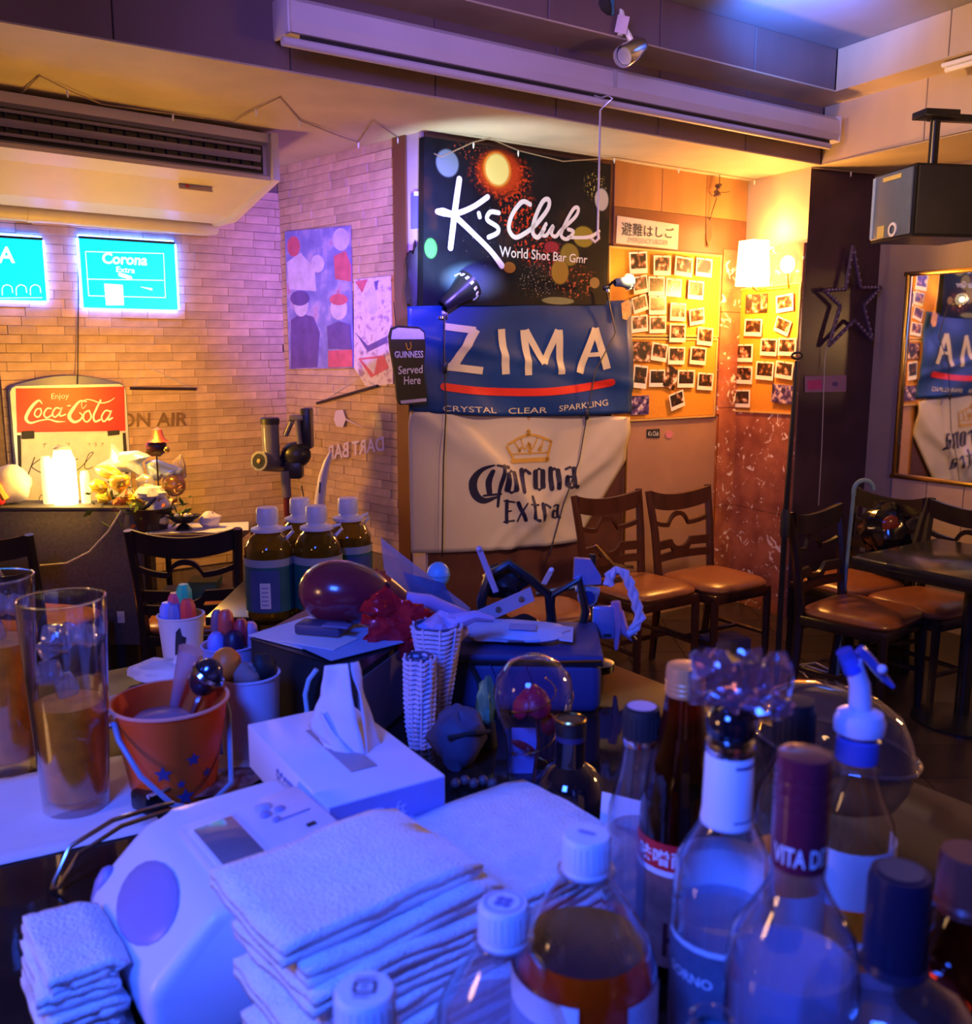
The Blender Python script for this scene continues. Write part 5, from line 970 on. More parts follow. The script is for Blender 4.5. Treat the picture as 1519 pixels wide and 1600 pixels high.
# table under the big bottles
t = thing('bottle_table', 'dark low table carrying the four large green bottles', 'table', (-.62, 3.28, 0)); obj('tabletop', bx((0, 0, .71), (.62, .5, .03), bev=.004), ebony, t)
for sx in (-1, 1):
    for sy in (-1, 1): obj('leg', B().tube([(sx * .28, sy * .2, 0), (sx * .28, sy * .2, .70)], .018, 6), ebony, t)
spirit = clear('amber_spirit', (.50, .40, .08), .05, 1.4, body=.5, bcol=(.22, .15, .015), refl=1.2)
def big_bottle(label, x, y, rz, src=None):
    if src: c = dup(src); c.location = (x, y, .726); c.rotation_euler = (0, 0, rad(rz)); c['label'] = label; return c
    t = thing('spirit_bottle', label, 'bottle', (x, y, .726), rz, 'large spirit bottles on the low table')
    obj('body', B().lathe([(0, 0), (.07, .0), (.078, .01), (.08, .2), (.077, .215), (.078, .23), (.06, .268), (.04, .285), (.034, .292), (0, .292)], 28), spirit, t)
    obj('label_band', B().lathe([(.0812, .03), (.0812, .18)], 28), mat('green_label', (.015, .12, .13), .4, var=.2), t)
    obj('label_trim', B().lathe([(.0815, .18), (.0815, .205)], 28), mat('pale_trim', (.3, .35, .4), .4), t)
    obj('label_panel', B().grid(lambda u, v: (.0818 * math.cos(rad(-125 + 70 * u)), .0818 * math.sin(rad(-125 + 70 * u)), .035 + .135 * v), 8, 1), mat('blue_label', (.05, .09, .25), .4), t)
    obj('price_label', B().grid(lambda u, v: (.0825 * math.cos(rad(-100 + 24 * u)), .0825 * math.sin(rad(-100 + 24 * u)), .045 + .085 * v), 4, 1), paper, t)
    for k in range(5): obj('barcode_line', B().grid(lambda u, v: (.0828 * math.cos(rad(-96 + 15 * u)), .0828 * math.sin(rad(-96 + 15 * u)), .055 + .014 * k + .005 * v), 3, 1), mat('bar_grey', (.3, .35, .6), .5), t, sm=False)
    obj('neck_ring', B().lathe([(.036, .285), (.055, .288), (.055, .297), (.034, .305), (.03, .315)], 24), white, t)
    obj('neck_handle', B().tube([(.05, 0, .293), (.078, 0, .30), (.082, 0, .285), (.06, 0, .262)], .006, 8), white, t)
    obj('cap', B().lathe([(.034, .312), (.036, .316), (.035, .36), (.032, .365), (0, .365)], 24), white, t); return t
bq = PT(424, 965, 3.15); b0 = big_bottle('large green labelled bottle at the front left of the low table', bq.x, bq.y, 0)
big_bottle('large bottle partly hidden behind the front left one', bq.x + .07, bq.y + .19, 25, b0); big_bottle('large bottle at the front right behind the maroon maraca', bq.x + .155, bq.y + .03, 12, b0); big_bottle('rear right large bottle below the white tusk', bq.x + .235, bq.y + .2, 40, b0)
# white curved tusk standing in the corner
pp = [(PY(x_, y_, 4.3)) for x_, y_ in ((500, 860), (499, 815), (500, 780), (505, 745), (511, 722), (517, 706))]
t = thing('white_horn', 'white curved plastic horn standing behind the large bottles', 'horn', (pp[0].x, pp[0].y, 0)); b = B().tube([(0, 0, 0), (0, 0, pp[0].z)] + [p - V((pp[0].x, pp[0].y, 0)) for p in pp[1:]], [.03, .029, .027, .025, .022, .016, .006], 14); obj('horn', b, mat('horn_white', (.62, .55, .66), .4), t)
q = PY(500, 762, 4.28) - V((pp[0].x, pp[0].y, 0)); obj('slot_mark', bx(tuple(q), (.006, .01, .05), rot=M.Rotation(.08, 3, 'Y')), blackm, t); obj('base', B().lathe([(0, 0), (.07, 0), (.06, .03), (.03, .05)], 16), white, t)
# ================================================================ BAR COUNTER
CZ = 1.08
Cn = V((-.054, 1.895, 0)); ce1 = V((-.81, -.587, 0)); ce2 = V((.576, -.817, 0))
poly = [Cn, Cn + ce2 * 1.95, V((1.07, .1, 0)), V((-1.45, .1, 0)), Cn + ce1 * 1.75]
inset = [Cn + V((-.02, -.12, 0)), Cn + ce2 * 1.9 + V((-.12, -.02, 0)), V((.95, .2, 0)), V((-1.35, .2, 0)), Cn + ce1 * 1.7 + V((.05, -.12, 0))]
t = thing('bar_counter', 'dark glossy bar counter corner carrying bottles, towels and glasses', 'counter', (0, 1.0, 0))
cm = mat('counter_top', (.022, .014, .012), .06, var=.5, scale=9, spec=.27)
obj('countertop', B().prism([(p.x, p.y - 1) for p in poly], CZ - .04, CZ, 'z'), cm, t, sm=False)
obj('counter_body', B().prism([(p.x, p.y - 1) for p in inset], 0, CZ - .04, 'z'), darkwall, t, sm=False)
edge = mat('edge_wood', (.22, .12, .09), .35, var=.2)
for p, d, l_ in ((Cn, ce1, 1.75), (Cn, ce2, 1.95)):
    m_ = p + d * l_ / 2 - V((0, 1, 0)); obj('edge_strip', bx((0, 0, 0), (l_, .008, .036), bev=.002), edge, t).matrix_local = M.Translation((m_.x, m_.y, CZ - .0195)) @ M.Rotation(math.atan2(d.y, d.x), 4, 'Z')
rU = 36.0
U_ = V((.809, .588, 0)); W_v = V((-.588, .809, 0))
def st(px, py, h): p = PZ(px, py, CZ + h); return (p.x, p.y, CZ)

# ---------------------------------------------------------------- bottles
liq_amber = mat('amber_liquid', (.98, .46, .02), .3, var=.3, scale=45, trl=.35)
liq_tea = mat('orange_drink', (.95, .085, .002), .12, var=.1, scale=10, trl=.45)
liq_dark = mat('liquid_surface', (.03, .015, .03), .06, var=.3, scale=20)  # dark reflection on the drink put into the surface colour
liq_clear = clear('clear_liquid', (.85, .88, .95), .03, 1.33, body=.32, bcol=(.65, .72, 1), refl=1.4)
brownglass = clear('brown_glass', (.35, .10, .02), .03, 1.55, body=.12, bcol=(.12, .03, .005), refl=1.4)
darkglass = mat('black_glass', (.006, .006, .012), .05, spec=.9, coat=.5)
labelw = mat('white_label', (.75, .77, .85), .5, var=.03)
ghost = mat('frost_label', (.6, .64, .85), .5, var=.05)
def curved(r, z0, z1, a0, a1, n=14): return B().grid(lambda u, v: (r * math.cos(rad(a0 + (a1 - a0) * u)), r * math.sin(rad(a0 + (a1 - a0) * u)), z0 + (z1 - z0) * v), n, 1)
def bottle(label, loc, prof, gm, cap=None, capm=None, liq=None, rz=0, name='bottle'):
    t = thing(name, label, 'bottle', loc, rz)
    obj('glass', B().lathe([(0, prof[0][1])] + prof, 32), gm, t)
    if liq:
        lm_, lz = liq; pr = [(max(r - .003, .001), z + (.002 if i == 0 else 0)) for i, (r, z) in enumerate(prof) if z < lz]
        r1 = next((a[0] + (b_[0] - a[0]) * (lz - a[1]) / (b_[1] - a[1]) for a, b_ in zip(prof, prof[1:]) if a[1] <= lz <= b_[1]), prof[0][0])
        obj('liquid', B().lathe([(0, prof[0][1] + .002)] + pr + [(r1 - .003, lz), (0, lz)], 32), lm_, t)
        if lm_ is liq_tea: obj('liquid_surface', B().lathe([(0, lz + .0006), (r1 - .0034, lz + .0006)], 32), liq_dark, t)
    if cap: obj('cap', B().lathe(cap, 24), capm, t)
    return t
def ribs(t, r, z0, z1, m_, n=22):
    for k in range(n): a = k * 2 * math.pi / n; obj('cap_rib', bx(((r - .0003) * math.cos(a), (r - .0003) * math.sin(a), (z0 + z1) / 2), (.001, .001, z1 - z0)), m_, t, sm=False)
# brown bottle with red Japanese label; warm reflection put into the cap colour
x = st(1072, 1036, .27)
t = bottle('tall brown bottle with orange lit cap and red Japanese label band', x, [(.03, 0), (.034, .006), (.034, .13), (.0325, .152), (.0265, .19), (.0185, .22), (.0148, .245), (.0145, .262)], brownglass, [(.0155, .244), (.0158, .262), (.0150, .268), (0, .27)], mat('warm_lit_cap', (.75, .35, .12), .35, metal=.2), (mat('dark_soy', (.02, .006, .004), .1), .178))
for z in (.246, .250, .254): obj('cap_thread', B().lathe([(.0158, z), (.0163, z + .001), (.0158, z + .002)], 24), MT['warm_lit_cap'], t)
obj('label_band', curved(.0345, .105, .128, -190, 10), red, t); obj('label_trim', curved(.0347, .1, .105, -190, 10), labelw, t); obj('label', curved(.0346, .02, .1, -190, 10), mat('brown_label', (.28, .11, .09), .5, var=.35, scale=60), t)
obj('lettering', text_map('味噌耐老', cyl_map(.0351, .109, .123, -165, -60), bold=.02, sub=1), labelw, t, sm=False)
obj('lettering', text_map('Hb', cyl_map(.0351, .03, .06, -120, -70), bold=.02, sub=1), mat('maroon_ink', (.08, .01, .015), .5), t, sm=False)
# white necked bottle, black ball stopper under film
x = st(1143, 1122, .285)
t = bottle('clear bottle with white neck sleeve and black ball stopper under crinkled film', x, [(.03, 0), (.0335, .006), (.0335, .165), (.030, .19), (.018, .213), (.0155, .222), (.0145, .262)], plast, None, None, (liq_clear, .15), name='bottle')
obj('neck_sleeve', B().lathe([(.0175, .214), (.0163, .224), (.0155, .262), (.0148, .263)], 28), mat('sleeve_white', (.8, .82, .9), .5, var=.02), t)
for z0 in (.219, .256): obj('sleeve_print', curved(.0168 if z0 < .24 else .0160, z0, z0 + .0018, -90, -25, 8), mat('blue_ink', (.05, .06, .3), .5), t)
obj('stopper', B().ball((0, 0, .281), .0165, 20), darkglass, t); obj('stopper_ring', B().lathe([(.0155, .262), (.0165, .266), (.0155, .27), (.012, .271)], 24), chrome, t)
obj('label', curved(.0338, .05, .135, -215, -70), mat('grey_label', (.12, .13, .2), .4, var=.3, scale=50), t); obj('label', curved(.0338, .05, .135, -66, 10), ghost, t); obj('label_trim', curved(.034, .135, .139, -215, 10), labelw, t); obj('back_label', curved(.0320, .142, .185, 20, 160), mat('back_label_white', (.65, .68, .8), .6), t)
obj('lettering', text_map('SORNO', cyl_map(.0343, .112, .119, -170, -112), bold=.02, sub=1), labelw, t, sm=False)
fm = clear('crinkle_film', (.85, .75, .9), .08, 1.5, body=.07, bcol=(.8, .65, .85), refl=3)
for k, (c_, r_) in enumerate((((-.012, -.004, .312), (.018, .012, .02)), ((.010, .0, .310), (.014, .011, .02)), ((.026, -.004, .314), (.011, .01, .016)), ((-.002, -.01, .302), (.016, .010, .008)), ((.02, -.008, .296), (.017, .009, .008)))): obj('film', crumple(c_, r_, 14, .55, 3.2, 20 + k), fm, t)
obj('film', B().tube([(-.02, -.01, .32), (-.028, -.008, .332)], [.01, .003], 6), fm, t)
# maroon capsule bottle
x = st(1258, 1172, .30)
t = bottle('clear bottle with maroon capsule neck and wide shoulders', x, [(.032, 0), (.037, .008), (.038, .165), (.034, .19), (.02, .212), (.0145, .225), (.0135, .255)], plast, [(.0152, .232), (.0155, .25), (.0152, .292), (.0145, .298), (0, .30)], mat('maroon_capsule', (.16, .015, .035), .25, coat=.5), (liq_clear, .172))
for z in (.268, .276, .284): obj('capsule_groove', B().lathe([(.0156, z), (.0151, z + .0015), (.0156, z + .003)], 24), MT['maroon_capsule'], t)
obj('lettering', text_map('VITA DITA', cyl_map(.0158, .237, .248, -165, -15), bold=.02, sub=1), labelw, t, sm=False); obj('label', curved(.0383, .04, .12, -180, -20), ghost, t); obj('back_label', curved(.0365, .05, .168, 20, 160), mat('lilac_back', (.6, .64, .85), .5), t)
# black capped slim bottle behind
x = st(1243, 1092, .27)
t = bottle('slim clear bottle with tall black cap behind the maroon capsule bottle', x, [(.026, 0), (.029, .006), (.029, .17), (.024, .2), (.0135, .222), (.012, .245)], glass, [(.0145, .236), (.0148, .262), (.0138, .269), (0, .27)], blackm, (liq_amber, .15)); ribs(t, .0148, .238, .262, blackm)
obj('label', curved(.0293, .04, .13, -200, 20), ghost, t)
# pourer bottle
x = st(1345, 1105, .262)
t = bottle('clear bottle with blue spout pourer and white label over amber liquid', x, [(.026, 0), (.031, .006), (.0315, .15), (.029, .175), (.018, .198), (.0145, .212), (.0135, .24)], glass, [(.0155, .222), (.016, .226), (.0155, .238), (.013, .24)], mat('blue_collar', (.07, .1, .45), .3), (liq_amber, .115))
obj('label', curved(.0318, .118, .162, -205, 10), mat('bright_label', (.72, .74, .82), .5), t)
pm = mat('pourer_white', (.62, .62, .8), .3); obj('pourer_flange', B().lathe([(.012, .24), (.018, .244), (.0185, .252), (.016, .258), (.009, .261), (0, .262)], 24), pm, t)
obj('spout', B().tube([(0, 0, .258), (-.002, 0, .28), (-.008, 0, .296)], [.0085, .0075, .0065], 12), pm, t); obj('spout_tip', B().tube([(-.007, 0, .29), (-.015, 0, .305)], [.0075, .006], 12), clear('blue_plastic', (.25, .4, 1), .05, body=.5, bcol=(.15, .25, 1), refl=1.3), t)
obj('spout_lid', B().tube([(-.004, 0, .306), (.004, 0, .298), (.016, 0, .284), (.022, -.002, .278)], [.004, .004, .003, .0015], 8), MT['blue_plastic'], t); obj('hinge', B().ball((.011, -.006, .293), .0035, 8), pm, t)
# clear bottle with black screw cap, left of the brown bottle
x = st(1003, 1105, .228)
t = bottle('small clear bottle with black cap left of the brown bottle', x, [(.026, 0), (.029, .006), (.029, .10), (.025, .14), (.0155, .18), (.0135, .2), (.014, .204)], plast, [(.0152, .203), (.0155, .223), (.0145, .228), (0, .229)], blackm, (liq_clear, .12)); ribs(t, .0155, .205, .222, blackm)
obj('cap_top', B().lathe([(0, .2295), (.012, .2292)], 20), mat('cap_lilac', (.5, .42, .55), .5), t)
obj('tear_ring', B().lathe([(.0155, .197), (.016, .2), (.0155, .203)], 20), chrome, t)
# black round flask
x = st(892, 1122, .135)
t = bottle('squat round black bottle with straight black neck behind the white towels', x, [(.018, 0), (.032, .01), (.0395, .032), (.040, .045), (.036, .063), (.026, .077), (.0165, .084), (.0158, .088), (.0158, .118)], darkglass, [(.0165, .118), (.0168, .131), (.0160, .134), (0, .135)], black, None); obj('cap_seal', B().lathe([(.0162, .112), (.0162, .118)], 20), mat('seal_navy', (.03, .03, .12), .3), t)
obj('foil_edge', B().lathe([(.0165, .133), (.0170, .1345), (.0162, .136)], 20), gold, t)
# PET bottles at the front
def pet(label, px, py, h, rb, liq, lz, capc):
    x = st(px, py, h); sh = h - .022
    t = bottle(label, x, [(rb * .8, 0), (rb, .008), (rb, sh * .62), (rb * .98, sh * .69), (rb * .85, sh * .78), (rb * .52, sh * .90), (.0165, sh * .96), (.0145, sh)], plast, [(.0148, h - .021), (.0152, h - .019), (.0150, h - .002), (.0138, h), (0, h + .0005)], capc, (liq, lz))
    [c for c in t.children if c.name.startswith('glass')][0].data.materials[0] = clear('pet_clear', (.95, .96, .98), .05, 1.5, refl=2.0) if liq is liq_tea else plast
    obj('neck_ring', B().lathe([(.0135, h - .026), (.018, h - .0255), (.018, h - .023), (.0145, h - .022)], 24), plast, t); obj('tamper_ring', B().lathe([(.0150, h - .0245), (.0154, h - .024), (.0154, h - .0215), (.015, h - .021)], 24), capc, t); ribs(t, .0151, h - .018, h - .003, capc, 26); return t
pcap = mat('pet_cap', (.72, .75, .92), .45, var=.02)
t = pet('large plastic bottle of orange drink with white cap', 917, 1303, .225, .046, liq_tea, .152, pcap); obj('label', curved(.0464, .03, .139, -205, -100), labelw, t); obj('label_tag', curved(.0466, .04, .136, -62, -15), mat('tag_lilac', (.55, .58, .75), .5, var=.25, scale=60), t); obj('cap_print', B().ribbon([(-.004, .002), (.004, -.002)], .003, 0).join(bmesh.new()), mat('cap_ink', (.15, .18, .45), .5), t, sm=False)
[c for c in t.children if c.name.startswith('cap_print')][0].matrix_local = M.Translation((0, 0, .2262)) @ M.Rotation(rad(-90), 4, 'X')
t = pet('clear plastic bottle with white cap at the bottom centre', 787, 1410, .198, .043, liq_clear, .12, pcap); b = B()
for k in range(4): a = k * math.pi / 2 + .4; b.ball((.0035 * math.cos(a), .0035 * math.sin(a), .1985), (.003, .003, .0006), 8)
obj('cap_print', b, MT['cap_ink'], t); obj('cap_print', B().lathe([(.0105, .1988), (.0115, .1988)], 24), MT['cap_ink'], t); obj('label', curved(.0432, .03, .1, -170, -10), mat('blue_film_label', (.3, .38, .75), .4, var=.1), t)
t = pet('plastic bottle at the bottom edge with square print on its white cap', 570, 1545, .212, .034, liq_clear, .14, pcap); b = B()
for (a, c_, d_, e_) in ((-.005, -.004, .005, -.004), (.005, -.004, .005, .004), (.005, .004, -.005, .004), (-.005, .004, -.005, -.004), (-.002, 0, .002, 0)): b.ribbon([(a, c_), (d_, e_)], .0016, 0, False, False)
b2 = obj('cap_print', b, inkb, t, sm=False); b2.matrix_local = M.Translation((0, 0, .2132)) @ M.Rotation(rad(-90), 4, 'X'); b2 = obj('cap_print', B().ribbon([(-.005, .007), (.005, .0075)], .0012, 0).ribbon([(-.005, -.007), (.002, -.0072)], .0012, 0), MT['cap_ink'], t, sm=False); b2.matrix_local = M.Translation((0, 0, .2132)) @ M.Rotation(rad(-90), 4, 'X')
# dark-capped squat bottle lower right
x = st(1408, 1362, .232)
t = bottle('squat clear bottle with dark stopper at the lower right corner', x, [(.04, 0), (.049, .008), (.050, .13), (.047, .150), (.033, .166), (.0175, .174), (.0155, .18)], plast, [(.0165, .176), (.0172, .18), (.0172, .226), (.0158, .232), (0, .2325)], mat('navy_stopper', (.012, .012, .035), .3), (liq_clear, .125)); obj('label', curved(.0503, .02, .125, -190, -105), mat('framed_label', (.7, .72, .82), .5), t); obj('label_frame', curved(.0505, .112, .115, -186, -109), inkb, t); obj('label_frame', curved(.0505, .025, .112, -112, -109, 3), inkb, t); obj('back_label', curved(.0480, .02, .135, 0, 180), ghost, t); obj('stopper_ring', B().lathe([(.0165, .172), (.019, .175), (.0175, .179)], 24), MT['navy_stopper'], t)
obj('cork_top', B().lathe([(0, .2332), (.0125, .233)], 20), mat('cork_brown', (.14, .08, .06), .6), t)
x = st(1516, 1332, .225)
t = bottle('dark red capped bottle cut by the right edge', x, [(.03, 0), (.036, .008), (.036, .15), (.024, .178), (.0155, .19), (.0145, .2)], brownglass, [(.0165, .186), (.0168, .19), (.0168, .219), (.0155, .225), (0, .225)], mat('copper_capsule', (.25, .05, .03), .3, coat=.3), None); obj('label', curved(.0363, .03, .12, -180, -20), mat('dark_red_label', (.15, .02, .02), .4), t); obj('cap_ring', B().lathe([(.0168, .19), (.0185, .193), (.0168, .196)], 24), MT['copper_capsule'], t)
x = st(1112, 1590, .165); t = bottle('open small bottle mouth at the bottom edge between the clear bottles', x, [(.02, 0), (.024, .006), (.024, .11), (.012, .14), (.0105, .155), (.0118, .157), (.0118, .165), (.0095, .166), (.009, .15)], plast, None, None, (liq_clear, .1)); obj('mouth_ring', B().lathe([(.0105, .15), (.0135, .152), (.0135, .156), (.0105, .158)], 20), mat('teal_ring', (.05, .2, .3), .3), t); obj('label', curved(.0243, .02, .1, -180, 0), ghost, t)
# clear domed cover behind the bottles
p = PZ(1300, 1165, CZ); t = thing('clear_cover', 'clear oval plastic cover behind the spout bottle', 'cover', (p.x, p.y, CZ), -55)
b = B(); pr = [(.118, 0), (.113, .006), (.108, .03), (.092, .058), (.06, .075), (.03, .081), (0, .082)]; b.lathe(pr, 36); 
for v in b.bm.verts: v.co.y *= .62
obj('dome', b, clear('smoky_cover', (.75, .75, .82), .05, 1.5, body=.06, bcol=(.5, .5, .7), refl=1.6), t); b = B(); b.tube([(.118 * math.cos(k * math.pi / 18), .118 * .62 * math.sin(k * math.pi / 18), .003) for k in range(37)], .003, 6); obj('rim', b, plast, t)

# ---------------------------------------------------------------- white towels
def towel_mesh(w_, d_, th, seed, turns=3):
    rr = random.Random(seed); n = turns; g = th / n; path = []
    for k in range(n):
        xs = [-w_ / 2 + w_ * i / 9 for i in range(10)]
        if k % 2: xs = xs[::-1]
        off = rr.uniform(-.008, .006)
        for x_ in (xs[1:] if k else xs): path.append((x_ + (off if abs(x_) > w_ * .45 and x_ > 0 else 0), g * (k + .5)))
        if k < n - 1: sgn = -1 if k % 2 else 1; path.append((sgn * (w_ / 2 + g * .7), g * (k + 1)))
    def f(u, v):
        s_ = u * (len(path) - 1); i = min(int(s_), len(path) - 2); a = path[i]; b_ = path[i + 1]; q = s_ - i; x_ = a[0] * (1 - q) + b_[0] * q; z_ = a[1] * (1 - q) + b_[1] * q
        y_ = (v - .5) * d_; nn = noise.noise(V((x_ * 12, y_ * 12, seed))) * .009 + noise.noise(V((x_ * 45, y_ * 45, seed + 5))) * .0015
        return (x_ + noise.noise(V((0, y_ * 30, seed + s_))) * .003, y_ + noise.noise(V((x_ * 30, s_, seed))) * .003, z_ + nn * .6)
    return finish(B().grid(f, (len(path) - 1), 16), towelm, True, 80)
tms = [towel_mesh(.16, .115, .0150, k, 2) for k in range(4)]; tms2 = [towel_mesh(.185, .17, .016, 10 + k, 2) for k in range(3)]; tms3 = [towel_mesh(.05, .095, .0140, 20 + k, 2) for k in range(3)]
ORD = ['lowest', 'second from the bottom', 'third from the bottom', 'fourth from the bottom', 'fifth from the bottom', 'sixth from the bottom', 'seventh from the bottom', 'eighth from the bottom', 'second from the top', 'topmost']
def towel_stack(c, rz, ms, n, dz, lab, group, shift=.004, top=None):
    for k in range(n):
        o = bpy.data.objects.new('folded_towel', ms[k % len(ms)]); COL.objects.link(o); w_ = ORD[k] if k < n - 2 else ORD[10 - n + k]
        tag(o, 'folded white towel, %s of %s' % (w_, lab), 'towel', group); q = V((c[0], c[1], CZ + .001 + k * dz)) + U_ * R.uniform(-shift, shift) + W_v * R.uniform(-shift, shift) + (top(k) if top else V((0, 0, 0)))
        o.location = q; o.rotation_euler = (R.uniform(-.012, .012), R.uniform(-.012, .012), rad(rz + R.uniform(-5, 5))); solid(o, .0062, 0)
towel_stack((-.096, .648), 38, tms, 9, .0158, 'the tall front stack beside the white machine', 'towels in the front stack', .004, lambda k: U_ * (-.004 * max(0, k - 6) + .003 * (9 - k) * (k % 2)) + W_v * (.004 * max(0, k - 6) - .0035 * (9 - k)))
towel_stack((.018, .80), 43, tms2, 5, .0165, 'the wide pile behind the clear bottle', 'towels in the wide pile')
towel_stack((-.322, .662), 36, tms3, 5, .0145, 'the small stack left of the white machine', 'towels in the left stack')

# ---------------------------------------------------------------- white machine with display
t = thing('white_machine', 'white counter machine with grey display and grey grip beside the towel stack', 'machine', (-.226, .752, CZ), rU)
mw = mat('machine_white', (.70, .72, .86), .35, var=.02); mg = mat('machine_grey', (.26, .24, .5), .4, var=.03)
b = B(); b.prism([(-.085, 0), (-.096, .03), (-.096, .060), (-.045, .107), (-.02, .111), (.085, .116), (.085, 0)], -.105, .07)
bmesh.ops.bevel(b.bm, geom=[e for e in b.bm.edges], offset=.012, segments=3, affect='EDGES', profile=.6); obj('housing', b, mw, t, ang=60)
tilt = M.Rotation(-.07, 3, 'Y')
obj('control_panel', bx((.026, -.030, .114), (.112, .112, .012), rot=tilt, bev=.004), mat('panel_white', (.62, .63, .8), .35), t)
obj('display', bx((-.005, -.034, .1185), (.034, .082, .004), rot=tilt, bev=.001), mat('lcd_grey', (.16, .15, .2), .12, var=.15), t)
obj('display_bezel', bx((-.005, -.034, .1165), (.042, .092, .006), rot=tilt, bev=.002), mw, t)
for (bx_, by_, r_, m_) in ((.052, .034, .008, mat('button_grey', (.4, .4, .62), .4)), (.062, .022, .0055, mg), (.048, .020, .0055, mg), (.052, .006, .0045, mg)): obj('button', B().ball((bx_ - .012, by_ - .03, .1220), (r_, r_ * .8, .003), 12), m_, t)
obj('arrow_mark', bx((.06, -.05, .1228), (.008, .005, .0012), rot=tilt), inkb, t, sm=False); obj('print_line', bx((.055, -.026, .1228), (.03, .0014, .001), rot=tilt), mg, t, sm=False)
obj('grip', B().ball((-.071, -.020, .0842), (.029, .05, .004), 20, rot=M.Rotation(-.765, 3, 'Y')), mg, t); obj('side_grip', B().ball((-.083, .060, .045), (.014, .013, .036), 14, rot=M.Rotation(.1, 3, 'Y')), mg, t)
obj('seam', bx((-.090, -.015, .048), (.01, .15, .002), bev=.0005), mat('seam_grey', (.25, .25, .5), .5), t, sm=False)
# keys, tongs and wallet left of the machine
p = PZ(268, 1250, CZ); t = thing('card_case', 'black card case with chrome edge behind the white machine', 'case', (p.x, p.y, CZ), 50); obj('cover', bx((0, 0, .012), (.085, .035, .024), bev=.005), black, t); obj('chrome_edge', B().tube([(-.04, -.019, .025), (0, -.02, .027), (.042, -.018, .026)], .003, 8), chrome, t); obj('snap', B().lathe([(0, .024), (.007, .024), (.005, .027), (0, .028)], 12, c=(.02, 0, 0)), gold, t)
p = PZ(180, 1290, CZ + .045); t = thing('wire_tongs', 'thin chrome wire tongs resting against the white machine', 'tongs', (p.x, p.y + .005, CZ + .018), 48)
for s in (-1, 1): obj('arm', B().tube([(-.065, s * .005, -.013), (-.045, s * .010, .016), (0, s * .009, .027), (.05, s * .008, .024), (.07, s * .014, .018)], .0024, 8), chrome, t)
obj('bow', B().tube([(-.065, -.005, -.013), (-.069, 0, -.015), (-.065, .005, -.013)], .0024, 8), chrome, t)
# ---------------------------------------------------------------- tissue box
BH = .05; TB = CZ + .062; La, Fr, Rt = PZ(387, 1132, TB + BH), PZ(517, 1266, TB + BH), PZ(695, 1210, TB + BH)
d1 = (Fr - La); ang = math.degrees(math.atan2(d1.y, d1.x)); c_ = (La + Rt) / 2; wx, wy = d1.length, abs((Rt - Fr).dot(V((-d1.y, d1.x, 0)).normalized()))
wx *= .97
t = thing('dark_riser', 'low black box under the white tissue box', 'box', (c_.x, c_.y, CZ), ang); obj('case', bx((0, 0, .030), (wx * .9, wy * .86, .060), bev=.003), blackm, t); obj('lid_line', bx((0, 0, .05), (wx * .905, wy * .865, .002)), black, t, sm=False)
t = thing('tissue_box', 'white tissue box with a raised tissue beside the orange bucket', 'tissue box', (c_.x, c_.y, TB), ang)
obj('carton', bx((0, 0, BH / 2), (wx, wy, BH), bev=.0015), mat('box_white', (.70, .73, .92), .55, var=.02), t); obj('end_panel', bx((wx / 2 + .0006, 0, BH / 2), (.0012, wy - .004, BH - .004)), mat('box_end', (.22, .25, .66), .5), t, sm=False)
obj('slot', bx((0, .0, BH + .0005), (.12, .028, .001)), mat('slot_grey', (.35, .3, .35), .6), t, sm=False)
b = text_map('SCOTTIE', lambda u, v: (-.02 + .065 * u, -wy / 2 - .0012, .014 + .022 * v), bold=.01); obj('lettering', b, mat('box_ink', (.22, .25, .6), .5), t, sm=False)
b = text_map('iDeft', lambda u, v: (wx / 2 + .002, -.022 + .04 * u, .024 + .013 * v), bold=.005); obj('lettering', b, mat('box_ink_pale', (.5, .54, .95), .5), t, sm=False)
obj('fine_print', bx((wx / 2 + .0018, 0, .017), (.0006, .05, .003)), MT['box_ink_pale'], t, sm=False)
inv = M.Translation((c_.x, c_.y, TB)) @ M.Rotation(rad(ang), 4, 'Z'); inv.invert(); tisY = c_.y
tm_ = mat('tissue', (.72, .76, .98), .8, var=.02, trl=.25)
def sheet(cs, dy, sd):
    q = [inv @ PY(x_, y_, tisY + d_) for (x_, y_), d_ in zip(cs, dy)]
    def f(u, v):
        p_ = (q[0] * (1 - u) + q[1] * u) * (1 - v) + (q[3] * (1 - u) + q[2] * u) * v
        return p_ + V((0, .004 * math.sin(u * 4 + v * 3) + .003 * noise.noise(V((u * 4, v * 5, sd))), 0))
    return B().grid(f, 10, 14)
b = sheet(((507, 1041), (548, 1036), (574, 1208), (481, 1134)), (.0, -.005, -.02, .015), 1); b.join(sheet(((548, 1036), (561, 1033), (606, 1196), (574, 1208)), (-.005, .012, .012, -.02), 2).bm); b.join(sheet(((481, 1134), (505, 1110), (574, 1208), (515, 1190)), (.015, .0, -.02, -.01), 3).bm)
o = obj('tissue', b, tm_, t); solid(o, .0012)
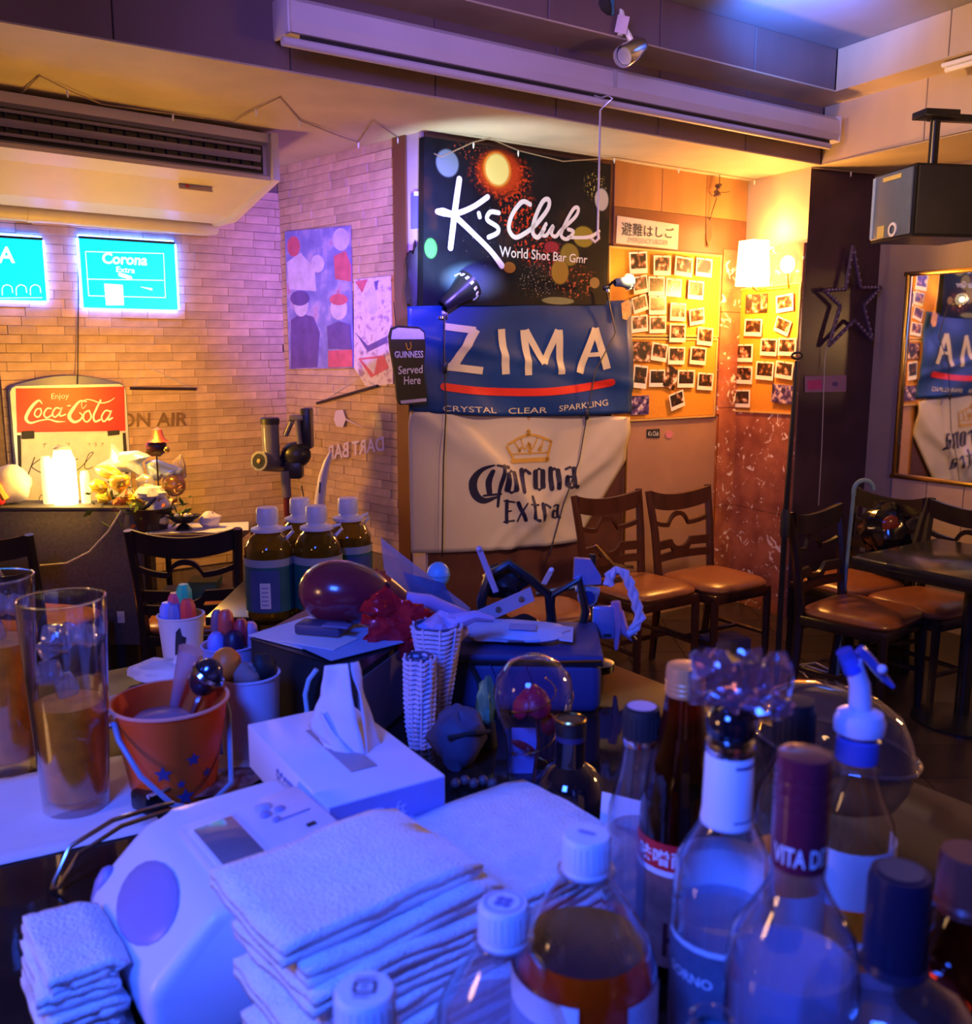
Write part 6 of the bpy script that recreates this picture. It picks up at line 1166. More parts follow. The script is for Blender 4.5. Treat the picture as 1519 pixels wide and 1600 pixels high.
# ---------------------------------------------------------------- glasses
def pint(label, x, y, rb, rt, h, lz):
    t = thing('beer_glass', label, 'glass', (x, y, CZ + .002), 0, 'tall glasses of amber drink'); outer = [(rb, 0), (rb * 1.01, .01), (rt * .99, h * .93), (rt, h)]; inner = [(rt - .003, h), (rt * .96, h * .93), (rb - .003, .014), (0, .014)]
    obj('glass', B().lathe([(0, 0)] + outer + inner, 36), clear('pint_glass', (.92, .93, .97), .05, 1.5, refl=2.4), t)
    rl = rb + (rt - rb) * lz / h - .0045; obj('drink', B().lathe([(0, .016), (rb - .0045, .016), (rl, lz), (0, lz)], 32), liq_amber, t)
    rr = random.Random(4)
    for k in range(7): obj('ice_cube', bx((rr.uniform(-.022, .022), rr.uniform(-.022, .022), lz + .008 + rr.random() * (h - lz - .04)), (.024, .024, .022), rot=M.Rotation(rr.random() * 3, 3, 'X') @ M.Rotation(rr.random() * 3, 3, 'Z'), bev=.005), clear('ice', (.9, .92, .98), .06, 1.31, body=.22, bcol=(.75, .8, 1), refl=2.4), t)
    obj('rim', B().tube([((rt - .0015) * math.cos(k * math.pi / 16), (rt - .0015) * math.sin(k * math.pi / 16), h) for k in range(33)], .0018, 6), MT['pint_glass'], t); return t
pint('tall glass of amber drink standing on the white napkin', -.472, 1.02, .036, .047, .245, .125)
pint('tall glass of amber drink cut by the left edge', -.60, 1.12, .036, .047, .245, .165)
o = obj('napkin', B().grid(lambda u, v: ((u - .5) * .24, (v - .5) * .22, .0015 + .001 * noise.noise(V((u * 5, v * 5, 2)))), 10, 10), paper); solid(o, .001); p = PZ(75, 1262, CZ); o.location = (p.x - .01, p.y - .01, CZ); o.rotation_euler = (0, 0, rad(28)); tag(o, 'white paper napkin under the tall glass', 'napkin', 'napkins on the counter')
for k, (px, py, sx, sy, rz, lb) in enumerate(((205, 1105, .12, .12, 36, 'white paper sheet between the tall glass and the orange bucket'), (362, 1200, .1, .08, 20, 'white folded napkin corner behind the tissue box'))):
    p = PZ(px, py, CZ); o = obj('napkin', bx((0, 0, .001), (sx, sy, .0016)), paper, sm=False); o.location = (p.x, p.y, CZ + .0006); o.rotation_euler = (0, 0, rad(rz)); tag(o, lb, 'napkin', 'napkins on the counter')
p = PZ(335, 1232, CZ); t = thing('snack_packet', 'dull red printed packet lying before the tissue box', 'packet', (p.x, p.y, CZ), 28); obj('pouch', crumple((0, 0, .007), (.06, .035, .006), 18, .15, 2, 31), ramp_mat('packet_print', [(.35, (.05, .02, .02)), (.5, (.2, .05, .04)), (.65, (.35, .15, .12))], 60, rough=.3), t); obj('seal_strip', bx((.058, 0, .007), (.012, .06, .002)), mat('packet_seal', (.2, .1, .12), .3), t, sm=False)
# ---------------------------------------------------------------- orange bucket
t = thing('orange_bucket', 'small orange bucket with dark star prints and a grey handle', 'bucket', (-.372, 1.06, CZ), 42)
pl_o = mat('bucket_orange', (.95, .14, .015), .4, var=.05, trl=.15)
obj('pail', B().lathe([(0, 0), (.046, 0), (.048, .004), (.0655, .112), (.067, .115), (.064, .115), (.0455, .006), (0, .006)], 40), pl_o, t)
obj('rim', B().tube([(.0665 * math.cos(k * math.pi / 20), .0665 * math.sin(k * math.pi / 20), .114) for k in range(41)], .0022, 6), mat('bucket_rim', (.85, .35, .25), .35), t)
obj('handle', B().tube([(-.066, .004, .108), (-.070, -.022, .09), (-.06, -.052, .055), (-.034, -.072, .02), (.0, -.078, .004), (.04, -.066, .02), (.064, -.02, .085), (.067, .0, .108)], .0032, 8), mat('handle_grey', (.18, .28, .45), .4), t)
for s in (-1, 1): obj('handle_lug', B().ball((s * .0655, .002, .106), (.005, .008, .008), 10), pl_o, t)
st_ = mat('star_print', (.05, .05, .2), .5)
def wrap(pts, a0, z0, s_): return [((.0472 + .0172 * (z0 + q * s_) / .11 + .0012) * math.cos(a0 + p_ * s_ / .055), (.0472 + .0172 * (z0 + q * s_) / .11 + .0012) * math.sin(a0 + p_ * s_ / .055), z0 + q * s_) for p_, q in pts]
star = [((1 if k % 2 == 0 else .45) * math.sin(k * math.pi / 5), (1 if k % 2 == 0 else .45) * math.cos(k * math.pi / 5)) for k in range(10)]
for a0, z0, s_ in ((-95, .045, .011), (-60, .058, .009), (-75, .03, .006), (-110, .018, .010), (-70, .012, .012), (-40, .035, .007)): b = B(); b.face(wrap(star, rad(a0 - 42 + 12), z0, s_)); obj('star_print', b, st_, t, sm=False)
t = thing('plastic_lid', 'milky plastic cup lids inside the orange bucket', 'lid', (-.38, 1.05, CZ + .05)); obj('lid', B().lathe([(.03, 0), (.034, .03), (.033, .045), (.026, .05), (0, .052)], 20), clear('milky', (.8, .75, .85), .2, body=.5, bcol=(.75, .6, .75), refl=.8), t); obj('lid_rim', B().lathe([(.034, .028), (.037, .03), (.034, .033)], 20), MT['milky'], t)
p = PT(322, 1058, 1.14); t = thing('measuring_scoop', 'dark chrome scoop leaning in the orange bucket', 'scoop', tuple(p)); dr = V((-.25, -.05, -1)).normalized(); rt_ = M.Rotation(rad(38), 4, 'Y'); obj('bowl', B().ball((0, 0, 0), (.019, .016, .025), 16, rot=M.Rotation(.5, 3, 'Y')), mat('dark_chrome', (.12, .12, .2), .15, metal=.9), t); obj('handle', B().tube([(-.006, 0, -.02), (-.02, -.004, -.05), (-.028, -.006, -.085)], [.006, .004, .004], 8), chrome, t); obj('rim', B().lathe([(.02, 0), (.022, .004), (.02, .008)], 18, mtx=rt_), chrome, t)
p = PT(268, 1040, 1.16); t = thing('clear_scoop', 'pale translucent spoon handle standing up from the orange bucket', 'spoon', tuple(p)); obj('handle', B().tube([(.025, 0, .02), (.012, 0, -.01), (-.002, 0, -.06)], [.016, .009, .005], 10), MT['milky'], t); obj('bowl', B().ball((-.004, 0, -.075), (.014, .008, .018), 12), MT['milky'], t)
# ---------------------------------------------------------------- cups of pens and darts
def cup(name, label, px, py, r0, r1, h, m_, extra=None):
    p = PZ(px, py, CZ); t = thing(name, label, 'cup', (p.x, p.y, CZ)); obj('wall', B().lathe([(0, 0), (r0, 0), (r1, h), (r1 - .0025, h), (r0 - .0025, .004), (0, .004)], 28), m_, t); obj('rim', B().tube([(r1 * math.cos(k * math.pi / 14), r1 * math.sin(k * math.pi / 14), h) for k in range(29)], .0018, 6), m_, t); return t, p
cw = mat('cup_white', (.74, .7, .72), .5, var=.04, trl=.1); cl_ = mat('cup_lilac', (.50, .44, .72), .45, var=.05)
t1, p = cup('paper_cup', 'tall white cup with a black emblem holding coloured markers', 287, 1040, .030, .037, .088, cw)
b = B(); sil = [(-.4, -1), (-.25, .2), (-.15, .8), (.1, 1), (.2, .6), (.45, .5), (.3, -.1), (-.1, -.5)]; b.face([((.0306 + .007 * (.040 + c_ * .036) / .088) * math.cos(rad(-80) + a_ * .75), (.0306 + .007 * (.040 + c_ * .036) / .088) * math.sin(rad(-80) + a_ * .75), .040 + c_ * .036) for a_, c_ in sil]); obj('emblem', b, inkb, t1, sm=False)
for k, (dx, dy, hh, c_, lb) in enumerate(((-.020, -.005, .105, (.25, .3, .8), 'blue capped marker in the emblem cup'), (.016, -.012, .112, (.75, .06, .05), 'red capped marker at the front of the emblem cup'), (.004, .010, .132, (.03, .5, .22), 'green capped marker, tallest in the emblem cup'), (-.010, .008, .118, (.7, .08, .12), 'pink red marker behind the blue one in the emblem cup'), (-.004, -.014, .104, (.16, .2, .5), 'dark blue marker at the front of the emblem cup'))):
    t = thing('marker_pen', lb, 'marker', (p.x + dx, p.y + dy, CZ + .005), 0, 'markers in the cups'); m_ = mat('marker_%d' % k, c_, .4, var=.03); obj('barrel', B().lathe([(0, 0), (.006, 0), (.006, hh - .04), (0, hh - .04)], 12), white, t); obj('cap', B().lathe([(.010, hh - .045), (.0135, hh - .032), (.013, hh - .010), (.008, hh), (0, hh)], 8), m_, t)
q = PZ(268, 1052, CZ); t = thing('crumpled_paper', 'crumpled white paper in front of the emblem cup', 'paper', (q.x, q.y - .03, CZ)); obj('paper', crumple((0, 0, .016), (.055, .035, .016), 20, .35, 2, 77), paper, t); obj('corner', crumple((.035, .0, .03), (.02, .012, .018), 12, .35, 2, 78), paper, t)
t2, p = cup('paper_cup', 'lilac cup stuffed with red and black marker tops', 362, 1085, .034, .041, .08, cl_)
for k, (dx, dy, hh, r_, c_, lb) in enumerate(((-.018, -.012, .095, .014, (.3, .32, .85), 'pale blue marker top in the lilac cup'), (.012, -.016, .098, .016, (.03, .012, .05), 'black marker top at the front of the lilac cup'), (.02, .004, .112, .012, (.5, .03, .05), 'dark red marker in the lilac cup'), (-.006, .008, .125, .013, (.75, .08, .05), 'red marker, tallest in the lilac cup'), (-.022, .012, .124, .010, (.2, .1, .16), 'grey maroon marker behind in the lilac cup'), (.034, .012, .105, .012, (.6, .3, .45), 'pink crinkled wrapper leaning out of the lilac cup'))):
    t = thing('candy_wrapper' if 'wrapper' in lb else 'marker_pen', lb, 'wrapper' if 'wrapper' in lb else 'marker', (p.x + dx * .9, p.y + dy * .9, CZ + .006), 0, 'markers in the cups'); m_ = mat('marker_b%d' % k, c_, .4, var=.05); obj('barrel', B().lathe([(0, 0), (r_ * .7, 0), (r_ * .7, hh - .03), (0, hh - .03)], 12), white, t); obj('cap', B().lathe([(r_ * .9, hh - .04), (r_, hh - .025), (r_ * .85, hh - .006), (r_ * .5, hh), (0, hh)], 9), m_, t)
t3, p = cup('white_tub', 'white cylinder tub with rolled edge behind the tissue box', 393, 1172, .036, .040, .105, mat('tub_white', (.6, .58, .8), .5, var=.04))
for k, (dx, dy, zz_, rr_, m_, nm, lb) in enumerate(((-.028, .0, .118, .020, mat('ball_orange', (.9, .22, .02), .5), 'orange_ball', 'small orange ball on the left of the white tub'), (.0, -.004, .1, .018, mat('tan_stuff', (.3, .2, .2), .6), 'tan_pouch', 'tan cloth pouch in the white tub'), (.018, .006, .112, .017, blackm, 'black_pouch', 'black pouch in the white tub'))):
    t = thing(nm, lb, 'ball' if k == 0 else 'pouch', (p.x + dx, p.y + dy, CZ + zz_)); obj('body', crumple((0, 0, 0), (rr_, rr_, rr_ * 1.1), 16, .12 if k == 0 else .3, 2, 40 + k), m_, t); obj('neck', B().tube([(0, 0, -rr_ * .8), (0, 0, -.09)], [rr_ * .5, rr_ * .3], 8), m_, t)
# ---------------------------------------------------------------- black box with papers, maraca, foil, bag
A_, B2, C2 = PZ(392, 998, 1.19), PZ(561, 1050, 1.19), PZ(600, 1022, 1.19); dd = (C2 - B2).normalized() * .17
t = thing('black_box', 'black box under loose papers behind the tissue box', 'box', (A_.x, A_.y, CZ)); pl = [(0, 0), (B2.x - A_.x, B2.y - A_.y), (B2.x - A_.x + dd.x, B2.y - A_.y + dd.y), (dd.x, dd.y)]
obj('case', B().prism(pl, 0, .108, 'z'), blackm, t, sm=False); obj('lid', B().prism([(x_ * 1.01 - .001, y_ * 1.01 - .001) for x_, y_ in pl], .1085, .1105, 'z'), black, t, sm=False); d_ = V(pl[1]); obj('side_panel', B().prism([(pl[1][0] - .002, pl[1][1] - .003), (pl[1][0] + .002, pl[1][1] - .002), (pl[2][0] + .002, pl[2][1]), (pl[2][0] - .002, pl[2][1])], .005, .1, 'z'), mat('box_side', (.18, .15, .2), .5), t, sm=False)
mid = V((A_.x, A_.y, 0)) + V((pl[1][0] + pl[3][0], pl[1][1] + pl[3][1], 0)) * .5; ba = math.degrees(math.atan2(pl[1][1], pl[1][0]))
for k, (u, v, w_, h_, rz, m_, lb) in enumerate(((.30, .45, .11, .13, 4, paper, 'white paper sheet at the left of the black box top'), (.70, .42, .10, .12, -9, mat('blue_paper', (.28, .42, .7), .6, var=.1), 'pale blue printed sheet on the black box'), (.5, .3, .09, .06, 12, paper, 'white slip lying across the black box papers'))):
    c_ = V((A_.x, A_.y, 0)) + V((pl[1][0] * u + pl[3][0] * v, pl[1][1] * u + pl[3][1] * v, 0)); o = obj('paper_sheet', bx((0, 0, 0), (w_, h_, .001)), m_, sm=False); o.location = (c_.x, c_.y, CZ + .1125 + .0016 * k); o.rotation_euler = (0, 0, rad(ba + rz)); tag(o, lb, 'paper', 'papers on the black box')
c_ = V((A_.x, A_.y, 0)) + V((pl[1][0] * .45 + pl[3][0] * .42, pl[1][1] * .45 + pl[3][1] * .42, 0)); t = thing('dark_wallet', 'dark folded wallet on the papers of the black box', 'wallet', (c_.x, c_.y, CZ + .1175), ba + 25); obj('cover', bx((0, 0, .008), (.07, .035, .016), bev=.004), mat('wallet', (.05, .05, .12), .5), t); obj('flap', bx((.03, -.012, .017), (.04, .02, .003), bev=.001), mat('wallet_grey', (.12, .13, .28), .5), t)
P = [PY(x_, y_, 1.19) for x_, y_ in ((495, 1046), (483, 1062), (477, 1085), (480, 1110), (478, 1125))]; t = thing('white_cable', 'white cable hanging in front of the black box', 'cable', tuple(P[0])); obj('cord', B().tube([q - P[0] for q in P], .0035, 8), white, t); obj('connector', B().tube([P[-1] - P[0], P[-1] - P[0] + V((0, 0, -.018))], .005, 8), white, t)
p = PY(542, 938, 1.36); p.z = max(p.z, CZ + .112 + .052); t = thing('maraca', 'large maroon maraca with lavender handle on the papers', 'maraca', tuple(p)); q = PY(722, 965, 1.40) - p
obj('bulb', B().ball((0, 0, 0), (.071, .052, .0475), 30, rot=M.Rotation(.10, 3, 'Y'), f=lambda c: V((c.x, c.y * (1 - .12 * c.x), c.z * (1 - .15 * c.x)))), mat('maroon_gloss', (.14, .015, .03), .22, coat=.5, var=.05), t)
obj('collar', B().tube([(.06, 0, -.004), (.085, .002, -.01)], [.028, .013], 14), mat('maroon_gloss'  , (0, 0, 0)), t); obj('handle', B().tube([(.078, .004, -.009), (.12, .015, -.016), q], [.011, .0105, .013], 12), mat('lavender', (.50, .36, .72), .3, coat=.3), t); obj('pommel', B().ball(tuple(q), .0135, 12), MT['lavender'], t)
rf = mat('red_foil', (.55, .015, .03), .18, metal=.35, var=.3, scale=20); p = PY(618, 978, 1.30); t = thing('red_foil_bag', 'crinkled red foil wrapper in front of the maraca handle', 'wrapper', tuple(p)); obj('foil', crumple((0, 0, 0), (.046, .02, .038), 30, .7, 1.9, 50), rf, t); obj('foil_tail', crumple((-.022, -.01, .03), (.022, .014, .016), 14, .5, 3, 51), rf, t); obj('foil_tail', crumple((.03, 0, -.02), (.022, .015, .014), 14, .5, 3, 52), rf, t)
p = PY(590, 912, 1.42); t = thing('orange_foil', 'orange cellophane tuft behind the maroon maraca', 'wrapper', tuple(p)); obj('cellophane', crumple((0, 0, -.005), (.022, .015, .024), 18, .5, 2.6, 53), mat('orange_foil', (.7, .1, .03), .25, trl=.3), t); obj('tail', crumple((.018, 0, -.028), (.022, .012, .014), 14, .5, 2.6, 54), MT['orange_foil'], t)
# clear bag with grey print, standing
t = thing('clear_pouch', 'clear plastic pouch with slate print standing behind the maraca', 'pouch', tuple(PY(655, 945, 1.5))); o_ = PY(655, 945, 1.5); loc = lambda a_, c_: PY(a_, c_, 1.5) - o_
cs = [loc(595, 840), loc(735, 950), loc(728, 985), loc(605, 935)]
def pil(sgn, s_=1.0, th=.012, cs=cs):
    m_ = sum(cs, V()) / 4; cc = [m_ + (c - m_) * s_ for c in cs]
    return lambda u, v: (cc[0] * (1 - u) + cc[1] * u) * (1 - v) + (cc[3] * (1 - u) + cc[2] * u) * v + V((0, sgn * th * (math.sin(u * math.pi) * math.sin(v * math.pi)) + .003 * noise.noise(V((u * 6, v * 6, 1))), 0))
film = clear('bag_film', (.85, .86, .95), .1, body=.3, bcol=(.55, .55, .75), refl=1.8); obj('film', B().grid(pil(-1), 12, 8).grid(pil(1), 12, 8), film, t); obj('slate_print', B().grid(pil(-1, .78, .009, [loc(618, 885), loc(700, 908), loc(722, 950), loc(640, 945)]), 8, 6), mat('slate_print', (.09, .1, .22), .45, var=.2), t)
obj('hang_strip', B().grid(pil(-1, 1, .002, [loc(595, 840), loc(735, 950), loc(730, 960), loc(596, 852)]), 8, 2), film, t)
p = PY(685, 898, 1.56); t = thing('ice_blue_ball', 'pale ice blue ball behind the clear pouch', 'ball', tuple(p)); obj('shell', B().ball((0, 0, 0), (.02, .02, .022), 18), mat('ice_blue', (.2, .5, .75), .4), t); obj('seam', B().lathe([(.0202, -.001), (.0208, 0), (.0202, .001)], 20), mat('ice_seam', (.15, .35, .5), .4), t)
# white wicker baskets
wk = mat('white_wicker', (.62, .56, .78), .6, var=.12, scale=50)
def wicker(label, px, py, Y, prof):
    p = PZ(px, py, CZ); p = V((PY(px, py, Y).x, Y, CZ)); t = thing('wicker_horn', label, 'basket', (p.x, p.y, CZ), 0, 'white wicker horns'); b = B(); n = len(prof)
    obj('core', B().lathe([(0, prof[0][1])] + [(r * .9, z) for r, z in prof], 18), mat('wicker_dark', (.1, .08, .16), .8), t)
    z = prof[0][1]
    while z < prof[-1][1]:
        r = next(a[0] + (c[0] - a[0]) * (z - a[1]) / (c[1] - a[1]) for a, c in zip(prof, prof[1:]) if a[1] <= z <= c[1]); ph = z * 900
        obj('weave_ring', B().tube([((r + .0016 * math.sin(k * 9 * math.pi / 18 + ph)) * math.cos(k * math.pi / 18), (r + .0016 * math.sin(k * 9 * math.pi / 18 + ph)) * math.sin(k * math.pi / 18), z + .0012 * math.sin(k * math.pi / 3)) for k in range(37)], .0027, 6), wk, t); z += .0066
    for k in range(9): obj('stake', B().tube([((r + .001) * math.cos(k * .698), (r + .001) * math.sin(k * .698), zz_) for r, zz_ in prof], .0018, 5), wk, t)
    return t
wicker('narrow white wicker horn in front, beside the tissue box', 657, 1165, 1.19, [(.013, 0), (.017, .03), (.019, .08), (.0195, .125)]); wicker('flared white wicker horn behind, topped with lilac paper', 684, 1140, 1.25, [(.012, 0), (.017, .04), (.024, .09), (.032, .135), (.034, .150)])
p = PY(692, 982, 1.27); t = thing('lilac_wrap', 'lilac crumpled paper bunched on the flared wicker horn', 'paper', tuple(p)); obj('paper', crumple((0, 0, 0), (.034, .026, .02), 20, .4, 2.4, 60), mat('lilac_wrap', (.5, .38, .7), .6), t); obj('tail', B().tube([(.02, 0, .01), (.045, 0, .018), (.07, .01, .01)], [.012, .008, .004], 8), MT['lilac_wrap'], t)
# navy cooler and what lies on it
t = thing('navy_cooler', 'large navy soft cooler bag behind the glass dome', 'cooler bag', (.02, 1.385, CZ), -3); nv = mat('navy_cloth', (.035, .045, .17), .6, var=.15, scale=8); obj('body', bx((0, 0, .04), (.30, .17, .08), bev=.015, seg=3), nv, t); obj('lid', bx((0, 0, .084), (.305, .175, .012), bev=.005), nv, t); obj('piping', B().tube([(-.15, -.088, .078), (.15, -.088, .078), (.152, .085, .078)], .003, 6), black, t); obj('zip_gold', B().tube([(.02, -.089, .083), (.08, -.091, .081), (.149, -.088, .083)], .0018, 6), gold, t); obj('strap', B().tube([(-.04, -.088, .078), (-.025, -.09, .05), (-.02, -.088, .02)], .004, 6), blackm, t)
for k in range(3): obj('crease', B().tube([(-.06 + .05 * k, -.0865, .075), (-.05 + .05 * k, -.088, .05), (-.055 + .05 * k, -.086, .02)], .0015, 5), nv, t)
p = PZ(716, 1205, CZ); t = thing('slate_pouch', 'slumped slate cloth pouch right of the tissue box', 'pouch', (p.x, p.y + .02, CZ), 36); obj('body', crumple((0, 0, .036), (.034, .034, .036), 20, .3, 1.6, 79), mat('slate_cloth', (.07, .07, .14), .7), t); obj('cord', B().tube([(-.03, -.02, .05), (0, -.036, .055), (.03, -.025, .045)], .003, 6), blackm, t)
p = PZ(738, 1232, CZ); t = thing('pebble_beads', 'pale round beads beside the slate box', 'beads', (p.x, p.y, CZ), 0); 
for k in range(5): obj('bead', B().ball((-.02 + .011 * k, .008 * (k % 2), .0065), .0065, 10), mat('bead_pale', (.12, .08, .1), .5), t)
p = PZ(765, 1175, CZ); t = thing('green_foil_scrap', 'iridescent green foil scrap left of the glass dome', 'wrapper', (p.x - .005, p.y + .02, CZ + .045)); gf = mat('green_foil', (.3, .7, .45), .15, metal=.7, var=.4, scale=30); obj('foil', crumple((0, 0, .01), (.012, .012, .036), 16, .6, 3, 62), gf, t); obj('base', B().lathe([(0, -.045), (.016, -.045), (.012, -.01), (0, -.01)], 12), blackm, t)
p = PY(797, 992, 1.38); t = thing('white_packet', 'white and blue flat packet on top of the navy cooler', 'packet', (p.x, 1.37, CZ + .0915), -6); obj('pouch', crumple((0, 0, .012), (.082, .05, .011), 22, .25, 1.6, 63, .6), mat('packet_white', (.55, .62, .85), .45, var=.1), t); obj('seal_strip', bx((.084, .0, .01), (.02, .07, .002), rot=M.Rotation(.1, 3, 'Y')), MT['packet_white'], t, sm=False); obj('print', bx((.02, -.02, .0245), (.04, .03, .0008)), mat('packet_grey', (.35, .4, .65), .5), t, sm=False)
def pathY(pts, Y): return [PY(a_, c_, Y) for a_, c_ in pts]
P = pathY(((757, 1000), (752, 940), (765, 898), (795, 880), (830, 905), (858, 930), (864, 985)), 1.46); t = thing('black_bag', 'black handled bag open behind the white packet', 'bag', tuple(P[0])); bf = mat('bag_black', (.010, .009, .013), .4)
obj('handle', B().tube([q - P[0] for q in P], .008, 8), bf, t); P2 = pathY(((858, 995), (862, 930), (905, 905), (915, 955), (905, 1000)), 1.46); obj('handle', B().tube([q - P[0] for q in P2], .007, 8), bf, t)
q = PY(820, 990, 1.52) - P[0]; obj('body', crumple((q.x, .06, q.z - .05), (.09, .04, .075), 24, .25, 1.8, 64), bf, t); q = PY(788, 905, 1.5) - P[0]; obj('flap', crumple((q.x, .03, q.z), (.035, .02, .028), 18, .4, 2.2, 65), bf, t)
for k, (a_, c_, w_, m_, nm, lb) in enumerate((((748, 856), (775, 925), .009, mat('stick_lilac', (.5, .42, .55), .5), 'mixing_stick', 'pale flat stick poking up from the clutter'), ((742, 968), (832, 928), .024, mat('paper_pink', (.55, .42, .5), .6), 'paper_strip', 'pale paper strip with brown marks leaning on the cooler'), ((862, 890), (850, 912), .008, paper, 'white_stick', 'short white stick tip beside the handled bag'))):
    p0, p1 = PY(*a_, 1.40), PY(*c_, 1.43); t = thing(nm, lb, 'strip' if k == 1 else 'stick', tuple(p0)); d_ = p1 - p0; s_ = d_.cross(V((0, 1, .2))).normalized() * w_ / 2; b = B(); b.face([-s_, s_, d_ + s_, d_ - s_]); o = obj('strip', b, m_, t, sm=False); solid(o, .002)
    if k == 1:
        for f_ in (.4, .8): obj('brown_mark', B().ball(tuple(d_ * f_ + V((0, -.002, 0))), (.005, .001, .005), 8), mat('brown_mark', (.2, .1, .05), .6), t)
    else: obj('tip', B().ball(tuple(d_ * .02), w_ * .5, 8), m_, t)
# hanging trinkets on a brass stand
b0 = V((.185, 1.50, CZ)); t = thing('trinket_stand', 'black stand with brass crossbar at the counter edge', 'stand', tuple(b0)); zb = PY(905, 915, 1.5).z - CZ; x0, x1 = PY(838, 925, 1.5).x - b0.x, PY(972, 905, 1.5).x - b0.x; z0_, z1_ = PY(838, 927, 1.5).z - CZ, PY(972, 905, 1.5).z - CZ
obj('crossbar', B().tube([(x0, 0, z0_), (x1, 0, z1_)], .005, 8), mat('dull_brass', (.35, .2, .08), .3, metal=.8), t); px_ = PY(905, 1000, 1.5).x - b0.x; obj('post', B().tube([(px_ + .03, .01, 0), (px_ + .02, .01, zb + .05)], .006, 8), black, t); obj('foot', B().lathe([(0, 0), (.03, 0), (.03, .006), (.008, .012), (0, .012)], 20, c=(px_ + .03, .01, 0)), black, t); obj('gold_beading', B().tube([PY(a_, c_, 1.52) - b0 for a_, c_ in ((930, 852), (945, 868), (958, 882), (975, 885), (990, 886))], .003, 6), gold, t)
sb = mat('silver_blue', (.35, .38, .8), .25, metal=.5, var=.05); slv = mat('silver_soft', (.6, .6, .68), .3, metal=.6)
def hang(name, label, cat, px, py, parts): p = PY(px, py, 1.475); t = thing(name, label, cat, tuple(p), 0, 'trinkets hanging on the brass stand'); parts(t, lambda a_, c_, y=0: (PY(a_, c_, 1.475).x - p.x, y, PY(a_, c_, 1.475).z - p.z))
hang('metal_tag', 'silver blue metal plate upper on the brass stand', 'trinket', 917, 895, lambda t, L: (obj('plate', B().prism([(L(a_, c_)[0], L(a_, c_)[2]) for a_, c_ in ((897, 870), (922, 872), (938, 898), (938, 910), (895, 912))], -.012, 0), sb, t, sm=False), obj('roller', B().tube([L(900, 918), L(936, 925)], .008, 10), slv, t)))
hang('dial_charm', 'small round dark dial below the upper metal plate', 'trinket', 918, 932, lambda t, L: (obj('case', B().lathe([(0, -.008), (.016, -.008), (.016, .004), (0, .004)], 20, mtx=M.Rotation(rad(90), 4, 'X')), slv, t), obj('dial', B().lathe([(0, .0085), (.011, .008)], 18, mtx=M.Rotation(rad(90), 4, 'X')), mat('dial_blue', (.03, .05, .2), .2), t)))
hang('metal_tag', 'silver blue metal block lower on the brass stand', 'trinket', 943, 972, lambda t, L: (obj('plate', bx((0, 0, 0), (.036, .014, .054), bev=.004), sb, t), obj('slot', bx((.006, -.0075, -.02), (.012, .002, .005)), inkb, t, sm=False)))
hang('braided_rope', 'white braided rope loop hanging from the brass stand', 'rope', 970, 905, lambda t, L: [obj('strand', B().tube([tuple(V(L(a_, c_)) + V((.005 * math.sin(i * 2.1 + ph), .005 * math.cos(i * 2.1 + ph) - .01, 0))) for i, (a_, c_) in enumerate(((950, 912), (952, 895), (962, 888), (974, 892), (982, 908), (988, 925), (994, 945), (999, 962), (990, 978), (984, 988)))], .0055, 8), mat('rope_white', (.6, .52, .68), .8, var=.15, scale=90), t) for ph in (0, 2.1, 4.2)])
hang('pink_ribbon', 'faded pink ribbon tails under the braided rope', 'ribbon', 968, 985, lambda t, L: (obj('tail', B().tube([L(962, 940), L(966, 970), L(963, 1015)], [.008, .009, .003], 6), mat('ribbon_pink', (.5, .22, .38), .5), t), obj('tail', B().tube([L(968, 955), L(975, 985), L(990, 1000)], [.007, .008, .004], 6), MT['ribbon_pink'], t), obj('silver_clip', B().tube([L(985, 992), L(992, 1001)], .005, 8), chrome, t)))
# glass dome with red rose
t = thing('glass_dome', 'glass dome holding a red rose behind the white towels', 'dome', (.056, 1.06, CZ)); obj('dome', B().lathe([(.031, .0), (.031, .055), (.034, .075), (.043, .095), (.0475, .12), (.043, .143), (.03, .159), (.015, .166), (0, .168)], 36), clear('dome_glass', (.9, .92, .96), .03, 1.5, refl=1.7), t)
obj('base', B().lathe([(0, 0), (.036, 0), (.036, .008), (.031, .012), (0, .012)], 28), ebony, t); rp = mat('rose_petal', (.45, .01, .05), .45, var=.2, scale=40)
for k in range(13):
    a = k * 2.4; r_ = .004 + .0011 * k; ct = V((r_ * math.cos(a), r_ * math.sin(a), .118 - .0008 * k)); obj('petal', B().ball(tuple(ct), (.015, .006, .015), 12, rot=(M.Rotation(a + math.pi / 2, 3, 'Z') @ M.Rotation(-.35, 3, 'X'))), rp, t)
obj('stem', B().tube([(0, 0, .01), (.006, 0, .06), (.003, 0, .105)], .002, 6), mat('stem_red', (.15, .03, .03), .5), t)
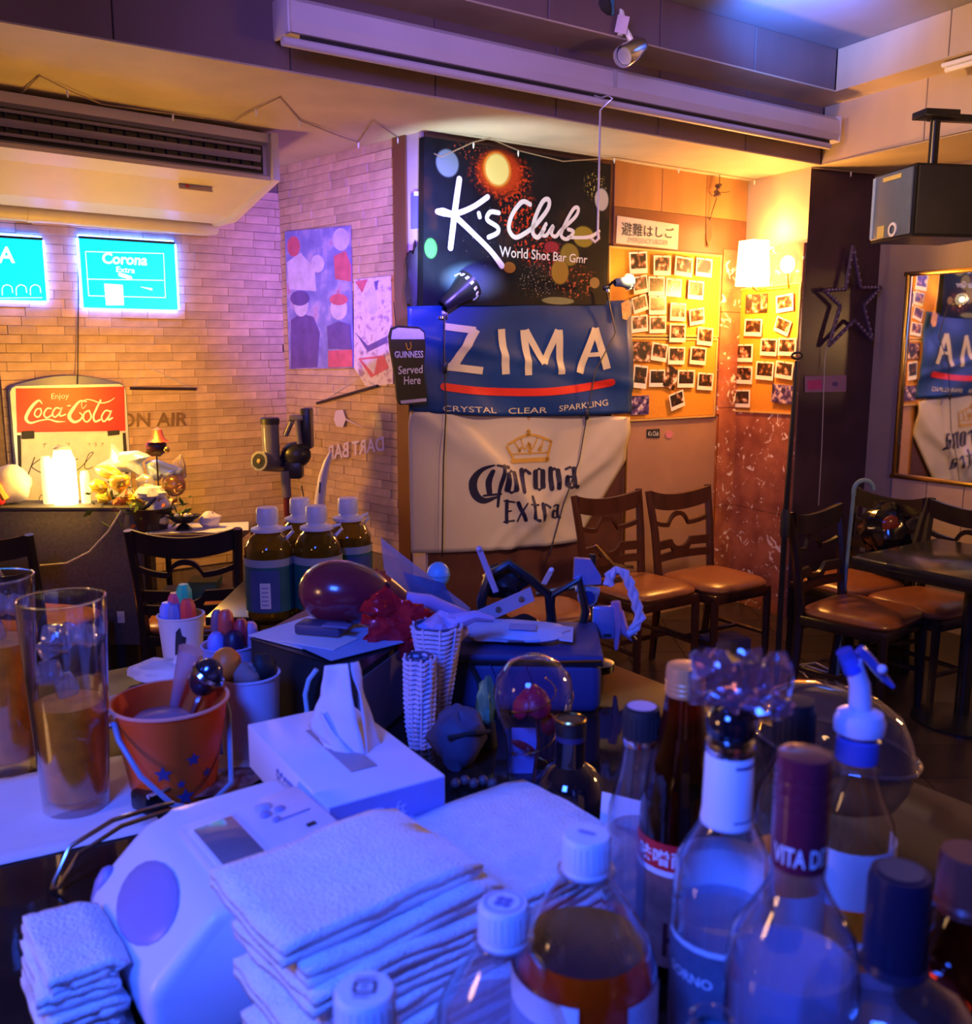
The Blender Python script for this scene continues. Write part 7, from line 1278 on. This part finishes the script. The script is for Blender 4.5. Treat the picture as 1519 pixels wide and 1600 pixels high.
obj('rose_leaf', B().ball((-.012, -.005, .058), (.016, .002, .005), 12, rot=M.Rotation(.45, 3, 'Y')), mat('leaf_red', (.35, .02, .03), .4), t); obj('rose_leaf', B().ball((.018, 0, .083), (.010, .008, .014), 12), MT['leaf_red'], t); obj('inner_card', bx((-.010, .02, .04), (.03, .001, .06)), mat('inner_card', (.3, .28, .7), .5), t, sm=False)
for k in range(16): a = k * .9; obj('led_bead', B().ball((.026 * math.cos(a), .026 * math.sin(a), .02 + .0075 * k), .0016, 6), gold, t)
obj('led_wire', B().tube([(.026 * math.cos(k * .3), .026 * math.sin(k * .3), .02 + .0025 * k) for k in range(46)], .0006, 4), gold, t)
# card standing behind the orange drink, small crinkle in front of the pile
p = PZ(972, 1350, 1.13); t = thing('white_card', 'white printed card standing behind the orange drink bottle', 'card', (p.x + .012, p.y + .045, CZ), -30); obj('card', bx((0, 0, .045), (.06, .0015, .09), rot=M.Rotation(-.12, 3, 'X')), labelw, t, sm=False); obj('print', bx((.005, -.0065, .055), (.03, .001, .02), rot=M.Rotation(-.12, 3, 'X')), mat('card_ink', (.1, .1, .3), .5), t, sm=False)

# small details belong to the part they sit on (sub-parts)
HOST = {'cap_rib': 'cap', 'cap_thread': 'cap', 'cap_top': 'cap', 'capsule_groove': 'cap', 'star_print': 'pail', 'shade_slot': 'shade', 'barcode_line': 'price_label', 'label_trim': 'label', 'bead': 'rope_segment', 'seam': 'housing', 'display_bezel': 'control_panel', 'display': 'control_panel', 'button': 'control_panel', 'clip': 'white_panel', 'handwriting': 'white_panel', 'led_bead': 'led_wire', 'indicator': 'badge', 'fin': 'outlet_recess', 'weave_ring': 'core', 'stake': 'core', 'handle_lug': 'pail', 'cap_seal': 'cap', 'foil_edge': 'cap', 'pin': 'card'}
for o in list(bpy.data.objects):
    if o.parent and o.parent.parent is None and o.name.split('.')[0] in HOST and o.parent.get('category'):
        hs = [c for c in o.parent.children if c.name.split('.')[0] == HOST[o.name.split('.')[0]]]
        if hs and hs[0] is not o and all(abs(hs[0].matrix_local[i][j] - (1 if i == j else 0)) < 1e-6 for i in range(4) for j in range(4)): o.parent = hs[0]
